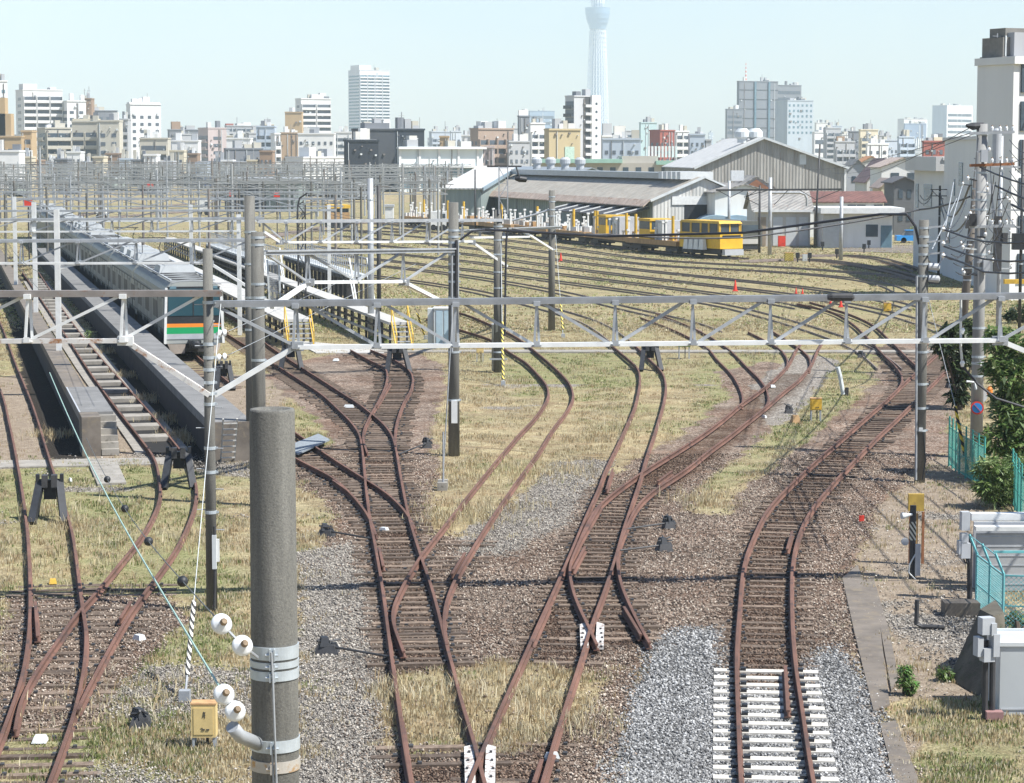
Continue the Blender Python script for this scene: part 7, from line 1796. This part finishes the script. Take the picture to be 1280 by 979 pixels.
# white building at the right edge
t, W, D, H, X = B('white building at the right edge, grey shaded upper block', 1217, 1262, 1345, 80, 165, (.74, .74, .72), front='', side='', th=25, name='edge_building', cat='office building')
for f in range(6): MB().box2((.6, -.14, 1.2 + f * 2.6), (4.6, -.02, 3.2 + f * 2.6)).build('window_band', m_glass, t, local=True)
MB().box2((.3, -.03, 8.9), (.35, .0, 9.0)).build('joint', m_dark, t, local=True)
mb = MB(); mb.box((1.6, 3, H + 1.2), (2.4, 2.4, 1.4)); mb.box((1.7, 3, H + 2.2), (1.8, 1.8, .7)); mb.box((1.6, 3, H + .55), (2.6, 2.6, .1)); mb.build('rooftop_tank', M('tank_brown_grey', (.2, .19, .17), .7), t, local=True)
for q in range(5): MB().box((.6 + q * .5, 1.76, H + 1.2), (.1, .08, 1.6)).build('tank_rib', m_lgrey, t, local=True)
mb = MB(); mb.tube((.5, 2.6, H), (.5, 2.6, H + 2.2), .04, n=6); mb.bar((.1, 2.6, H + 2), (.9, 2.6, H + 2), .03, .03); mb.build('antenna', m_galv, t, local=True)
def wedge(label, pxa, Ya, pxb, Yb, ytop_a, depth, name='edge_building'):
    a, b2 = Vector(((pxa - PXC) / FPX * Ya, Ya, 0)), Vector(((pxb - PXC) / FPX * Yb, Yb, 0))
    H = at(pxa, ytop_a, Ya).z; d = (b2 - a); L = d.length; yaw = math.atan2(d.y, d.x)
    t = thing(name, label, 'office building', a, yaw)
    MB().box2((0, 0, -.2), (L, depth, H)).build('wall', wall((.70, .70, .68)), t, local=True); MB().box2((-.15, -.15, H), (L + .1, depth + .1, H + .25)).build('parapet', wall((.6, .6, .585)), t, local=True)
    return t, L, H
t, L, H = wedge('grey white lower building with a tall narrow window at right', 1178, 200, 1225, 180, 176, 12)
for u0, u1, z0, z1 in ((.42, .52, .68, .84), (.30, .32, .60, .72), (.72, .76, .6, .72), (.1, .2, .25, .4)): MB().box2((L * u0, -.06, H * z0), (L * u1, -.01, H * z1)).build('window', m_glassl, t, local=True)
t, L, H = wedge('grey white lowest wing with an overhanging roof left of its taller part', 1141, 214, 1178, 201, 200, 12)
MB().box2((-.6, -.7, H - .9), (L, depth_ if False else 12, H + .3)).build('roof_overhang', wall((.6, .6, .585)), t, local=True)
for u0, u1, z0, z1 in ((.35, .62, .58, .78), (.06, .16, .56, .78), (.3, .5, .2, .38), (.9, .95, .55, .62)): MB().box2((L * u0, -.06, H * z0), (L * u1, -.01, H * z1)).build('window', m_glassl, t, local=True)
mb = MB(); o = MB().box(at(1268, 352, 150), (1.3, .4, .28)).build('yellow_barrier', m_yel); tag(o, 'yellow and white barrier wall low beside the white edge building', 'barrier')

# low houses packed behind the yard (kept below the taller blocks)
fill_marks = ['the tall white balcony block', 'the plain white slab tower', 'the long beige block', 'the dotted white tower', 'the pinkish grey block', 'the pale blue apartment block', 'the wide white block', 'the low white arcade']
rg = np.random.default_rng(4); cols_ = [('white', wht), ('grey', gry), ('cream', cream), ('brown', brn), ('pale blue', bluew), ('dark', dgr)]; k = 0
for px in list(range(-10, 330, 16)):
    m = min(range(8), key=lambda i: abs((55, 100, 125, 185, 265, 335, 395, 405)[i] - px)); cn, cc = cols_[k % 6]
    Y = rg.uniform(720, 830); wpx = rg.uniform(12, 20); yt = rg.uniform(189, 205)
    side = ('low', 'flat roofed', 'squat', 'boxy')[k // 6 % 4]
    lb = f'{side} {cn} house behind the far gantries near {fill_marks[m]}'
    B(lb, px, px, px + wpx, yt, Y, cc, front='w%d' % rg.integers(2, 5), side='', name='low_house', cat='house'); k += 1
far_marks = 0
for px in list(range(-20, 1300, 15)):
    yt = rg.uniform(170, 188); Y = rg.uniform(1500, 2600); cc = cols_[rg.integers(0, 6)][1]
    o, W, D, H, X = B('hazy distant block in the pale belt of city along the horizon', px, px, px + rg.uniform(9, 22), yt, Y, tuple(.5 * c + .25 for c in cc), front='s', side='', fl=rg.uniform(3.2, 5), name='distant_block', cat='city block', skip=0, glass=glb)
    o['group'] = 'distant blocks along the horizon'

for px in list(range(-10, 345, 17)) + [505, 540, 555, 615, 640, 770, 795, 850, 1030, 1050, 1100]:
    cc = cols_[rg.integers(0, 6)][1]
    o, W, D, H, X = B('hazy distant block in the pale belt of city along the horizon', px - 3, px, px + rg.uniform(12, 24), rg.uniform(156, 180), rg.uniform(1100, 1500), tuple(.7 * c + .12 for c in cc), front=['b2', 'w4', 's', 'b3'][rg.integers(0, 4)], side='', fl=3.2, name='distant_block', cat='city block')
    o['group'] = 'distant blocks along the horizon'

# ------------------------------------------------------------------ broadcast tower
YT = 6000; kt = YT / FPX; P = Vector(((746 - PXC) / FPX * YT, YT, 0))
t = thing('broadcast_tower', 'very tall pale lattice broadcast tower with a flared observation deck', 'tower', P)
m_tow = M('tower_white_blue', (.80, .83, .85), .5, .05, .02); m_twd = M('tower_core', (.22, .31, .42), .6, .05, .02); m_deck = M('deck_blue_glass', (.20, .31, .44), .3, .08, .03)
def rad(z): return 30 - (30 - 20.2) * min(1, z / 322) if z < 322 else 15 - (z - 369) * .03
MB()._lathe(Vector((0, 0, 0)), Vector((0, 0, 1)), [(rad(z) * .62, z) for z in (0, 100, 200, 322, 369, 480)], 20, 0).build('core_shaft', m_twd, t, local=True)
mb = MB(); n = 22
for q in range(n):
    a = 2 * math.pi * q / n
    mb.path([(rad(z) * math.cos(a), rad(z) * math.sin(a), z) for z in (0, 80, 160, 240, 325)], 1.15, 5)
    mb.path([(rad(z) * math.cos(a), rad(z) * math.sin(a), z) for z in (369, 420, 480)], .9, 5)
z = 0
while z < 322:
    for q in range(n):
        a, a2 = 2 * math.pi * q / n, 2 * math.pi * (q + 1) / n; r0 = rad(z); r1 = rad(min(z + 12, 322))
        mb.bar((r0 * math.cos(a), r0 * math.sin(a), z), (r0 * math.cos(a2), r0 * math.sin(a2), z), 1.0, 1.0)
        mb.bar((r0 * math.cos(a), r0 * math.sin(a), z), (r1 * math.cos(a2), r1 * math.sin(a2), min(z + 12, 322)), .8, .8)
    z += 12
mb.build('lattice', m_tow, t, local=True)
MB()._lathe(Vector((0, 0, 0)), Vector((0, 0, 1)), [(20, 318), (21.5, 324), (27, 340), (27.2, 341), (30.8, 356), (31, 368), (31.6, 369), (31.6, 371), (20, 372)], 40, 0).build('observation_deck', m_deck, t, local=True)
for z in (333, 343): MB()._lathe(Vector((0, 0, z)), Vector((0, 0, 1)), [(25.4 + (z - 333) * .27, 0), (26.2 + (z - 333) * .27, .2), (26.6 + (z - 333) * .27, 1.6), (25.9 + (z - 333) * .27, 1.8)], 40, 0).build('deck_ring', m_twd, t, local=True)
for q in range(16):
    a = 2 * math.pi * q / 16; MB().box((16 * math.cos(a), 16 * math.sin(a), 387), (3, 3, 14), a).build('antenna_panel', m_tow, t, local=True)

# ------------------------------------------------------------------ air, sky, sun
hz = MB().box2((-3000, -120, -2.0), (3000, 7200, 500)).build('haze', None)
hz.data.materials.clear()
mh = bpy.data.materials.new('haze_air'); mh.use_nodes = True; nt = mh.node_tree
nt.nodes.remove(nt.nodes['Principled BSDF'])
pv = nt.nodes.new('ShaderNodeVolumePrincipled'); pv.inputs['Color'].default_value = (.76, .92, 1.0, 1); pv.inputs['Density'].default_value = HAZE
pv.inputs['Anisotropy'].default_value = -0.15
nt.links.new(pv.outputs[0], nt.nodes['Material Output'].inputs['Volume'])
hz.data.materials.append(mh); hz['kind'] = 'stuff'
tag(hz, 'pale summer haze hanging over the whole yard and city', 'haze', kind='stuff')

TOSUN = Vector((.80, -.36, 1.22)).normalized()
sun = bpy.data.lights.new('sun', 'SUN'); sun.energy = 5.0; sun.angle = R(.53); sun.color = (1.0, .97, .915)
so = bpy.data.objects.new('sun', sun); COL.objects.link(so); so.rotation_euler = TOSUN.to_track_quat('Z', 'Y').to_euler()
w = bpy.data.worlds.new('World'); S.world = w; w.use_nodes = True; nt = w.node_tree
bg = nt.nodes['Background']; sky = nt.nodes.new('ShaderNodeTexSky'); sky.sky_type = 'NISHITA'; sky.sun_disc = False
sky.sun_elevation = math.asin(TOSUN.z); sky.sun_rotation = math.atan2(TOSUN.x, TOSUN.y)
sky.air_density = 1.2; sky.dust_density = .5; sky.ozone_density = 2.5; sky.altitude = 0
nt.links.new(mixc(nt, 1.0, sky.outputs[0], mixc(nt, ramp(nt, noise(nt, nt.nodes.new('ShaderNodeTexCoord').outputs['Generated'], 7.0, 6, .6, .6), [(.42, (0, 0, 0)), (.68, (1, 1, 1))]), (.92, .965, 1.12), (1.03, 1.03, 1.12)), 'MULTIPLY'), bg.inputs[0]); bg.inputs[1].default_value = SKYK
S.view_settings.view_transform = 'Standard'; S.view_settings.look = 'None'; S.view_settings.gamma = 1.0
S.view_settings.exposure = EXPO
S.view_settings.use_curve_mapping = False
S.cycles.max_bounces = 5; S.cycles.diffuse_bounces = 2; S.cycles.glossy_bounces = 2; S.cycles.volume_bounces = 2
S.cycles.transparent_max_bounces = 8
for o in list(COL.objects):                    # small bevel-free smoothing where asked; drop empty meshes
    if o.type == 'MESH' and len(o.data.vertices) == 0 and o.name != 'haze': bpy.data.objects.remove(o)
print('OBJECTS', len(COL.objects))
